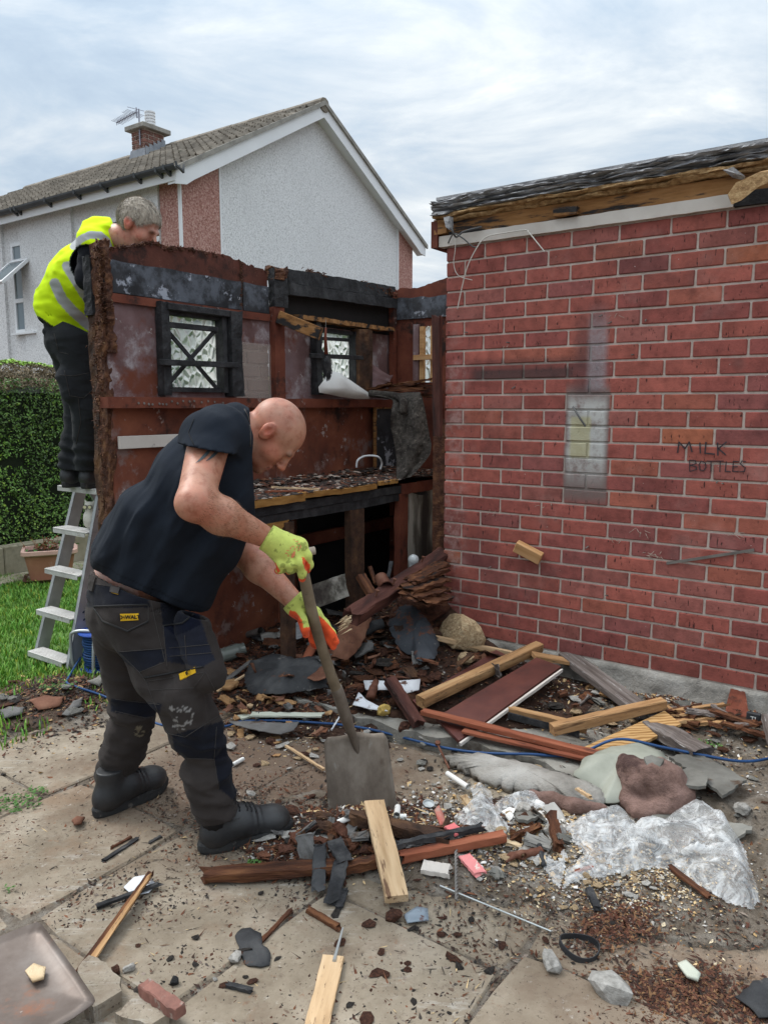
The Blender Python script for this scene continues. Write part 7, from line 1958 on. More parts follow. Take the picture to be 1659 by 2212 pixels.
# carpet hanging off the ledge
def ribbon_sheet(name, label, cat, rows, m, th=.01, n=8, wr=.006):
    """rows of (left point, right point) down the cloth"""
    L = spline([r[0] for r in rows], n); Rr = spline([r[1] for r in rows], n); K = 14; mb = MB(); o = Vector(L[0]); N = len(L)*(K+1)
    for s in (0, 1):
        for i in range(len(L)):
            for k in range(K+1):
                u = k/K; p = L[i].lerp(Rr[i], u); p = p+Vector((0, -.035*math.sin(u*math.pi*2.2+i*.12)*min(1, i/8)*.6-.012*float(fbm(u*4, i*.2, 3, 3))*2+(0 if s else th), wr*float(fbm(u*5, i*.3, 7, 2)))); mb.v.append(p-o)
    for i in range(len(L)-1):
        for k in range(K):
            a = i*(K+1)+k; q = [a, a+1, a+K+2, a+K+1]; mb.f.append([j+N for j in q][::-1]); mb.f.append(q)
    per = [k for k in range(K)]+[K+(K+1)*i for i in range(len(L)-1)]+[len(L)*(K+1)-1-k for k in range(K)]+[(K+1)*(len(L)-1-i) for i in range(len(L)-1)]
    for a, b in zip(per, per[1:]+per[:1]): mb.f.append([a, b, b+N, a+N])
    ob = mb.build(name, m, None, smooth=True); ob.location = o; return tag(ob, label, cat)
Yc = 4.95
ribbon_sheet('carpet_piece', 'grimy grey piece of carpet hanging down from the ledge over the workbench', 'carpet', [
    (PY(800, 852, 5.25), PY(905, 846, 5.1)), (PY(845, 862, 5.12), PY(908, 850, 4.98)), (PY(846, 884, 5.0), PY(914, 866, 4.93)), (PY(843, 915, 4.94), PY(922, 905, 4.88)), (PY(851, 955, 4.9), PY(928, 940, 4.84)), (PY(856, 990, 4.85), PY(932, 962, 4.8)), (PY(856, 1020, 4.78), PY(924, 990, 4.78)), (PY(857, 1038, 4.72), PY(888, 1030, 4.72))], M['carpet'])
rl = MB(); pts = spline([PY(796, 850, 5.28), PY(830, 853, 5.2), PY(862, 858, 5.05), PY(872, 872, 4.93), PY(868, 895, 4.9)], 5); rl.tube([p-pts[0] for p in pts], [.012]+[.026]*(len(pts)-2)+[.012], 10)
o = rl.build('carpet_roll', M['carpet'], None, smooth=True); o.location = pts[0]; tag(o, 'rolled over edge of grey carpet lying along the ledge', 'carpet')
# rotten boards on the ledge
for k, (x0, y0, x1, y1, w, t) in enumerate([(800, 846, 930, 838, .10, .02), (815, 838, 940, 818, .05, .014), (822, 848, 905, 826, .06, .02), (838, 836, 958, 834, .05, .012), (790, 845, 850, 826, .05, .015), (880, 850, 958, 858, .06, .02)]):
    z = 1.575+.02*k; p, q = Vector(PY(x0, y0, 5.35)), Vector(PY(x1, y1, 5.25))
    plank('rotten_board', ['flat', 'upper', 'curled', 'long', 'short', 'lowest'][k]+' dark rotten board piled on the shed ledge by the corner', 'board', tuple(p), tuple(q), w, t, M['rottenwood'], j0=.06, j1=.06, rough=.005)
rk = link('leaning_fragment', plank_mesh(.2, .17, .012, M['mouldpanel'], 5, .05, .05, .004)); rk.location = PY(800, 850, 5.42); rk.rotation_euler = (R(78), R(-60), .5); tag(rk, 'grey angular fragment leaning on the ledge beside the second window', 'fragment')
# dark door edge leaning on the brick corner
p, q = Vector(onB(950, 942, GB-.05)), Vector(onB(948, 676, GB-.05)); p, q = W(*p[:2], p.z), W(*q[:2], q.z)
p.x -= .0; o = link('dark_board', plank_mesh((q-p).length, .05, .03, M['darktimber'], 3, .0, .03)); Mx = frame_between(p, q).to_4x4()
x = (q-p).normalized(); y = Vector((E1[0], E1[1], 0)); z = x.cross(y).normalized(); y = z.cross(x); Mx = Matrix((x, y, z)).transposed().to_4x4(); Mx.translation = p+Vector((-.012, 0, 0)); o.matrix_world = Mx
tag(o, 'tall narrow dark board standing upright against the corner of the brick wall', 'board')
# white plastic bag like sheet on the ledge, brush, hanging file
wp = [(712, 800), (735, 806), (762, 824), (799, 850), (799, 862), (770, 862), (735, 857), (712, 852), (690, 848), (688, 836), (700, 822)]
mb = MB(); P = [Vector(onA(x, y, SA_+.13)) for x, y in wp]; c = sum(P, Vector())/len(P); n = len(P); o0 = c.copy()
for s in (-1, 1):
    for k in (1., .7, .35):
        for p in P: v = c+(p-c)*k; mb.v.append(v-o0+Vector((s*.05*(1-k**2)**.5+.012*float(vnoise(v.y*25, v.z*25, k)), 0, 0)))
    mb.v.append(Vector((s*.05, 0, 0)))
N = 3*n+1
for s in (0, 1):
    for r_ in range(2):
        for i in range(n): q = [s*N+r_*n+i, s*N+r_*n+(i+1) % n, s*N+(r_+1)*n+(i+1) % n, s*N+(r_+1)*n+i]; mb.f.append(q[::-1] if s else q)
    for i in range(n): q = [s*N+2*n+i, s*N+2*n+(i+1) % n, s*N+N-1]; mb.f.append(q[::-1] if s else q)
M['whitebag'] = mat('white plastic', [(.60,.60,.58), (.68,.68,.66)], 5, rough=.4, bump=.5, bscale=14, bdist=.01, spots=[((.25,.22,.2), 12, .62, .7)])
o = mb.build('white_scoop', M['whitebag'], None, smooth=True); o.location = W(o0.x, o0.y, o0.z); o.rotation_euler = (0, 0, ANG); tag(o, 'white plastic scoop resting on the ledge below the second window', 'scoop')
br = thing('brush', 'hanging brush with dark bristles and red handle in front of the second window', 'brush', W(*onA(706, 790, SA_+.22)[:2], onA(706, 790, SA_+.22)[2]), ANG)
BR_ = Rel(br, *onA(706, 790, SA_+.22))
hp0, hp1, hp2_ = Vector(onA(704, 708, SA_+.21)), Vector(onA(703, 730, SA_+.21)), Vector(onA(705, 766, SA_+.22))
mb = MB(); mb.tube([hp0, hp1, hp2_], [.006, .009, .013], 10); BR_.build(mb, 'red_handle', M['redpaint'], smooth=True)
mb = MB(); mb.tube([Vector(onA(704, 690, SA_+.19)), hp0], .0015, 4); BR_.build(mb, 'hanging_wire', M['steelgrey'])
ctr = Vector(onA(706, 791, SA_+.22)); V, F = snet(union([EL((0, 0, 0), (.028, .036, .072))], .01), (-.05, -.05, -.09), (.05, .05, .09), .006)
mb = MB(); rgb = random.Random(5)
for i in range(420):
    t, u = rgb.uniform(0, 6.28), rgb.uniform(-1, 1); s_ = math.sqrt(1-u*u); d = Vector((.026*s_*math.cos(t), .034*s_*math.sin(t), .068*u)); e = d*1.28+Vector((0, 0, -.006)); w_ = d.orthogonal().normalized()*.0016
    mb.add([ctr+d*.7-w_, ctr+d*.7+w_, ctr+e+w_*.4, ctr+e-w_*.4], [(0, 1, 2, 3)])
tag(BR_.build(mb, 'bristles', M['charstick']), kind='stuff')
link('brush_head', mesh((V*.92).tolist(), F.tolist(), M['charstick'], True), br)
# small things under / behind the bench front
pb2 = PY(893, 1209, 4.25); bulb = thing('light_bulb', 'pearl light bulb lying on the rubble under the white peeling panel', 'light bulb', pb2)
V, F = snet(union([EL((0, 0, 0), (.03, .03, .03)), (RC((0, 0, 0), (-.012, .0, -.042), .024, .014), .012)], .01), (-.05, -.05, -.07), (.05, .05, .05), .005)
M['pearl'] = glassmat('pearl glass', (.55,.58,.58), .15, trans=.3)
link('glass', mesh(V.tolist(), F.tolist(), M['pearl'], True), bulb); MB().tube([(-.010, 0, -.036), (-.019, 0, -.066)], .0125, 12).build('cap', M['steelgrey'], bulb)

# ================================================================ THE RUBBLE: named pieces
TL = 'timber'
# heap by the corner
def pt3(x, y, Y): return tuple(PY(x, y, Y))
plank('charred_beam', 'dark red charred beam with bolts and pale broken end propped across the rubble heap', TL, pt3(752, 1339, 3.72), pt3(962, 1196, 4.42), .085, .07, M['darktimber'], roll=.35, j0=.07, j1=.02, rough=.004)
mb = MB(); e0 = PY(747, 1344, 3.70)
for i in range(26):
    rgk = random.Random(i); a = e0+Vector((rgk.uniform(-.01, .03), rgk.uniform(-.02, .03), rgk.uniform(-.03, .035))); d = Vector((-.045, -.03, -.02))*rgk.uniform(.4, 1.2); w_ = Vector((rgk.uniform(-1, 1), rgk.uniform(-1, 1), rgk.uniform(-1, 1))).normalized()*.006
    mb.add([a-e0-w_, a-e0+w_, a-e0+w_.cross(d).normalized()*.006, a-e0+d], [(0, 1, 3), (1, 2, 3), (2, 0, 3)])
o = mb.build('broken_splinters', M['tanstone'], None); o.location = e0; tag(o, 'pale splintered wood at the broken end of the charred beam', 'splinters', kind='stuff')
for x, y, Y in ((849, 1262, 4.02), (812, 1287, 3.9), (911, 1214, 4.25)):
    p = PY(x, y, Y-.03); o = MB().tube([(0, 0, 0), (0, 0, .03)], .005, 8).tube([(0, 0, .028), (0, 0, .034)], .011, 6).build('rusty_bolt', M['rustmetal'], None); o.location = p; o.rotation_euler = (.2, .3, 0)
    tag(o, {849: 'rusty bolt standing up from the middle of the charred beam', 812: 'rusty bolt near the broken end of the charred beam', 911: 'rusty bolt near the upper end of the charred beam'}[x], 'bolt')
for k, (x0, y0, x1, y1, Y0, Y1, w) in enumerate([(868, 1276, 960, 1246, 3.85, 4.2, .10), (880, 1258, 962, 1225, 3.95, 4.25, .08), (905, 1245, 962, 1215, 4.05, 4.3, .07), (876, 1290, 960, 1268, 3.8, 4.15, .1), (900, 1300, 962, 1285, 3.82, 4.1, .12)]):
    plank('rotten_board', ['second lowest', 'second highest', 'highest', 'middle', 'lowest'][k]+' of the ragged rotten boards layered against the brick corner', 'board', pt3(x0, y0, Y0), pt3(x1, y1, Y1), w, .018, M['rottenwood'], j0=.07, j1=.04, rough=.007, roll=.2)
rock('rotten_lump', 'large dark red rotten lump with pale flecks at the foot of the brick corner', 'rotten lump', (908, 1342), (.19, .13, .08), M['rustchunk'], sub=3, sink=.2, amp=.45, rz=.2)
rock('rotten_lump', 'smaller dark rotten lump under the charred beam', 'rotten lump', (858, 1350), (.09, .07, .05), M['rustchunk'], sub=3, sink=.2, amp=.45)
rock('rotten_lump', 'rotten lump beside the lower end of the charred beam', 'rotten lump', (700, 1390), (.08, .06, .05), M['rustchunk'], sub=3, sink=.3, amp=.45)
o = plank('grey_board', 'grey board with flaking white scales propped under the workbench', 'board', pt3(676, 1290, 4.1), pt3(752, 1262, 4.35), .13, .012, M['peelpaint'], roll=1.25, j0=.01, j1=.04)
sheet_poly('black_sheet', 'torn black sheet draped over the heap behind the charred beam', 'sheet', [(732, 1290), (760, 1262), (800, 1285), (806, 1320), (788, 1345), (748, 1330)], M['dark'], lifts=[.14, .2, .16, .08, .04, .06], bulge=.03, jag=.01)
plank('timber_offcut', 'short brown timber offcut standing between black sheet and rusty can', TL, pt3(778, 1242, 4.0), pt3(806, 1290, 3.9), .05, .035, M['rottenwood'], j0=.01, j1=.03)
pc = PY(822, 1256, 4.0); o = lathe(MB(), [(.034, 0), (.036, .004), (.036, .085), (.038, .09), (.034, .092), (.033, .08), (.032, .01), (0, .01)]).build('rusty_can', M['rustmetal'], None, smooth=False); o.location = pc+Vector((0, .05, .01)); o.rotation_euler = (R(112), 0, .35); tag(o, 'rusty open can lying in the heap below the workbench', 'can')
sheet_poly('white_rag', 'crumpled white scrap behind the rusty can', 'scrap', [(838, 1243), (846, 1236), (862, 1240), (858, 1250), (842, 1251)], M['whitepaint'], lift=.17, bulge=.01)
plank('thin_lath', 'thin dark lath standing out of the heap beside the bench leg', 'lath', pt3(812, 1262, 4.15), pt3(798, 1222, 4.25), .02, .02, M['rottenwood'], j0=.01, j1=.02)
plank('thin_lath', 'thin dark lath leaning right of the rusty can', 'lath', pt3(838, 1250, 4.15), pt3(846, 1212, 4.3), .02, .015, M['charstick'], j0=.01, j1=.02)
# middle of the heap
sheet_poly('felt_sheet', 'curved black felt sheet with brown torn corner lying on the heap by the shovel shaft', 'sheet', [(529, 1478), (545, 1462), (590, 1455), (640, 1462), (690, 1452), (712, 1470), (708, 1505), (668, 1514), (600, 1518), (548, 1512), (532, 1500)], M['feltsheet'], lifts=[.05, .09, .11, .10, .10, .08, .05, .05, .045, .04, .04], bulge=.035, jag=.008, rings=5, warp=.012)
sheet_poly('torn_board', 'brown torn corner piece of board beside the shovel shaft', 'board', [(664, 1508), (700, 1478), (712, 1470), (711, 1500), (704, 1510), (680, 1516)], M['rustsheet'], lift=.105, jag=.004)
sheet_poly('brown_sheet', 'rust brown sheet curling up behind the shovel shaft', 'sheet', [(716, 1440), (740, 1385), (768, 1366), (806, 1370), (796, 1405), (778, 1430), (750, 1446)], M['rustsheet'], lifts=[.06, .14, .17, .16, .12, .08, .05], bulge=.03, jag=.006, rings=4)
p, q = GH(772, 1394, .08), GH(826, 1374, .07); o = MB().tube([Vector(), (q-p)*.5, q-p], [.038, .036, .03], 14, cap=False).tube([Vector(), (q-p)*.5, q-p], [.034, .032, .027], 14, cap=False).build('felt_roll', M['feltsheet'], None, smooth=True); o.location = p; tag(o, 'small open roll of black felt on top of the brown sheet', 'felt roll')
sheet_poly('black_felt', 'ragged blue-black felt patch lying on the heap near the brick wall', 'felt', [(838, 1368), (862, 1352), (885, 1350), (905, 1362), (920, 1378), (938, 1400), (948, 1420), (938, 1446), (905, 1450), (888, 1430), (862, 1418), (845, 1400)], M['bluefelt'], lifts=[.08, .12, .13, .12, .10, .08, .06, .05, .05, .05, .06, .07], bulge=.02, jag=.007, rings=4, warp=.02)
rock('chipboard_lump', 'large tan crumbling chipboard lump at the foot of the brick corner', 'chipboard lump', (990, 1402), (.15, .06, .11), M['tanstone'], sub=3, sink=.3, amp=.15, rz=ANG+.1, seed=2)
rock('chipboard_lump', 'small tan chipboard lump below the wooden pole', 'chipboard lump', (1008, 1432), (.07, .05, .03), M['tanstone'], sub=3, sink=.3, amp=.3)
rock('chipboard_lump', 'small bright chipboard lump beside the black felt patch', 'chipboard lump', (930, 1395), (.045, .035, .03), M['tanstone'], sub=3, sink=.1, amp=.4)
o = plank('wooden_pole', 'round wooden pole lying along the foot of the brick wall', 'pole', (936, 1400), (1200, 1452), .026, .026, M['palepine'], l0=.06, l1=.05, j1=.02)
plank('orange_lath', 'orange brown lath leaning under the shovel shaft', 'lath', (655, 1456), (700, 1402), .05, .012, M['redmould'], l0=.05, l1=.13, j0=.01, j1=.02)
p, q = GH(866, 1401, .06), GH(902, 1392, .06); o = MB().tube([Vector(), q-p], .005, 8).build('red_tube', mat('red plastic', [(.6,.05,.03)], bump=0, rough=.4), None); o.location = p; tag(o, 'thin bright red plastic tube in the heap', 'tube')
# jar and bits beside the man's legs
jar = thing('glass_jar', 'dirty glass jar lying on its side near the red shed wall', 'jar', GH(478, 1432, .04), 0)
d = (GH(540, 1415, .05)-GH(478, 1432, .04)); ez = d.to_track_quat('Z', 'Y').to_euler()
M['jarglass'] = glassmat('dirty jar glass', (.30,.33,.30), .2, trans=.55)
o = lathe(MB(), [(0, .004), (.036, .0), (.041, .008), (.041, .10), (.034, .118), (.032, .14), (.029, .14), (.031, .116), (.037, .10), (.037, .01), (0, .01)]).build('glass', M['jarglass'], jar, smooth=False); o.rotation_euler = ez
p, q = GH(532, 1396, .07), GH(564, 1388, .07); o = MB().tube([Vector(), q-p], .020, 14, cap=False).tube([Vector(), q-p], .0165, 14, cap=False).build('pipe_offcut', M['steelgrey'], None, smooth=True); o.location = p; tag(o, 'short grey pipe offcut behind the glass jar', 'pipe')
sheet_poly('bent_sheet', 'dark bent metal sheet arching over the glass jar', 'sheet', [(490, 1400), (508, 1378), (535, 1370), (560, 1376), (596, 1392), (560, 1396), (525, 1390)], M['feltsheet'], lifts=[.02, .06, .09, .08, .02, .04, .06], bulge=.02)
sheet_poly('foil_scrap', 'crumpled blue-grey foil scrap left of the lower glove', 'scrap', [(600, 1402), (618, 1384), (645, 1378), (662, 1385), (650, 1402), (622, 1410)], M['felt'], lifts=[.02, .07, .1, .08, .05, .02], bulge=.03)
rock('concrete_chunk', 'grey concrete chunk by the shed wall behind the jar', 'concrete', (612, 1376), (.06, .05, .035), M['stone']); 
plank('grey_block', 'pale concrete strip along the shed wall foot', 'concrete', (565, 1388), (622, 1372), .05, .04, M['stone'], l0=.03)
plank('thin_strip', 'long thin grey strip leaning over the rubble beside the trousers', 'strip', (474, 1492), (545, 1446), .03, .006, M['greyfelt'], l0=.03, l1=.05)
plank('thin_strip', 'pale thin strip lying below the grey strip', 'strip', (470, 1502), (530, 1470), .012, .008, M['palepine'], l0=.02, l1=.03)
rock('pine_block', 'small pale pine cube below the felt sheet', 'wood block', (541, 1534), (.022, .018, .018), M['palepine'], amp=.05, sub=1, sink=.0)
sheet_poly('orange_offcut', 'orange wood offcut beside the man\'s knee', 'wood offcut', [(478, 1492), (508, 1484), (518, 1492), (500, 1503), (482, 1503)], M['pinebeam'], lift=.05, th=.02)
plank('pale_trim', 'pale green white trim strip lying behind the blue cable', 'trim', (540, 1556), (700, 1558), .045, .008, M['paletrim'], l0=.03, j0=.01, j1=.02)
plank('pale_trim', 'short white trim offcut at the left end of the pale strip', 'trim', (524, 1553), (534, 1560), .05, .01, M['paletrim'], l0=.02)
sheet_poly('felt_scrap', 'grey mineral felt scrap sticking out under the blue cable', 'felt', [(496, 1578), (560, 1576), (620, 1580), (648, 1578), (636, 1596), (610, 1606), (570, 1600), (520, 1590)], M['greyfelt'], lift=.045, jag=.005)
plank('thin_stick', 'thin reddish stick lying on the dirt left of the shovel blade', 'stick', (617, 1619), (700, 1672), .012, .007, M['palepine'], l0=.02, j0=.01)
plank('thin_stick', 'thin white stick pointing up beside the shovel socket', 'stick', (716, 1586), (748, 1548), .006, .006, M['whitepaint'], l0=.02, l1=.05)
def tubelet(label, a, b, r=.009, m=None, l=.012, cat='tube'):
    p, q = GH(*a, l), GH(*b, l); o = MB().tube([Vector(), q-p], r, 12, cap=False).tube([Vector(), q-p], r*.7, 12, cap=False).add([], []).build(cat.replace(' ', '_'), m or M['whitetube'], None, smooth=True); o.location = p; return tag(o, label, cat)
tubelet('white plastic tube beside the man\'s front shin', (503, 1658), (526, 1645), .009, cat='plastic tube')
tubelet('white plastic tube below the shovel blade, left one', (730, 1806), (755, 1796), .010, cat='plastic tube', l=.05)
tubelet('white plastic tube standing at the lower right corner of the shovel blade', (857, 1790), (859, 1772), .011, cat='plastic tube', l=.05)
tubelet('shortest white plastic tube right of the pale plank', (864, 1793), (878, 1793), .009, cat='plastic tube', l=.05)
tubelet('long white pipe behind the clear plastic', (966, 1686), (1010, 1716), .011, cat='plastic tube', l=.03)
# frame of timbers in front of the brick wall
sheet_poly('maroon_board', 'large maroon board with whitish front edge lying on the floor slab', 'board', [(941, 1563), (991, 1614), (1210, 1481), (1157, 1461)], M['maroon'], lifts=[.03, .03, .10, .10], th=.014, rings=2, warp=.001)
plank('white_edge', 'chalky white edge strip under the maroon board', 'strip', (993, 1620), (1212, 1486), .012, .016, M['white_board'], l0=.024, l1=.09)
sheet_poly('red_board', 'dark red board behind the long pine beam', 'board', [(891, 1530), (905, 1545), (1095, 1448), (1072, 1436)], M['maroon'], lifts=[.04, .04, .08, .08], th=.012, rings=2, warp=.001)
plank('pine_beam', 'long square orange pine beam lying across the maroon board', TL, (906, 1550), (1163, 1449), .055, .05, M['pinebeam'], l0=.075, l1=.135, roll=.1, j0=.005)
plank('red_moulding', 'long orange red moulding running below the maroon board', 'moulding', (912, 1564), (1322, 1656), .045, .02, M['redmould'], l0=.06, l1=.035, j1=.02)
plank('red_moulding', 'second thinner red moulding lying under the long one', 'moulding', (1000, 1592), (1330, 1664), .04, .012, M['redmould'], l0=.03, l1=.02, j1=.03)
plank('charred_batten', 'batten with orange top and black charred side between maroon board and short pine batten', 'batten', (1099, 1552), (1265, 1592), .04, .035, M['pinebeam'], l0=.04)
plank('charred_strip', 'black charred strip along the front of the orange batten', 'strip', (1097, 1559), (1250, 1600), .006, .03, M['charstick'], l0=.03)
plank('pine_batten', 'short square pine batten with nail holes lying over the red moulding', 'batten', (1190, 1612), (1431, 1559), .05, .045, M['pinebeam'], l0=.075, l1=.085, j0=.002)
sheet_poly('plywood_offcut', 'wavy grained plywood offcut under the short pine batten', 'plywood', [(1257, 1632), (1343, 1642), (1469, 1592), (1433, 1568)], M['plywood'], lifts=[.035, .03, .06, .07], th=.012, rings=2, warp=.001)
plank('grey_plank', 'long weathered grey plank with flaking paint leaning under the pine batten', 'plank', (1222, 1458), (1395, 1572), .10, .035, M['greywood'], l0=.11, l1=.06, j0=.01)
plank('flaked_plank', 'plank end with flaking white paint and burnt tip at the right of the plywood', 'plank', (1405, 1590), (1528, 1662), .10, .045, M['greywood'], l0=.05, l1=.05, j1=.06, rough=.004)
plank('pale_board', 'pale board against the plinth behind the grey plank', 'board', (1150, 1452), (1318, 1472), .09, .018, M['pinebeam'], l0=.09, l1=.07, j1=.05)
plank('maroon_offcut', 'short purple brown timber with pale broken end left of the maroon board', TL, (842, 1508), (908, 1594), .055, .04, M['darktimber'], l0=.09, l1=.05, j1=.04, rough=.003)
sheet_poly('white_sheet', 'torn white sheet with brown rot spots behind the purple timber', 'sheet', [(785, 1490), (830, 1494), (880, 1488), (908, 1488), (905, 1512), (880, 1518), (840, 1512), (790, 1510)], M['whitepaint'], lift=.05, bulge=.015)
sheet_poly('white_sheet', 'pointed white sheet offcut left of the yellow foam', 'sheet', [(775, 1512), (790, 1528), (838, 1554), (800, 1550), (762, 1540)], M['whitepaint'], lift=.04)
rock('foam_block', 'yellow foam block beside the purple brown timber', 'foam', (828, 1545), (.045, .04, .03), M['sponge'], amp=.08, sink=.1, seed=3)
rock('foam_block', 'second yellow foam piece behind the purple brown timber', 'foam', (870, 1522), (.035, .03, .03), M['sponge'], amp=.08, sink=.1, seed=5)
p, q = GH(800, 1528, .05), GH(812, 1498, .06); o = MB().tube([Vector(), (q-p)*.6, (q-p)*.75, q-p], [.022, .022, .017, .017], 14).build('brown_bottle', M['rustmetal'], None, smooth=True); o.location = p; tag(o, 'rusty brown cylinder on the white sheet', 'cylinder')
rock('fibre_clump', 'rust red fibre clump under the purple timber', 'fibre clump', (872, 1582), (.05, .035, .03), M['rustchunk'], amp=.5, sub=3)
# splintered wood by the plinth on the right
rg = random.Random(55)
for k in range(34):
    x = rg.uniform(1400, 1650); y = 1545+(x-1400)*.20+rg.uniform(-18, 26); L = rg.uniform(50, 130); an = rg.gauss(.18, .25)
    plank('wood_splinter', 'brown wood splinter in the pile at the foot of the brick wall on the right', 'splinter', (x-L/2*math.cos(an), y-L/2*math.sin(an)), (x+L/2*math.cos(an), y+L/2*math.sin(an)), rg.uniform(.012, .035), rg.uniform(.006, .014), rg.choice([M['rottenwood'], M['pinebeam'], M['greywood'], M['rottenwood']]), l0=rg.uniform(.015, .06), l1=rg.uniform(.01, .05), j0=.03, j1=.04, rough=.003, grp='splinters along the plinth')
sheet_poly('red_shard', 'upright triangular red shard of chipboard against the plinth', 'shard', [(1562, 1558), (1582, 1510), (1600, 1520), (1617, 1562), (1600, 1566)], M['redpaint'], lifts=[.03, .13, .12, .03, .02], th=.02, rings=2)
bk = thing('black_device', 'small black plastic thing with white letters beside the red shard', 'device', GH(1626, 1566, .0), ANG); o = MB().bbox(-.028, .028, -.01, .01, 0, .055, .004).build('case', M['rubberblack'], bk)
flat_text('TJ', .026, M['whitetube'], 'lettering', bk, Vector((0, -.0106, .030)), Vector((1, 0, 0)), Vector((0, -1, 0)), .0004)
plank('edge_timber', 'pale timber at the right edge of the picture', TL, (1655, 1578), (1700, 1700), .05, .05, M['greywood'], l0=.05, l1=.03)
# lino, underlay, slates, stones
sheet_poly('lino_sheet', 'smooth grey green lino sheet folded over rubble', 'lino', [(1237, 1690), (1262, 1662), (1310, 1645), (1380, 1638), (1430, 1655), (1444, 1690), (1420, 1722), (1370, 1735), (1330, 1748), (1300, 1745), (1296, 1722), (1260, 1700)], M['sagesheet'], lifts=[.03, .05, .06, .07, .06, .06, .05, .04, .03, .02, .03, .03], bulge=.05, th=.006, rings=5, jag=.004)
sheet_poly('cement_crust', 'long crust of blue grey cement along the floor edge', 'cement', [(960, 1645), (1040, 1640), (1130, 1660), (1230, 1690), (1300, 1722), (1306, 1746), (1230, 1738), (1140, 1715), (1060, 1702), (1000, 1672)], M['plinth'], lift=.03, bulge=.03, th=.03, rings=4, jag=.012)
rock('white_stone', 'pale stone on the cement crust', 'stone', (1212, 1694), (.035, .03, .022), M['whitetube'], amp=.3)
U = [PY(*q) for q in ()]
def lumpsheet(name, label, cat, prims, m, pad=.05, h=.007, k=.03, disp=.01):
    """soft crumpled thing from blobs (picture x, y, lift, radius)"""
    C_ = [(GH(x, y, l), r_) for x, y, l, r_ in prims]; o0 = C_[0][0].copy()
    segs = [RC(C_[i][0]-o0, C_[i+1][0]-o0, C_[i][1], C_[i+1][1]) for i in range(len(C_)-1)]; uf = union(segs, k)
    ff = lambda P: uf(P)+disp*(np.abs(fbm(P[:, 0]*12, P[:, 1]*12, P[:, 2]*12, 3))-.15)*2
    A_ = np.array([list(c-o0) for c, _ in C_]); mr = max(r_ for _, r_ in C_)
    V, F = snet(ff, A_.min(0)-mr-pad, A_.max(0)+mr+pad, h); o = link(name, mesh(V.tolist(), F.tolist(), m, True)); o.location = o0; return tag(o, label, cat)
lumpsheet('underlay', 'brown felt underlay crumpled into a hump beside the lino', 'underlay', [(1348, 1686, .08, .03), (1360, 1700, .07, .045), (1385, 1715, .05, .06), (1420, 1710, .05, .07), (1445, 1715, .04, .06), (1470, 1728, .02, .045), (1440, 1748, .01, .04), (1385, 1760, .01, .035), (1360, 1738, .02, .045)], M['brownfelt'], disp=.012)
lumpsheet('underlay', 'long brown felt roll running under the clear plastic', 'underlay', [(1150, 1722, .015, .02), (1190, 1738, .02, .024), (1240, 1752, .015, .026), (1300, 1758, .012, .024)], M['brownfelt'])
for k, (poly, lift, lab) in enumerate([
    ([(1444, 1660), (1500, 1650), (1560, 1680), (1608, 1712), (1560, 1745), (1500, 1700)], .05, 'large sloping slate sheet behind the clear plastic'),
    ([(1383, 1712), (1400, 1706), (1430, 1716), (1426, 1732), (1396, 1736)], .14, 'small slate chip lying on the brown underlay'),
    ([(1466, 1700), (1490, 1694), (1524, 1710), (1520, 1738), (1480, 1736)], .07, 'broken slate beside the brown underlay'),
    ([(1400, 1765), (1470, 1758), (1480, 1775), (1420, 1786)], .02, 'slate under the edge of the clear plastic'),
    ([(1540, 1790), (1600, 1790), (1625, 1800), (1580, 1830), (1550, 1820)], .02, 'grey slate right of the clear plastic'),
    ([(1110, 1772), (1150, 1768), (1168, 1776), (1140, 1790), (1116, 1788)], .03, 'rounded grey slate between the two plastic sheets')]):
    sheet_poly('slate', lab, 'slate', poly, M['slate'], lift=lift, th=.012, rings=2, jag=.006, warp=.002)
for x, y, s, lab in [(1603, 1754, .035, 'white stone right of the clear plastic'), (1130, 1757, .04, 'grey stone between the two plastic sheets'), (1192, 1800, .045, 'grey stone beside the brown timber piece'), (1262, 1806, .03, 'stone half under the clear plastic'),
                     (508, 2075, .026, 'white angular stone by the black felt scrap'), (278, 2097, .022, 'small pale stone near the broken paving'), (465, 2118, .01, 'tiny pale pebble in the paving joint'), (1191, 2087, .04, 'flat ochre stone under the rubber ring'), (1320, 2150, .062, 'flat grey stone in the rust coloured fibres')]:
    rock('stone', lab, 'stone', (x, y), (s, s*.8, s*.55), M['stone'])
# foreground pieces
plank('pale_plank', 'pale dirty plank lying in front of the shovel blade', 'plank', (808, 1778), (858, 1962), .070, .025, M['palepine'], l0=.075, l1=.03)
rock('burnt_block', 'dark brown block at the lower end of the pale plank', 'burnt block', (852, 1986), (.032, .03, .014), M['rustchunk'], amp=.2)
plank('rotten_log', 'long rust coloured rotten log left of the pale plank', 'log', (424, 1905), (760, 1888), .052, .03, M['rottenwood'], l0=.02, l1=.03, j0=.05, j1=.04, rough=.004)
plank('rotten_log', 'rust coloured timber continuing right from the rotten log', 'log', (690, 1900), (860, 1868), .04, .028, M['rottenwood'], l0=.02, l1=.03, j0=.05, j1=.04, rough=.004)
plank('dark_beam', 'dark half burnt beam behind the pale plank', TL, (755, 1792), (975, 1836), .05, .04, M['char_brown'], l0=.05, l1=.03, j0=.03, j1=.04, rough=.004)
plank('black_batten', 'black charred batten lying on the orange moulding', 'batten', (845, 1862), (1052, 1817), .022, .02, M['charstick'], l0=.055, l1=.055, j0=.03, j1=.04, rough=.003)
plank('orange_moulding', 'orange red moulding right of the pale plank', 'moulding', (855, 1872), (1090, 1824), .036, .03, M['redmould'], l0=.03, l1=.03, j0=.03, j1=.004)
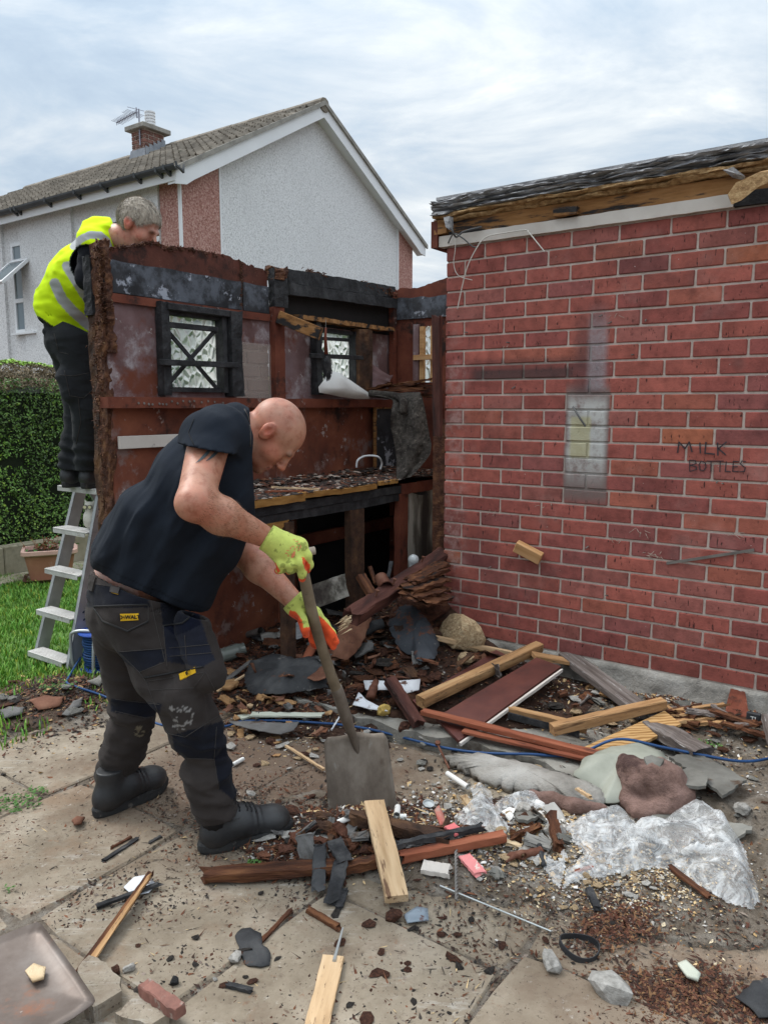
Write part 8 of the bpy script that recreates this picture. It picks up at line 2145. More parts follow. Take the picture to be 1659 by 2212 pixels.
plank('white_board', 'grey white broken board under the orange moulding', 'board', (912, 1880), (976, 1890), .055, .016, M['white_board'], l0=.012, j1=.03)
plank('pink_strip', 'pink and white broken strip under the moulding', 'strip', (1002, 1858), (1040, 1900), .042, .010, mat('pink plastic laminate', [(.62,.14,.14), (.68,.25,.24)], 5, spots=[((.65,.58,.5), 14, .56, .6)], bump=.2), l0=.015, j1=.015)
plank('pink_strip', 'small pink strip end sticking out behind the black batten', 'strip', (968, 1812), (992, 1830), .04, .010, mat('pink laminate', [(.62,.16,.16)], bump=.2), l0=.05, j0=.015)
for k, (x0, y0, x1, y1, w, l0, l1) in enumerate([(692, 1862, 688, 1938, .04, .07, .015), (738, 1888, 716, 1962, .045, .05, .01), (748, 1930, 730, 1972, .02, .02, .01), (720, 1852, 748, 1895, .05, .07, .05)]):
    plank('charcoal_slab', ['tall grey black', 'wide grey black', 'narrow pale edged', 'curled upper'][k]+' charred bark slab crossing the rotten log', 'charred slab', (x0, y0), (x1, y1), w, .008, M['charstick'] if k != 0 else M['feltsheet'], l0=l0, l1=l1, j0=.02, j1=.02, rough=.003)
# drill bit, hammer head, rod, ring, stake
p, q = GH(984, 1797, .05), GH(986, 1952, .01); d = q-p; L_ = d.length; mb = MB(); pts = [(0, 0, 0), (L_*.25, 0, 0)]; mb.tube(pts, .004, 8)
n = 160; ra, rb = [], []
for i in range(n): t = i/n; x = L_*(.25+.75*t); an = t*2*math.pi*9; ra.append(Vector((x, .003*math.cos(an), .003*math.sin(an)))); rb.append(Vector((x, -.003*math.cos(an), -.003*math.sin(an))))
mb.tube(ra, .0035, 5); mb.tube(rb, .0035, 5); o = mb.build('drill_bit', M['steelgrey'], None, smooth=True); Mx = frame_between(p, q).to_4x4(); Mx.translation = p; o.matrix_world = Mx; tag(o, 'long spiral masonry drill bit lying beside the pink strip', 'drill bit')
hm_ = thing('hammer_head', 'rusty claw hammer head without a handle on the paving', 'hammer', GH(1128, 1856, .012), .25)
def hmf(P): return union([RC((.035, 0, .006), (.062, 0, .006), .013, .014), (RC((0, 0, .004), (.035, 0, .006), .015, .010), .008), (RC((-.005, 0, .004), (-.035, .006, .004), .014, .010), .008), (RC((-.035, .009, .004), (-.062, .012, -.006), .008, .004), .006), (RC((-.035, -.007, .004), (-.060, -.010, -.006), .007, .004), .006)], .006)(P)
def hmc(P): return subtract(hmf, [RC((0, -.03, .004), (0, .03, .004), .0095, .0095)], .003)(P)
V, F = snet(hmc, (-.08, -.04, -.03), (.09, .04, .04), .003, 8); link('iron_head', mesh(V.tolist(), F.tolist(), M['rustmetal'], True), hm_)
MB().tube([(.060, 0, .006), (.066, 0, .006)], .0155, 14).build('striking_face', M['rustmetal'], hm_)
p, q = GH(950, 1918, .008), GH(1190, 2016, .006); o = MB().tube([Vector(), q-p], .0028, 6).build('metal_rod', M['tubegrey'], None); o.location = p; tag(o, 'thin straight metal rod lying across the paving', 'rod')
cR = GH(1250, 2053, .012); mb = MB(); rim = []
for i in range(40): t = 2*math.pi*i/40; rim.append(Vector((.055*math.cos(t), .046*math.sin(t), .006*math.sin(2*t+1))))
for z0_, z1_ in ((-.008, .008),):
    for r_, z in ((1, -.009), (1, .009), (.95, .009), (.95, -.009)):
        for v in rim: mb.v.append(Vector((v.x*r_, v.y*r_, v.z+z)))
for j in range(4):
    for i in range(40): mb.f.append([j*40+i, j*40+(i+1) % 40, ((j+1) % 4)*40+(i+1) % 40, ((j+1) % 4)*40+i])
o = mb.build('rubber_ring', M['rubberblack'], None, smooth=False); o.location = cR; o.rotation_euler = (.05, .1, -.2); tag(o, 'oval black rubber ring lying on the dirt at the right', 'rubber ring')
p, q = GH(1164, 1838, .02), GH(1174, 1878, .012); o = MB().tube([Vector(), q-p], .009, 10).build('plastic_pipe', M['rubberblack'], None, smooth=True); o.location = p; tag(o, 'short dark plastic pipe beside the hammer head', 'pipe')
plank('brown_timber', 'short split brown timber standing in the gravel left of the clear plastic', TL, (1190, 1785), (1208, 1850), .034, .025, M['rottenwood'], l0=.05, l1=.02, j0=.02, j1=.03, rough=.004)
plank('thin_stick', 'thin split stick lying across the clear plastic', 'stick', (1240, 1758), (1276, 1782), .012, .01, M['palepine'], l0=.10, j0=.02, j1=.02)
plank('thin_stick', 'orange splinter below the clear plastic', 'stick', (1238, 1892), (1284, 1878), .014, .006, M['redmould'], l0=.012, j0=.02, j1=.02)
plank('thin_stick', 'dark rusty strip lying along the lower edge of the clear plastic', 'stick', (1440, 1880), (1540, 1960), .02, .008, M['rottenwood'], l0=.02, j0=.02, j1=.06)
plank('charcoal_stick', 'thick black charcoal stick below the clear plastic', 'charcoal', (1270, 1925), (1292, 1975), .022, .014, M['charstick'], l0=.012, j0=.01, j1=.01)
plank('short_stick', 'short brown stick above the pale board at the bottom', 'stick', (660, 1968), (738, 2014), .020, .012, M['rottenwood'], l0=.01, j0=.02, j1=.03)
plank('dark_stick', 'dark stick lying in the paving joint left of the short stick', 'stick', (556, 2048), (634, 1966), .012, .008, M['rottenwood'], l0=.008, j0=.02, j1=.03)
plank('pale_board', 'clean pale board cut off by the bottom of the picture', 'board', (721, 2074), (682, 2240), .058, .012, M['palepine'], l0=.012, j0=.008)
p, q = GH(741, 2014, .014), GH(722, 2090, .02); o = MB().tube([Vector(), q-p], [.0025, .005], 6).build('metal_spike', M['tubegrey'], None); o.location = p; tag(o, 'shiny metal spike at the top end of the clean pale board', 'spike')
plank('split_stick', 'long split stick with one black side in the left foreground', 'stick', (168, 2120), (331, 1900), .026, .014, M['rottenwood'], l0=.012, l1=.03, j0=.03, j1=.02, taper=.6)
plank('wood_strip', 'pale strip of wood lying along the long split stick in the left foreground', 'stick', (182, 2116), (328, 1912), .018, .006, M['pinebeam'], l0=.022, l1=.038, j0=.03, j1=.02, taper=.5)
plank('black_stick', 'thin black stick crossing the long split stick', 'stick', (207, 1966), (356, 1918), .018, .010, M['charstick'], l0=.010, l1=.02, j0=.01, j1=.04, taper=.6)
plank('splinter', 'dark splinter lying on the paving behind the split stick', 'splinter', (216, 1868), (302, 1812), .016, .006, M['charstick'], l0=.006, j0=.03, j1=.03)
plank('splinter', 'brown splinter near the rear boot', 'splinter', (236, 1838), (290, 1808), .010, .006, M['rottenwood'], l0=.006, j0=.03, j1=.03)
plank('splinter', 'dark splinter in front of the leading boot', 'splinter', (320, 1826), (352, 1808), .010, .006, M['charstick'], l0=.006, j0=.02, j1=.02)
sheet_poly('white_paper', 'torn white paper under the crossed sticks', 'paper', [(268, 1920), (290, 1898), (318, 1893), (340, 1916), (322, 1934), (288, 1938)], M['whitepaint'], lift=.008, th=.001, warp=.003)
sheet_poly('felt_scrap', 'jagged black felt scrap lying on the grey paving', 'felt', [(509, 2016), (538, 2013), (560, 2028), (568, 2050), (586, 2072), (582, 2090), (552, 2095), (524, 2085), (520, 2060), (512, 2040)], M['feltsheet'], lift=.010, th=.003, jag=.006, warp=.006, rings=4)
plank('charcoal_stick', 'grey charcoal stick on the paving near the bottom', 'charcoal', (487, 2132), (549, 2147), .014, .010, M['charstick'], l0=.008, j0=.01, j1=.01)
rock('charcoal_lump', 'black charcoal lump on the paving near the bottom left', 'charcoal', (376, 2126), (.016, .013, .012), M['charstick'])
rock('fibre_ball', 'rust red fibre ball between the pale stone and split stick', 'fibre clump', (251, 2103), (.018, .016, .013), M['rustchunk'], amp=.5)
# broken paving chunks and the second shovel at the lower left
sheet_poly('paving_chunk', 'broken thick grey paving chunk beside the shovel blade at lower left', 'paving chunk', [(172, 2120), (196, 2096), (218, 2100), (262, 2148), (262, 2176), (205, 2215), (180, 2190)], M['slab'], lift=.045, th=.045, rings=2, jag=.004, warp=.002)
sheet_poly('paving_chunk', 'broken grey paving chunk at the bottom edge beside the red brick piece', 'paving chunk', [(248, 2215), (300, 2172), (368, 2215), (330, 2240)], M['slab'], lift=.03, th=.03, rings=2, jag=.004, warp=.002)
plank('brick_piece', 'worn red brick fragment at the bottom edge', 'brick', (312, 2166), (392, 2222), .034, .03, M['plainbrick'], l0=.045, j0=.008, rough=.002)
sv = thing('shovel', 'brown steel shovel blade reaching in at the lower left corner', 'shovel', G(60, 2120, .10))
outl = [(-120, 2100), (-60, 2062), (0, 2036), (60, 2012), (82, 2005), (94, 2011), (130, 2062), (170, 2118), (204, 2168), (207, 2176), (203, 2184), (160, 2214), (100, 2246), (-60, 2320), (-160, 2250)]
P = [G(x, y, .10) for x, y in outl]; c = Vector(sv.location); mb = MB(); n = len(P); rr = 6
for s in (0, 1):
    for r_ in range(rr):
        k = 1-r_/rr
        for p in P: v = (p-c)*k; v.z = .018*k**4-(.003 if s == 0 else 0)+.006*float(vnoise(v.x*9, v.y*9, 1)); mb.v.append(v)
    mb.v.append(Vector((0, 0, -(.003 if s == 0 else 0))))
N = n*rr+1
for s in (0, 1):
    for r_ in range(rr-1):
        for i in range(n): q = [s*N+r_*n+i, s*N+r_*n+(i+1) % n, s*N+(r_+1)*n+(i+1) % n, s*N+(r_+1)*n+i]; mb.f.append(q if s == 0 else q[::-1])
    for i in range(n): q = [s*N+(rr-1)*n+i, s*N+(rr-1)*n+(i+1) % n, s*N+N-1]; mb.f.append(q if s == 0 else q[::-1])
for i in range(n): mb.f.append([i, N+i, N+(i+1) % n, (i+1) % n])
M['shovelbrown'] = mat('smooth brown steel', [(.085,.06,.048), (.145,.115,.098), (.21,.18,.16)], 5, rough=.42, metal=.3, bump=.08, spots=[((.22,.10,.06), 5, .58, .72), ((.35,.3,.26), 60, .68, .72)])
mb.build('blade', M['shovelbrown'], sv, smooth=True)
sk2_ = [G(-60, 2200, .11)-c, G(-160, 2290, .16)-c, G(-420, 2500, .34)-c]
MB().tube(sk2_, .02, 12).build('shaft', M['shaftwood'], sv, smooth=True)
sheet_poly('chipboard_scrap', 'pale chipboard scrap lying on the brown shovel blade', 'scrap', [(62, 2190), (80, 2174), (106, 2180), (102, 2206), (78, 2214)], M['tanstone'], lift=.118, th=.006)
# red and glass bits
sheet_poly('red_wrapper', 'torn red printed wrapper right of the shovel blade', 'wrapper', [(938, 1760), (948, 1750), (958, 1768), (964, 1788), (950, 1794), (944, 1776)], mat('red wrapper', [(.45,.04,.03), (.35,.25,.2)], 20, bump=.3), lift=.02, bulge=.008)
o = lathe(MB(), [(0, .0), (.018, .003), (.022, .012), (.0205, .012), (.017, .006), (0, .003)], 16).build('glass_dish', M['pearl'], None, smooth=False); o.location = GH(925, 1745, .008); o.rotation_euler = (.2, .1, 0); tag(o, 'small shallow glass dish right of the shovel blade', 'glass dish')
p, q = GH(945, 1622, .03), GH(970, 1668, .015); o = MB().tube([Vector(), q-p], .005, 8).tube([Vector((0, 0, 0)), Vector((.0, -.004, .012))], .012, 8).build('rusty_bolt', M['rustmetal'], None); o.location = p; tag(o, 'long rusty bolt lying below the blue cable', 'bolt')
sheet_poly('felt_scrap', 'black felt corner at the lower right edge', 'felt', [(1590, 2165), (1625, 2128), (1700, 2120), (1700, 2215), (1640, 2205)], M['feltsheet'], lift=.012, th=.004, jag=.005)
sheet_poly('mosaic_scrap', 'scrap of pale green broken tiles on the rust fibres', 'tile scrap', [(1462, 2096), (1480, 2088), (1512, 2118), (1506, 2134), (1482, 2124)], M['paletrim'], lift=.02, th=.008)
sheet_poly('plastic_shard', 'blue grey plastic shard beside the burnt block', 'shard', [(872, 1984), (900, 1968), (924, 1972), (926, 1996), (880, 2002)], mat('blue grey plastic', [(.10,.13,.16), (.22,.26,.3)], 4, rough=.3, bump=.1, spots=[((.08,.03,.02), 12, .55, .62)]), lift=.014, th=.003)
for k, (poly, mm, lab) in enumerate([([(0, 1545), (22, 1536), (54, 1538), (48, 1550), (10, 1560)], M['greyfelt'], 'pale grey felt scrap on the lawn edge'), ([(136, 1550), (160, 1522), (181, 1514), (176, 1532), (150, 1553)], M['greyfelt'], 'grey slate-like scrap standing in the soil bank'),
    ([(66, 1520), (96, 1508), (140, 1512), (130, 1530), (84, 1540)], M['rustsheet'], 'brown board scrap on the soil bank'), ([(155, 1785), (168, 1773), (184, 1776), (176, 1790), (162, 1794)], M['rustsheet'], 'curled rust coloured bark piece behind the rear boot'), ([(190, 1480), (220, 1466), (236, 1470), (215, 1488)], M['slate'], 'grey scrap beside the cable reel')]):
    sheet_poly('scrap', lab, 'scrap', poly, mm, lift=.02, th=.006, jag=.004, bulge=.008)

# fragments past naming one by one, of countable size: each its own object
rg = random.Random(99)
def frags(n, cx, cy, sx_, sy_, s0, s1, mats, label, cat, name, grp, flat=.5):
    for _ in range(n):
        x, y = rg.gauss(cx, sx_), rg.gauss(cy, sy_)
        if y > 2250 or x > 1700 or x < -30: continue
        p = GH(x, y)
        if ab(p.x, p.y)[1] > 3.7 and ab(p.x, p.y)[0] > -2.2: continue
        s = rg.uniform(s0, s1); m = rg.choice(mats)
        o = rock(name, label, cat, (x, y), (s*rg.uniform(.9, 1.9), s, s*rg.uniform(.2, flat)), m, seed=rg.randrange(9), grp=grp, amp=.45, sub=2 if s > .03 else 1, sink=.3)
frags(60, 760, 1430, 130, 45, .022, .06, [M['rustchunk'], M['rustchunk'], M['coalchunk'], M['rottenwood']], 'dark rotten fragment lying on the rubble heap in front of the shed', 'rotten fragment', 'rotten_fragment', 'rotten fragments on the heap')
frags(34, 600, 1500, 80, 45, .015, .04, [M['rustchunk'], M['coalchunk'], M['pinebeam'], M['rottenwood']], 'brown crumbled fragment on the rubble beside the man\'s legs', 'rotten fragment', 'rotten_fragment', 'crumbled fragments beside the legs')
frags(44, 740, 1820, 110, 40, .012, .035, [M['rustchunk'], M['coalchunk'], M['rottenwood'], M['stone']], 'rust brown fragment in the debris at the foot of the shovel', 'rotten fragment', 'rotten_fragment', 'fragments at the foot of the shovel')
frags(60, 1130, 1800, 90, 50, .008, .026, [M['stone'], M['stone'], M['whitetube'], M['tanstone']], 'pale stone crumb in the gravel between shovel and clear plastic', 'stone', 'stone_crumb', 'pale stone crumbs')
frags(40, 1330, 1900, 130, 45, .008, .022, [M['tanstone'], M['tanstone'], M['stone']], 'tan chipboard crumb on the ground below the clear plastic', 'chipboard crumb', 'chipboard_crumb', 'tan chipboard crumbs')
frags(50, 800, 2060, 360, 80, .005, .016, [M['coalchunk'], M['coalchunk'], M['rustchunk']], 'small dark clod scattered on the grey paving', 'clod', 'dark_clod', 'dark clods on the paving')
frags(8, 860, 2080, 170, 60, .012, .03, [M['rustchunk']], 'rusty red crumble of rotten fibre on the paving', 'fibre clump', 'fibre_clump', 'rusty crumbles on the paving')
frags(30, 1540, 1640, 70, 70, .01, .035, [M['stone'], M['slate'], M['rottenwood']], 'stone or slate bit in the rubble at the right edge', 'stone', 'stone_crumb', 'bits at the right edge')
frags(24, 660, 1620, 90, 22, .012, .03, [M['stone'], M['stone'], M['rustchunk'], M['tanstone']], 'pale lump in the loose dirt left of the shovel blade', 'stone', 'stone_lump', 'lumps left of the shovel blade')
frags(20, 90, 1520, 70, 22, .015, .04, [M['coalchunk'], M['rottenwood'], M['slate']], 'dark clod on the soil bank by the lawn', 'clod', 'dark_clod', 'clods on the soil bank')
frags(26, 1030, 1650, 120, 30, .01, .03, [M['slate'], M['coalchunk'], M['tanstone'], M['stone']], 'small bit of debris on the floor slab around the blue cable', 'debris', 'floor_debris', 'debris on the floor slab')
frags(30, 1340, 1520, 70, 30, .01, .035, [M['coalchunk'], M['stone'], M['tanstone'], M['rottenwood']], 'bit of debris along the foot of the brick plinth', 'debris', 'plinth_debris', 'debris along the plinth')

# ================================================================ FINE DEBRIS
TEMPL = np.array([(1, 0, 0), (-1, 0, 0), (0, 1, 0), (0, -1, 0), (0, 0, 1), (0, 0, -1)], float)
TF_ = [(0, 2, 4), (2, 1, 4), (1, 3, 4), (3, 0, 4), (2, 0, 5), (1, 2, 5), (3, 1, 5), (0, 3, 5)]
def chips(name, label, n, regions, size, el, flat, m, seed, cols, up=0.):
    rs = np.random.RandomState(seed); A_, B_ = [], []
    tot = sum(r[4] for r in regions)
    for (x, y, sx_, sy_, w) in regions:      # regions in picture units, laid on the ground plane
        k = int(n*w/tot); px = rs.normal(size=(k, 2))*[sx_, sy_]+[x, y]
        dx = (px[:, 0]-CX)/F_PX; dy = -(px[:, 1]-CY)/F_PX; c_, s_ = math.cos(PITCH), math.sin(PITCH); ry = c_+dy*s_; rz = -s_+dy*c_; t = -CAMH/np.minimum(rz, -.05)
        X, Y = dx*t, ry*t; A_.append(X*E1[0]+Y*E1[1]); B_.append(X*E2[0]+Y*E2[1])
    a, b = np.concatenate(A_), np.concatenate(B_)
    dens = fbm(a*6+seed, b*6, seed, 4); keep = (rs.rand(len(a)) < .62+dens*1.3) & (b > .3) & ~((b > 3.70) & (a > -2.28)) & (b < 4.66) & (a > -4.6) & ((a > -3.25) | (b < 2.25))
    a, b = a[keep], b[keep]; n = len(a); z = terr(a, b)
    s = (size[0]+(size[1]-size[0])*rs.rand(n)**2.2)*.8; V = TEMPL[None]*(1+rs.uniform(-.35, .35, (n, 6, 1)))
    V = V*np.stack([s*rs.uniform(1, el, n), s, s*flat*rs.uniform(.5, 1.2, n)], -1)[:, None, :]
    V = V+rs.normal(size=V.shape)*s[:, None, None]*.12
    th = rs.uniform(0, 6.28, n); ti = rs.normal(size=n)*.35
    c, s2 = np.cos(ti), np.sin(ti); x, zz = V[..., 0]*c[:, None]-V[..., 2]*s2[:, None], V[..., 0]*s2[:, None]+V[..., 2]*c[:, None]
    c, s2 = np.cos(th), np.sin(th); xx, yy = x*c[:, None]-V[..., 1]*s2[:, None], x*s2[:, None]+V[..., 1]*c[:, None]
    X = a*E1[0]+b*E2[0]; Y = a*E1[1]+b*E2[1]
    P = np.stack([xx+X[:, None], yy+Y[:, None], zz+(z+s*flat*.35+up)[:, None]], -1).reshape(-1, 3)
    F = (np.arange(n)[:, None, None]*6+np.array(TF_)[None]).reshape(-1, 3)
    cc = np.array(cols)[rs.randint(0, len(cols), n)]*rs.uniform(.7, 1.3, (n, 1)); o = link(name, mesh(P.tolist(), F.tolist(), m, cols=np.repeat(cc, 6, 0))); return tag(o, label, 'debris', kind='stuff')
M['chipmat'] = mat('loose crumbs', [(.8,.8,.8), (1.1,1.1,1.1)], 60, attr=True, bump=0, world=True)
RUST = [(.10,.035,.018), (.06,.022,.013), (.15,.06,.03), (.035,.018,.013)]; DARK = [(.03,.024,.02), (.05,.04,.034), (.018,.015,.013)]; TAN = [(.50,.36,.19), (.40,.26,.12), (.60,.50,.34)]; PALE = [(.42,.40,.37), (.30,.28,.25), (.6,.58,.55), (.22,.20,.17)]
chips('rubble_crumbs', 'dark rust brown crumbs covering the rubble heap', 15000, [(760, 1430, 150, 50, 3), (900, 1370, 60, 40, 1), (560, 1500, 70, 40, 1.2), (740, 1520, 150, 25, 1)], (.005, .018), 2.6, .4, M['chipmat'], 1, RUST+RUST+DARK)
chips('pale_crumbs', 'pale chips scattered over the rubble heap and dirt', 2600, [(740, 1470, 170, 60, 3), (640, 1590, 110, 25, 2), (1100, 1560, 150, 50, 1), (1350, 1560, 140, 40, 1.5)], (.002, .008), 2., .4, M['chipmat'], 2, TAN+PALE)
chips('dirt_crumbs', 'brown dirt crumbs and splinters all over the paving', 24000, [(830, 1960, 420, 190, 3), (600, 1720, 200, 70, 2), (200, 1800, 160, 90, 1.2), (1400, 1990, 220, 110, 2), (400, 1950, 260, 140, 1)], (.0016, .0062), 3.2, .4, M['chipmat'], 3, RUST+DARK+[(.13,.09,.065), (.2,.16,.13)])
chips('shovel_debris', 'mixed rusty fibres and crumbs around the shovel blade', 9000, [(730, 1810, 90, 34, 3), (880, 1800, 110, 34, 2), (640, 1850, 70, 22, 1)], (.003, .012), 3., .45, M['chipmat'], 4, RUST+RUST+DARK+PALE[:1]+TAN[:1])
chips('stone_gravel', 'pale stone gravel between shovel and clear plastic', 6500, [(1120, 1795, 80, 38, 3), (1010, 1740, 70, 34, 1.2), (1290, 1880, 110, 34, .8), (1560, 1700, 80, 60, .8)], (.002, .011), 1.7, .6, M['chipmat'], 5, PALE+DARK[:1]+TAN[:2]+[(.16,.12,.09)])
chips('chipboard_crumbs', 'tan chipboard crumbs strewn below the clear plastic', 6000, [(1330, 1925, 130, 40, 3), (1180, 1850, 80, 40, .8), (1500, 1960, 110, 60, 1), (1010, 1800, 70, 30, .4)], (.0014, .0065), 2., .4, M['chipmat'], 6, TAN+[(.20,.12,.06), (.14,.09,.055)]+PALE[:2])
chips('rust_fibres', 'rust red fibre litter in the lower right corner', 14000, [(1440, 2150, 75, 36, 3), (1520, 2200, 110, 30, 2), (1330, 2010, 50, 22, .8), (1330, 2190, 90, 30, .7)], (.0018, .0068), 3.6, .4, M['chipmat'], 7, [(.085,.03,.016), (.05,.019,.012), (.035,.018,.013), (.12,.05,.028), (.18,.095,.045)], .0)
chips('plinth_crumbs', 'brown crumbs and splinters along the foot of the brick wall', 8000, [(1400, 1545, 120, 30, 2), (1550, 1600, 90, 40, 2), (1230, 1500, 90, 25, 1)], (.003, .011), 3., .4, M['chipmat'], 8, RUST+TAN[:2]+DARK+PALE[:2])
chips('soil_crumbs', 'soil crumbs and bark along the lawn edge', 4000, [(120, 1530, 90, 26, 2), (230, 1500, 60, 30, 1), (80, 1620, 90, 30, .7)], (.004, .014), 2.6, .4, M['chipmat'], 9, DARK+RUST+TAN[1:2])
chips('rust_splinters', 'thin brown splinters strewn over the rubble heap and around the shovel', 5200, [(760, 1430, 150, 50, 2.4), (740, 1830, 120, 40, 2.2), (1480, 1590, 110, 34, 1.5), (640, 1560, 110, 40, 1)], (.0012, .0042), 14., .5, M['chipmat'], 12, RUST+TAN[:1]+[(.2,.09,.04)], .006)
chips('paving_splinters', 'fine splinters and fibres scattered on the paving', 2600, [(500, 1900, 330, 150, 2), (1100, 2000, 300, 120, 2), (300, 1800, 160, 60, 1)], (.0008, .0026), 16., .6, M['chipmat'], 13, RUST+DARK+TAN[:1], .002)
rg = random.Random(404)
def scraps(n, cx, cy, sx_, sy_, label, grp, mats, lo=.04, hi=.14, lift=.06):
    for _ in range(n):
        x, y = rg.gauss(cx, sx_), rg.gauss(cy, sy_)
        p = GH(x, y)
        a_, b_ = ab(p.x, p.y)
        if b_ > 4.55 or a_ < -3.15 or (b_ > 3.66 and a_ > -2.3): continue
        L = rg.uniform(lo, hi); o = link('board_scrap', plank_mesh(L, rg.uniform(.03, .09), rg.uniform(.003, .010), rg.choice(mats), rg.randrange(9999), .03, .03, .004, n=5)); o.location = p+Vector((0, 0, rg.uniform(.005, lift)))
        o.rotation_euler = (rg.gauss(0, .5), rg.gauss(0, .35), rg.uniform(0, 6.28)); tag(o, label, 'board scrap', grp)
scraps(150, 790, 1405, 140, 52, 'torn scrap of rotten board sticking out of the rubble heap by the shed', 'board scraps on the heap', [M['rottenwood'], M['rottenwood'], M['rustsheet'], M['char_brown'], M['feltsheet'], M['rustchunk'], M['greyfelt']])
scraps(40, 580, 1510, 70, 40, 'torn scrap of board on the rubble beside the bending man', 'board scraps beside the man', [M['rottenwood'], M['rustsheet'], M['greyfelt'], M['pinebeam']], .03, .10, .03)
scraps(46, 740, 1822, 100, 26, 'torn scrap in the debris at the foot of the shovel blade', 'scraps at the foot of the shovel', [M['rottenwood'], M['rustchunk'], M['char_brown'], M['greyfelt']], .03, .09, .03)
scraps(34, 1390, 1500, 110, 26, 'broken scrap in the debris along the brick plinth', 'scraps along the plinth', [M['rottenwood'], M['slate'], M['pinebeam'], M['greywood']], .03, .11, .03)
scraps(24, 1150, 1790, 110, 40, 'broken scrap in the gravel left of the clear plastic', 'scraps in the gravel', [M['slate'], M['stone'], M['tanstone'], M['rottenwood']], .03, .08, .02)
# debris on the bench
rs = np.random.RandomState(3); n = 5200; a = rs.uniform(SA_+.03, BF+.01, n); b = rs.uniform(bb0_, bb1_, n); keepb = rs.rand(n) < .6+fbm(a*7, b*7, 1, 3); a, b = a[keepb], b[keepb]; n = len(a)
s = rs.uniform(.004, .017, n); V = TEMPL[None]*np.stack([s*rs.uniform(1, 2.6, n), s, s*.4], -1)[:, None, :]*(1+rs.uniform(-.3, .3, (n, 6, 1))); th = rs.uniform(0, 6.28, n)
P = np.stack([V[..., 0]*np.cos(th)[:, None]-V[..., 1]*np.sin(th)[:, None]+a[:, None]-SA_-.3, V[..., 0]*np.sin(th)[:, None]+V[..., 1]*np.cos(th)[:, None]+b[:, None]-3.6, V[..., 2]+BT+.012+rs.uniform(0, .02, n)[:, None]*(a < SA_+.3)[:, None]], -1).reshape(-1, 3)
F = (np.arange(n)[:, None, None]*6+np.array(TF_)[None]).reshape(-1, 3); cl = np.array(RUST+DARK+[(.3,.24,.2)])[rs.randint(0, 8, n)]
tag(link('bench_debris', mesh(P.tolist(), F.tolist(), M['chipmat'], cols=np.repeat(cl, 6, 0)), bench), kind='stuff')
# weeds
def weed(name, label, px, r, n, m, seed, h=.012):
    rgw = random.Random(seed); p = GH(*px); mb = MB()
    for i in range(n):
        t, d = rgw.uniform(0, 6.28), r*math.sqrt(rgw.random()); c = Vector((d*math.cos(t), d*math.sin(t)*.6, rgw.uniform(0, h)+.004)); s = rgw.uniform(.004, .009); nn = Vector((rgw.gauss(0, .5), rgw.gauss(0, .5), 1)).normalized(); u = nn.orthogonal().normalized()*s; w = nn.cross(u)*.6
        mb.add([c-u, c-w, c+u, c+w], [(0, 1, 2, 3)])
    o = mb.build(name, m, None); o.location = p; return tag(o, label, 'weed', kind='stuff')
M['weed'] = mat('weed leaf', [(.05,.13,.03), (.10,.2,.05)], 60, bump=0, world=True)
weed('weeds', 'small green weeds in the paving joint at the left edge', (30, 1740), .11, 260, M['weed'], 1); weed('weeds', 'tiny weeds in the joint behind the rear boot', (80, 1712), .05, 50, M['weed'], 2)
weed('weeds', 'weeds on the soil bank near the lawn', (130, 1490), .10, 120, M['weed'], 3, .04); weed('weeds', 'moss and weeds beside the flaked plank', (1525, 1612), .07, 160, M['weed'], 4); weed('weeds', 'tiny weed under the front boot heel', (548, 1872), .03, 40, M['weed'], 5); weed('weeds', 'yellow green sprig on the bottom paving', (20, 1925), .02, 14, M['weed'], 6)

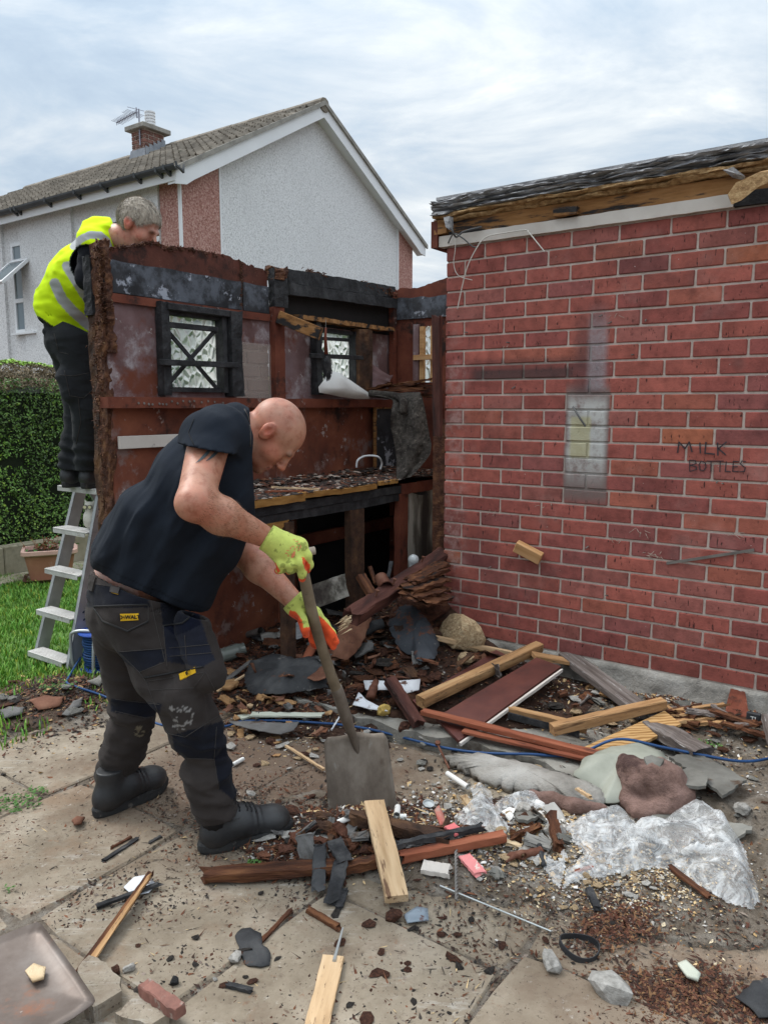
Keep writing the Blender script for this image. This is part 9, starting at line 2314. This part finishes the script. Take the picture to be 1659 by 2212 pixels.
# ================================================================ CLEAR PLASTIC SHEETS
def plasticmat():
    m, t, b = newmat('crumpled clear polythene')
    v = basevec(t, rnd=False); n1 = t.noise(v, 16, 6, .75, 1.5); n2 = t.noise(v, 5, 4, .6)
    b.inputs['Base Color'].default_value = (.72, .73, .73, 1); b.inputs['Roughness'].default_value = .28; b.inputs['Specular IOR Level'].default_value = .4
    t.put(b.inputs['Alpha'], t.m('ADD', .22, t.m('MULTIPLY', t.sm(n1, .42, .66), .44)))
    b.inputs['Subsurface Weight'].default_value = 0
    bp = t.n('ShaderNodeBump', Strength=.3, Distance=.008, Height=t.m('ADD', n1, t.m('MULTIPLY', t.noise(v, 38, 2, .5, 2.5), .35))); t.put(b.inputs['Normal'], bp.outputs[0]); return m
M['poly'] = plasticmat()
def plastic(name, label, outline, hump, seed, amp=.05, st=.0055, freq=7.):
    """crumpled film: a height field over its outline on the ground, in folds"""
    P = [GH(x, y) for x, y in outline]; X0, X1 = min(p.x for p in P), max(p.x for p in P); Y0, Y1 = min(p.y for p in P), max(p.y for p in P)
    nx, ny = int((X1-X0)/st)+2, int((Y1-Y0)/st)+2; xs = np.linspace(X0, X1, nx); ys = np.linspace(Y0, Y1, ny); A_, B_ = np.meshgrid(xs, ys, indexing='ij')
    ins = inpoly(A_.ravel()+.012*fbm(A_.ravel()*20, B_.ravel()*20, seed, 2), B_.ravel()+.012*fbm(A_.ravel()*20, B_.ravel()*20, seed+4, 2), [(p.x, p.y) for p in P]).reshape(A_.shape)
    gx, gy = A_*E1[0]+B_*E1[1], A_*E2[0]+B_*E2[1]; T_ = terr(gx, gy)
    D = np.full(A_.shape, 9.)
    for (p, q) in zip(P, P[1:]+P[:1]):
        dx, dy = q.x-p.x, q.y-p.y; t = np.clip(((A_-p.x)*dx+(B_-p.y)*dy)/(dx*dx+dy*dy), 0, 1); D = np.minimum(D, np.hypot(A_-p.x-t*dx, B_-p.y-t*dy))
    env = smooth(D, 0, .07)
    wx, wy = fbm(A_*3, B_*3, seed, 3), fbm(A_*3+9, B_*3, seed, 3)
    r1 = 1-np.abs(fbm((A_+wx*.25)*freq, (B_+wy*.25)*freq*1.0, seed, 2))*3.2; r2 = 1-np.abs(fbm((A_+wx*.2)*freq*2.3+5, (B_+wy*.2)*freq*2.3, seed+2, 2))*3.
    u_, v_ = A_*.93-B_*.36, A_*.36+B_*.93
    r1 = 1-np.abs(fbm(u_*freq*.45+wx*1.2, v_*freq*1.5+wy*1.6, seed, 2))*3.4; r2 = 1-np.abs(fbm(u_*freq*1.1+wy*2+5, v_*freq*3.0+wx*2, seed+2, 2))*3.2
    Z = T_+.006+env*(hump+amp*np.clip(r1, -.6, 1)+amp*.42*np.clip(r2, -.6, 1))+.004*np.abs(fbm(A_*30, B_*30, seed, 2))
    idx = -np.ones(A_.shape, int); idx[ins] = np.arange(ins.sum()); o0 = P[0]
    V = np.stack([A_[ins]-o0.x, B_[ins]-o0.y, Z[ins]-o0.z], -1)
    q = np.stack([idx[:-1, :-1], idx[1:, :-1], idx[1:, 1:], idx[:-1, 1:]], -1).reshape(-1, 4); q = q[(q >= 0).all(1)]
    o = link(name, mesh(V.tolist(), q.tolist(), M['poly'], True)); o.location = o0; return tag(o, label, 'plastic sheet')
plastic('plastic_sheet', 'large crumpled sheet of clear polythene lying over the rubble at right', [(1300, 1870), (1325, 1840), (1330, 1810), (1350, 1795), (1400, 1790), (1450, 1765), (1478, 1748), (1520, 1738), (1550, 1752), (1590, 1800), (1612, 1850), (1640, 1925), (1644, 1955), (1628, 1972), (1590, 1962), (1540, 1935), (1480, 1905), (1450, 1880), (1400, 1885), (1340, 1890)], .05, 3.3, .045, freq=6)
plastic('plastic_sheet', 'twisted strip of clear polythene in the middle of the gravel', [(1208, 1930), (1222, 1880), (1262, 1850), (1230, 1820), (1222, 1790), (1250, 1768), (1300, 1755), (1370, 1775), (1392, 1800), (1380, 1830), (1330, 1845), (1310, 1870), (1350, 1890), (1270, 1900)], .02, 8.1, .03, freq=8)
plastic('plastic_sheet', 'small crumpled clear bag left of the gravel, nearest the shovel blade', [(981, 1770), (1000, 1745), (1020, 1735), (1015, 1705), (1035, 1690), (1060, 1712), (1068, 1745), (1100, 1790), (1095, 1805), (1050, 1790), (1020, 1790), (995, 1785)], .03, 5.5, .035, freq=9)
plastic('plastic_sheet', 'thin wisps of clear polythene between the bag and the big sheet', [(1062, 1745), (1090, 1722), (1130, 1712), (1170, 1722), (1195, 1748), (1160, 1752), (1140, 1742), (1142, 1775), (1120, 1770), (1110, 1745), (1080, 1765), (1068, 1762)], .015, 6.7, .022, freq=9)
plastic('plastic_sheet', 'loose tail of clear polythene trailing towards the rusty hammer head', [(1135, 1830), (1180, 1850), (1200, 1870), (1215, 1830), (1232, 1850), (1215, 1900), (1206, 1932), (1185, 1900), (1150, 1860)], .012, 9.9, .02, freq=9)
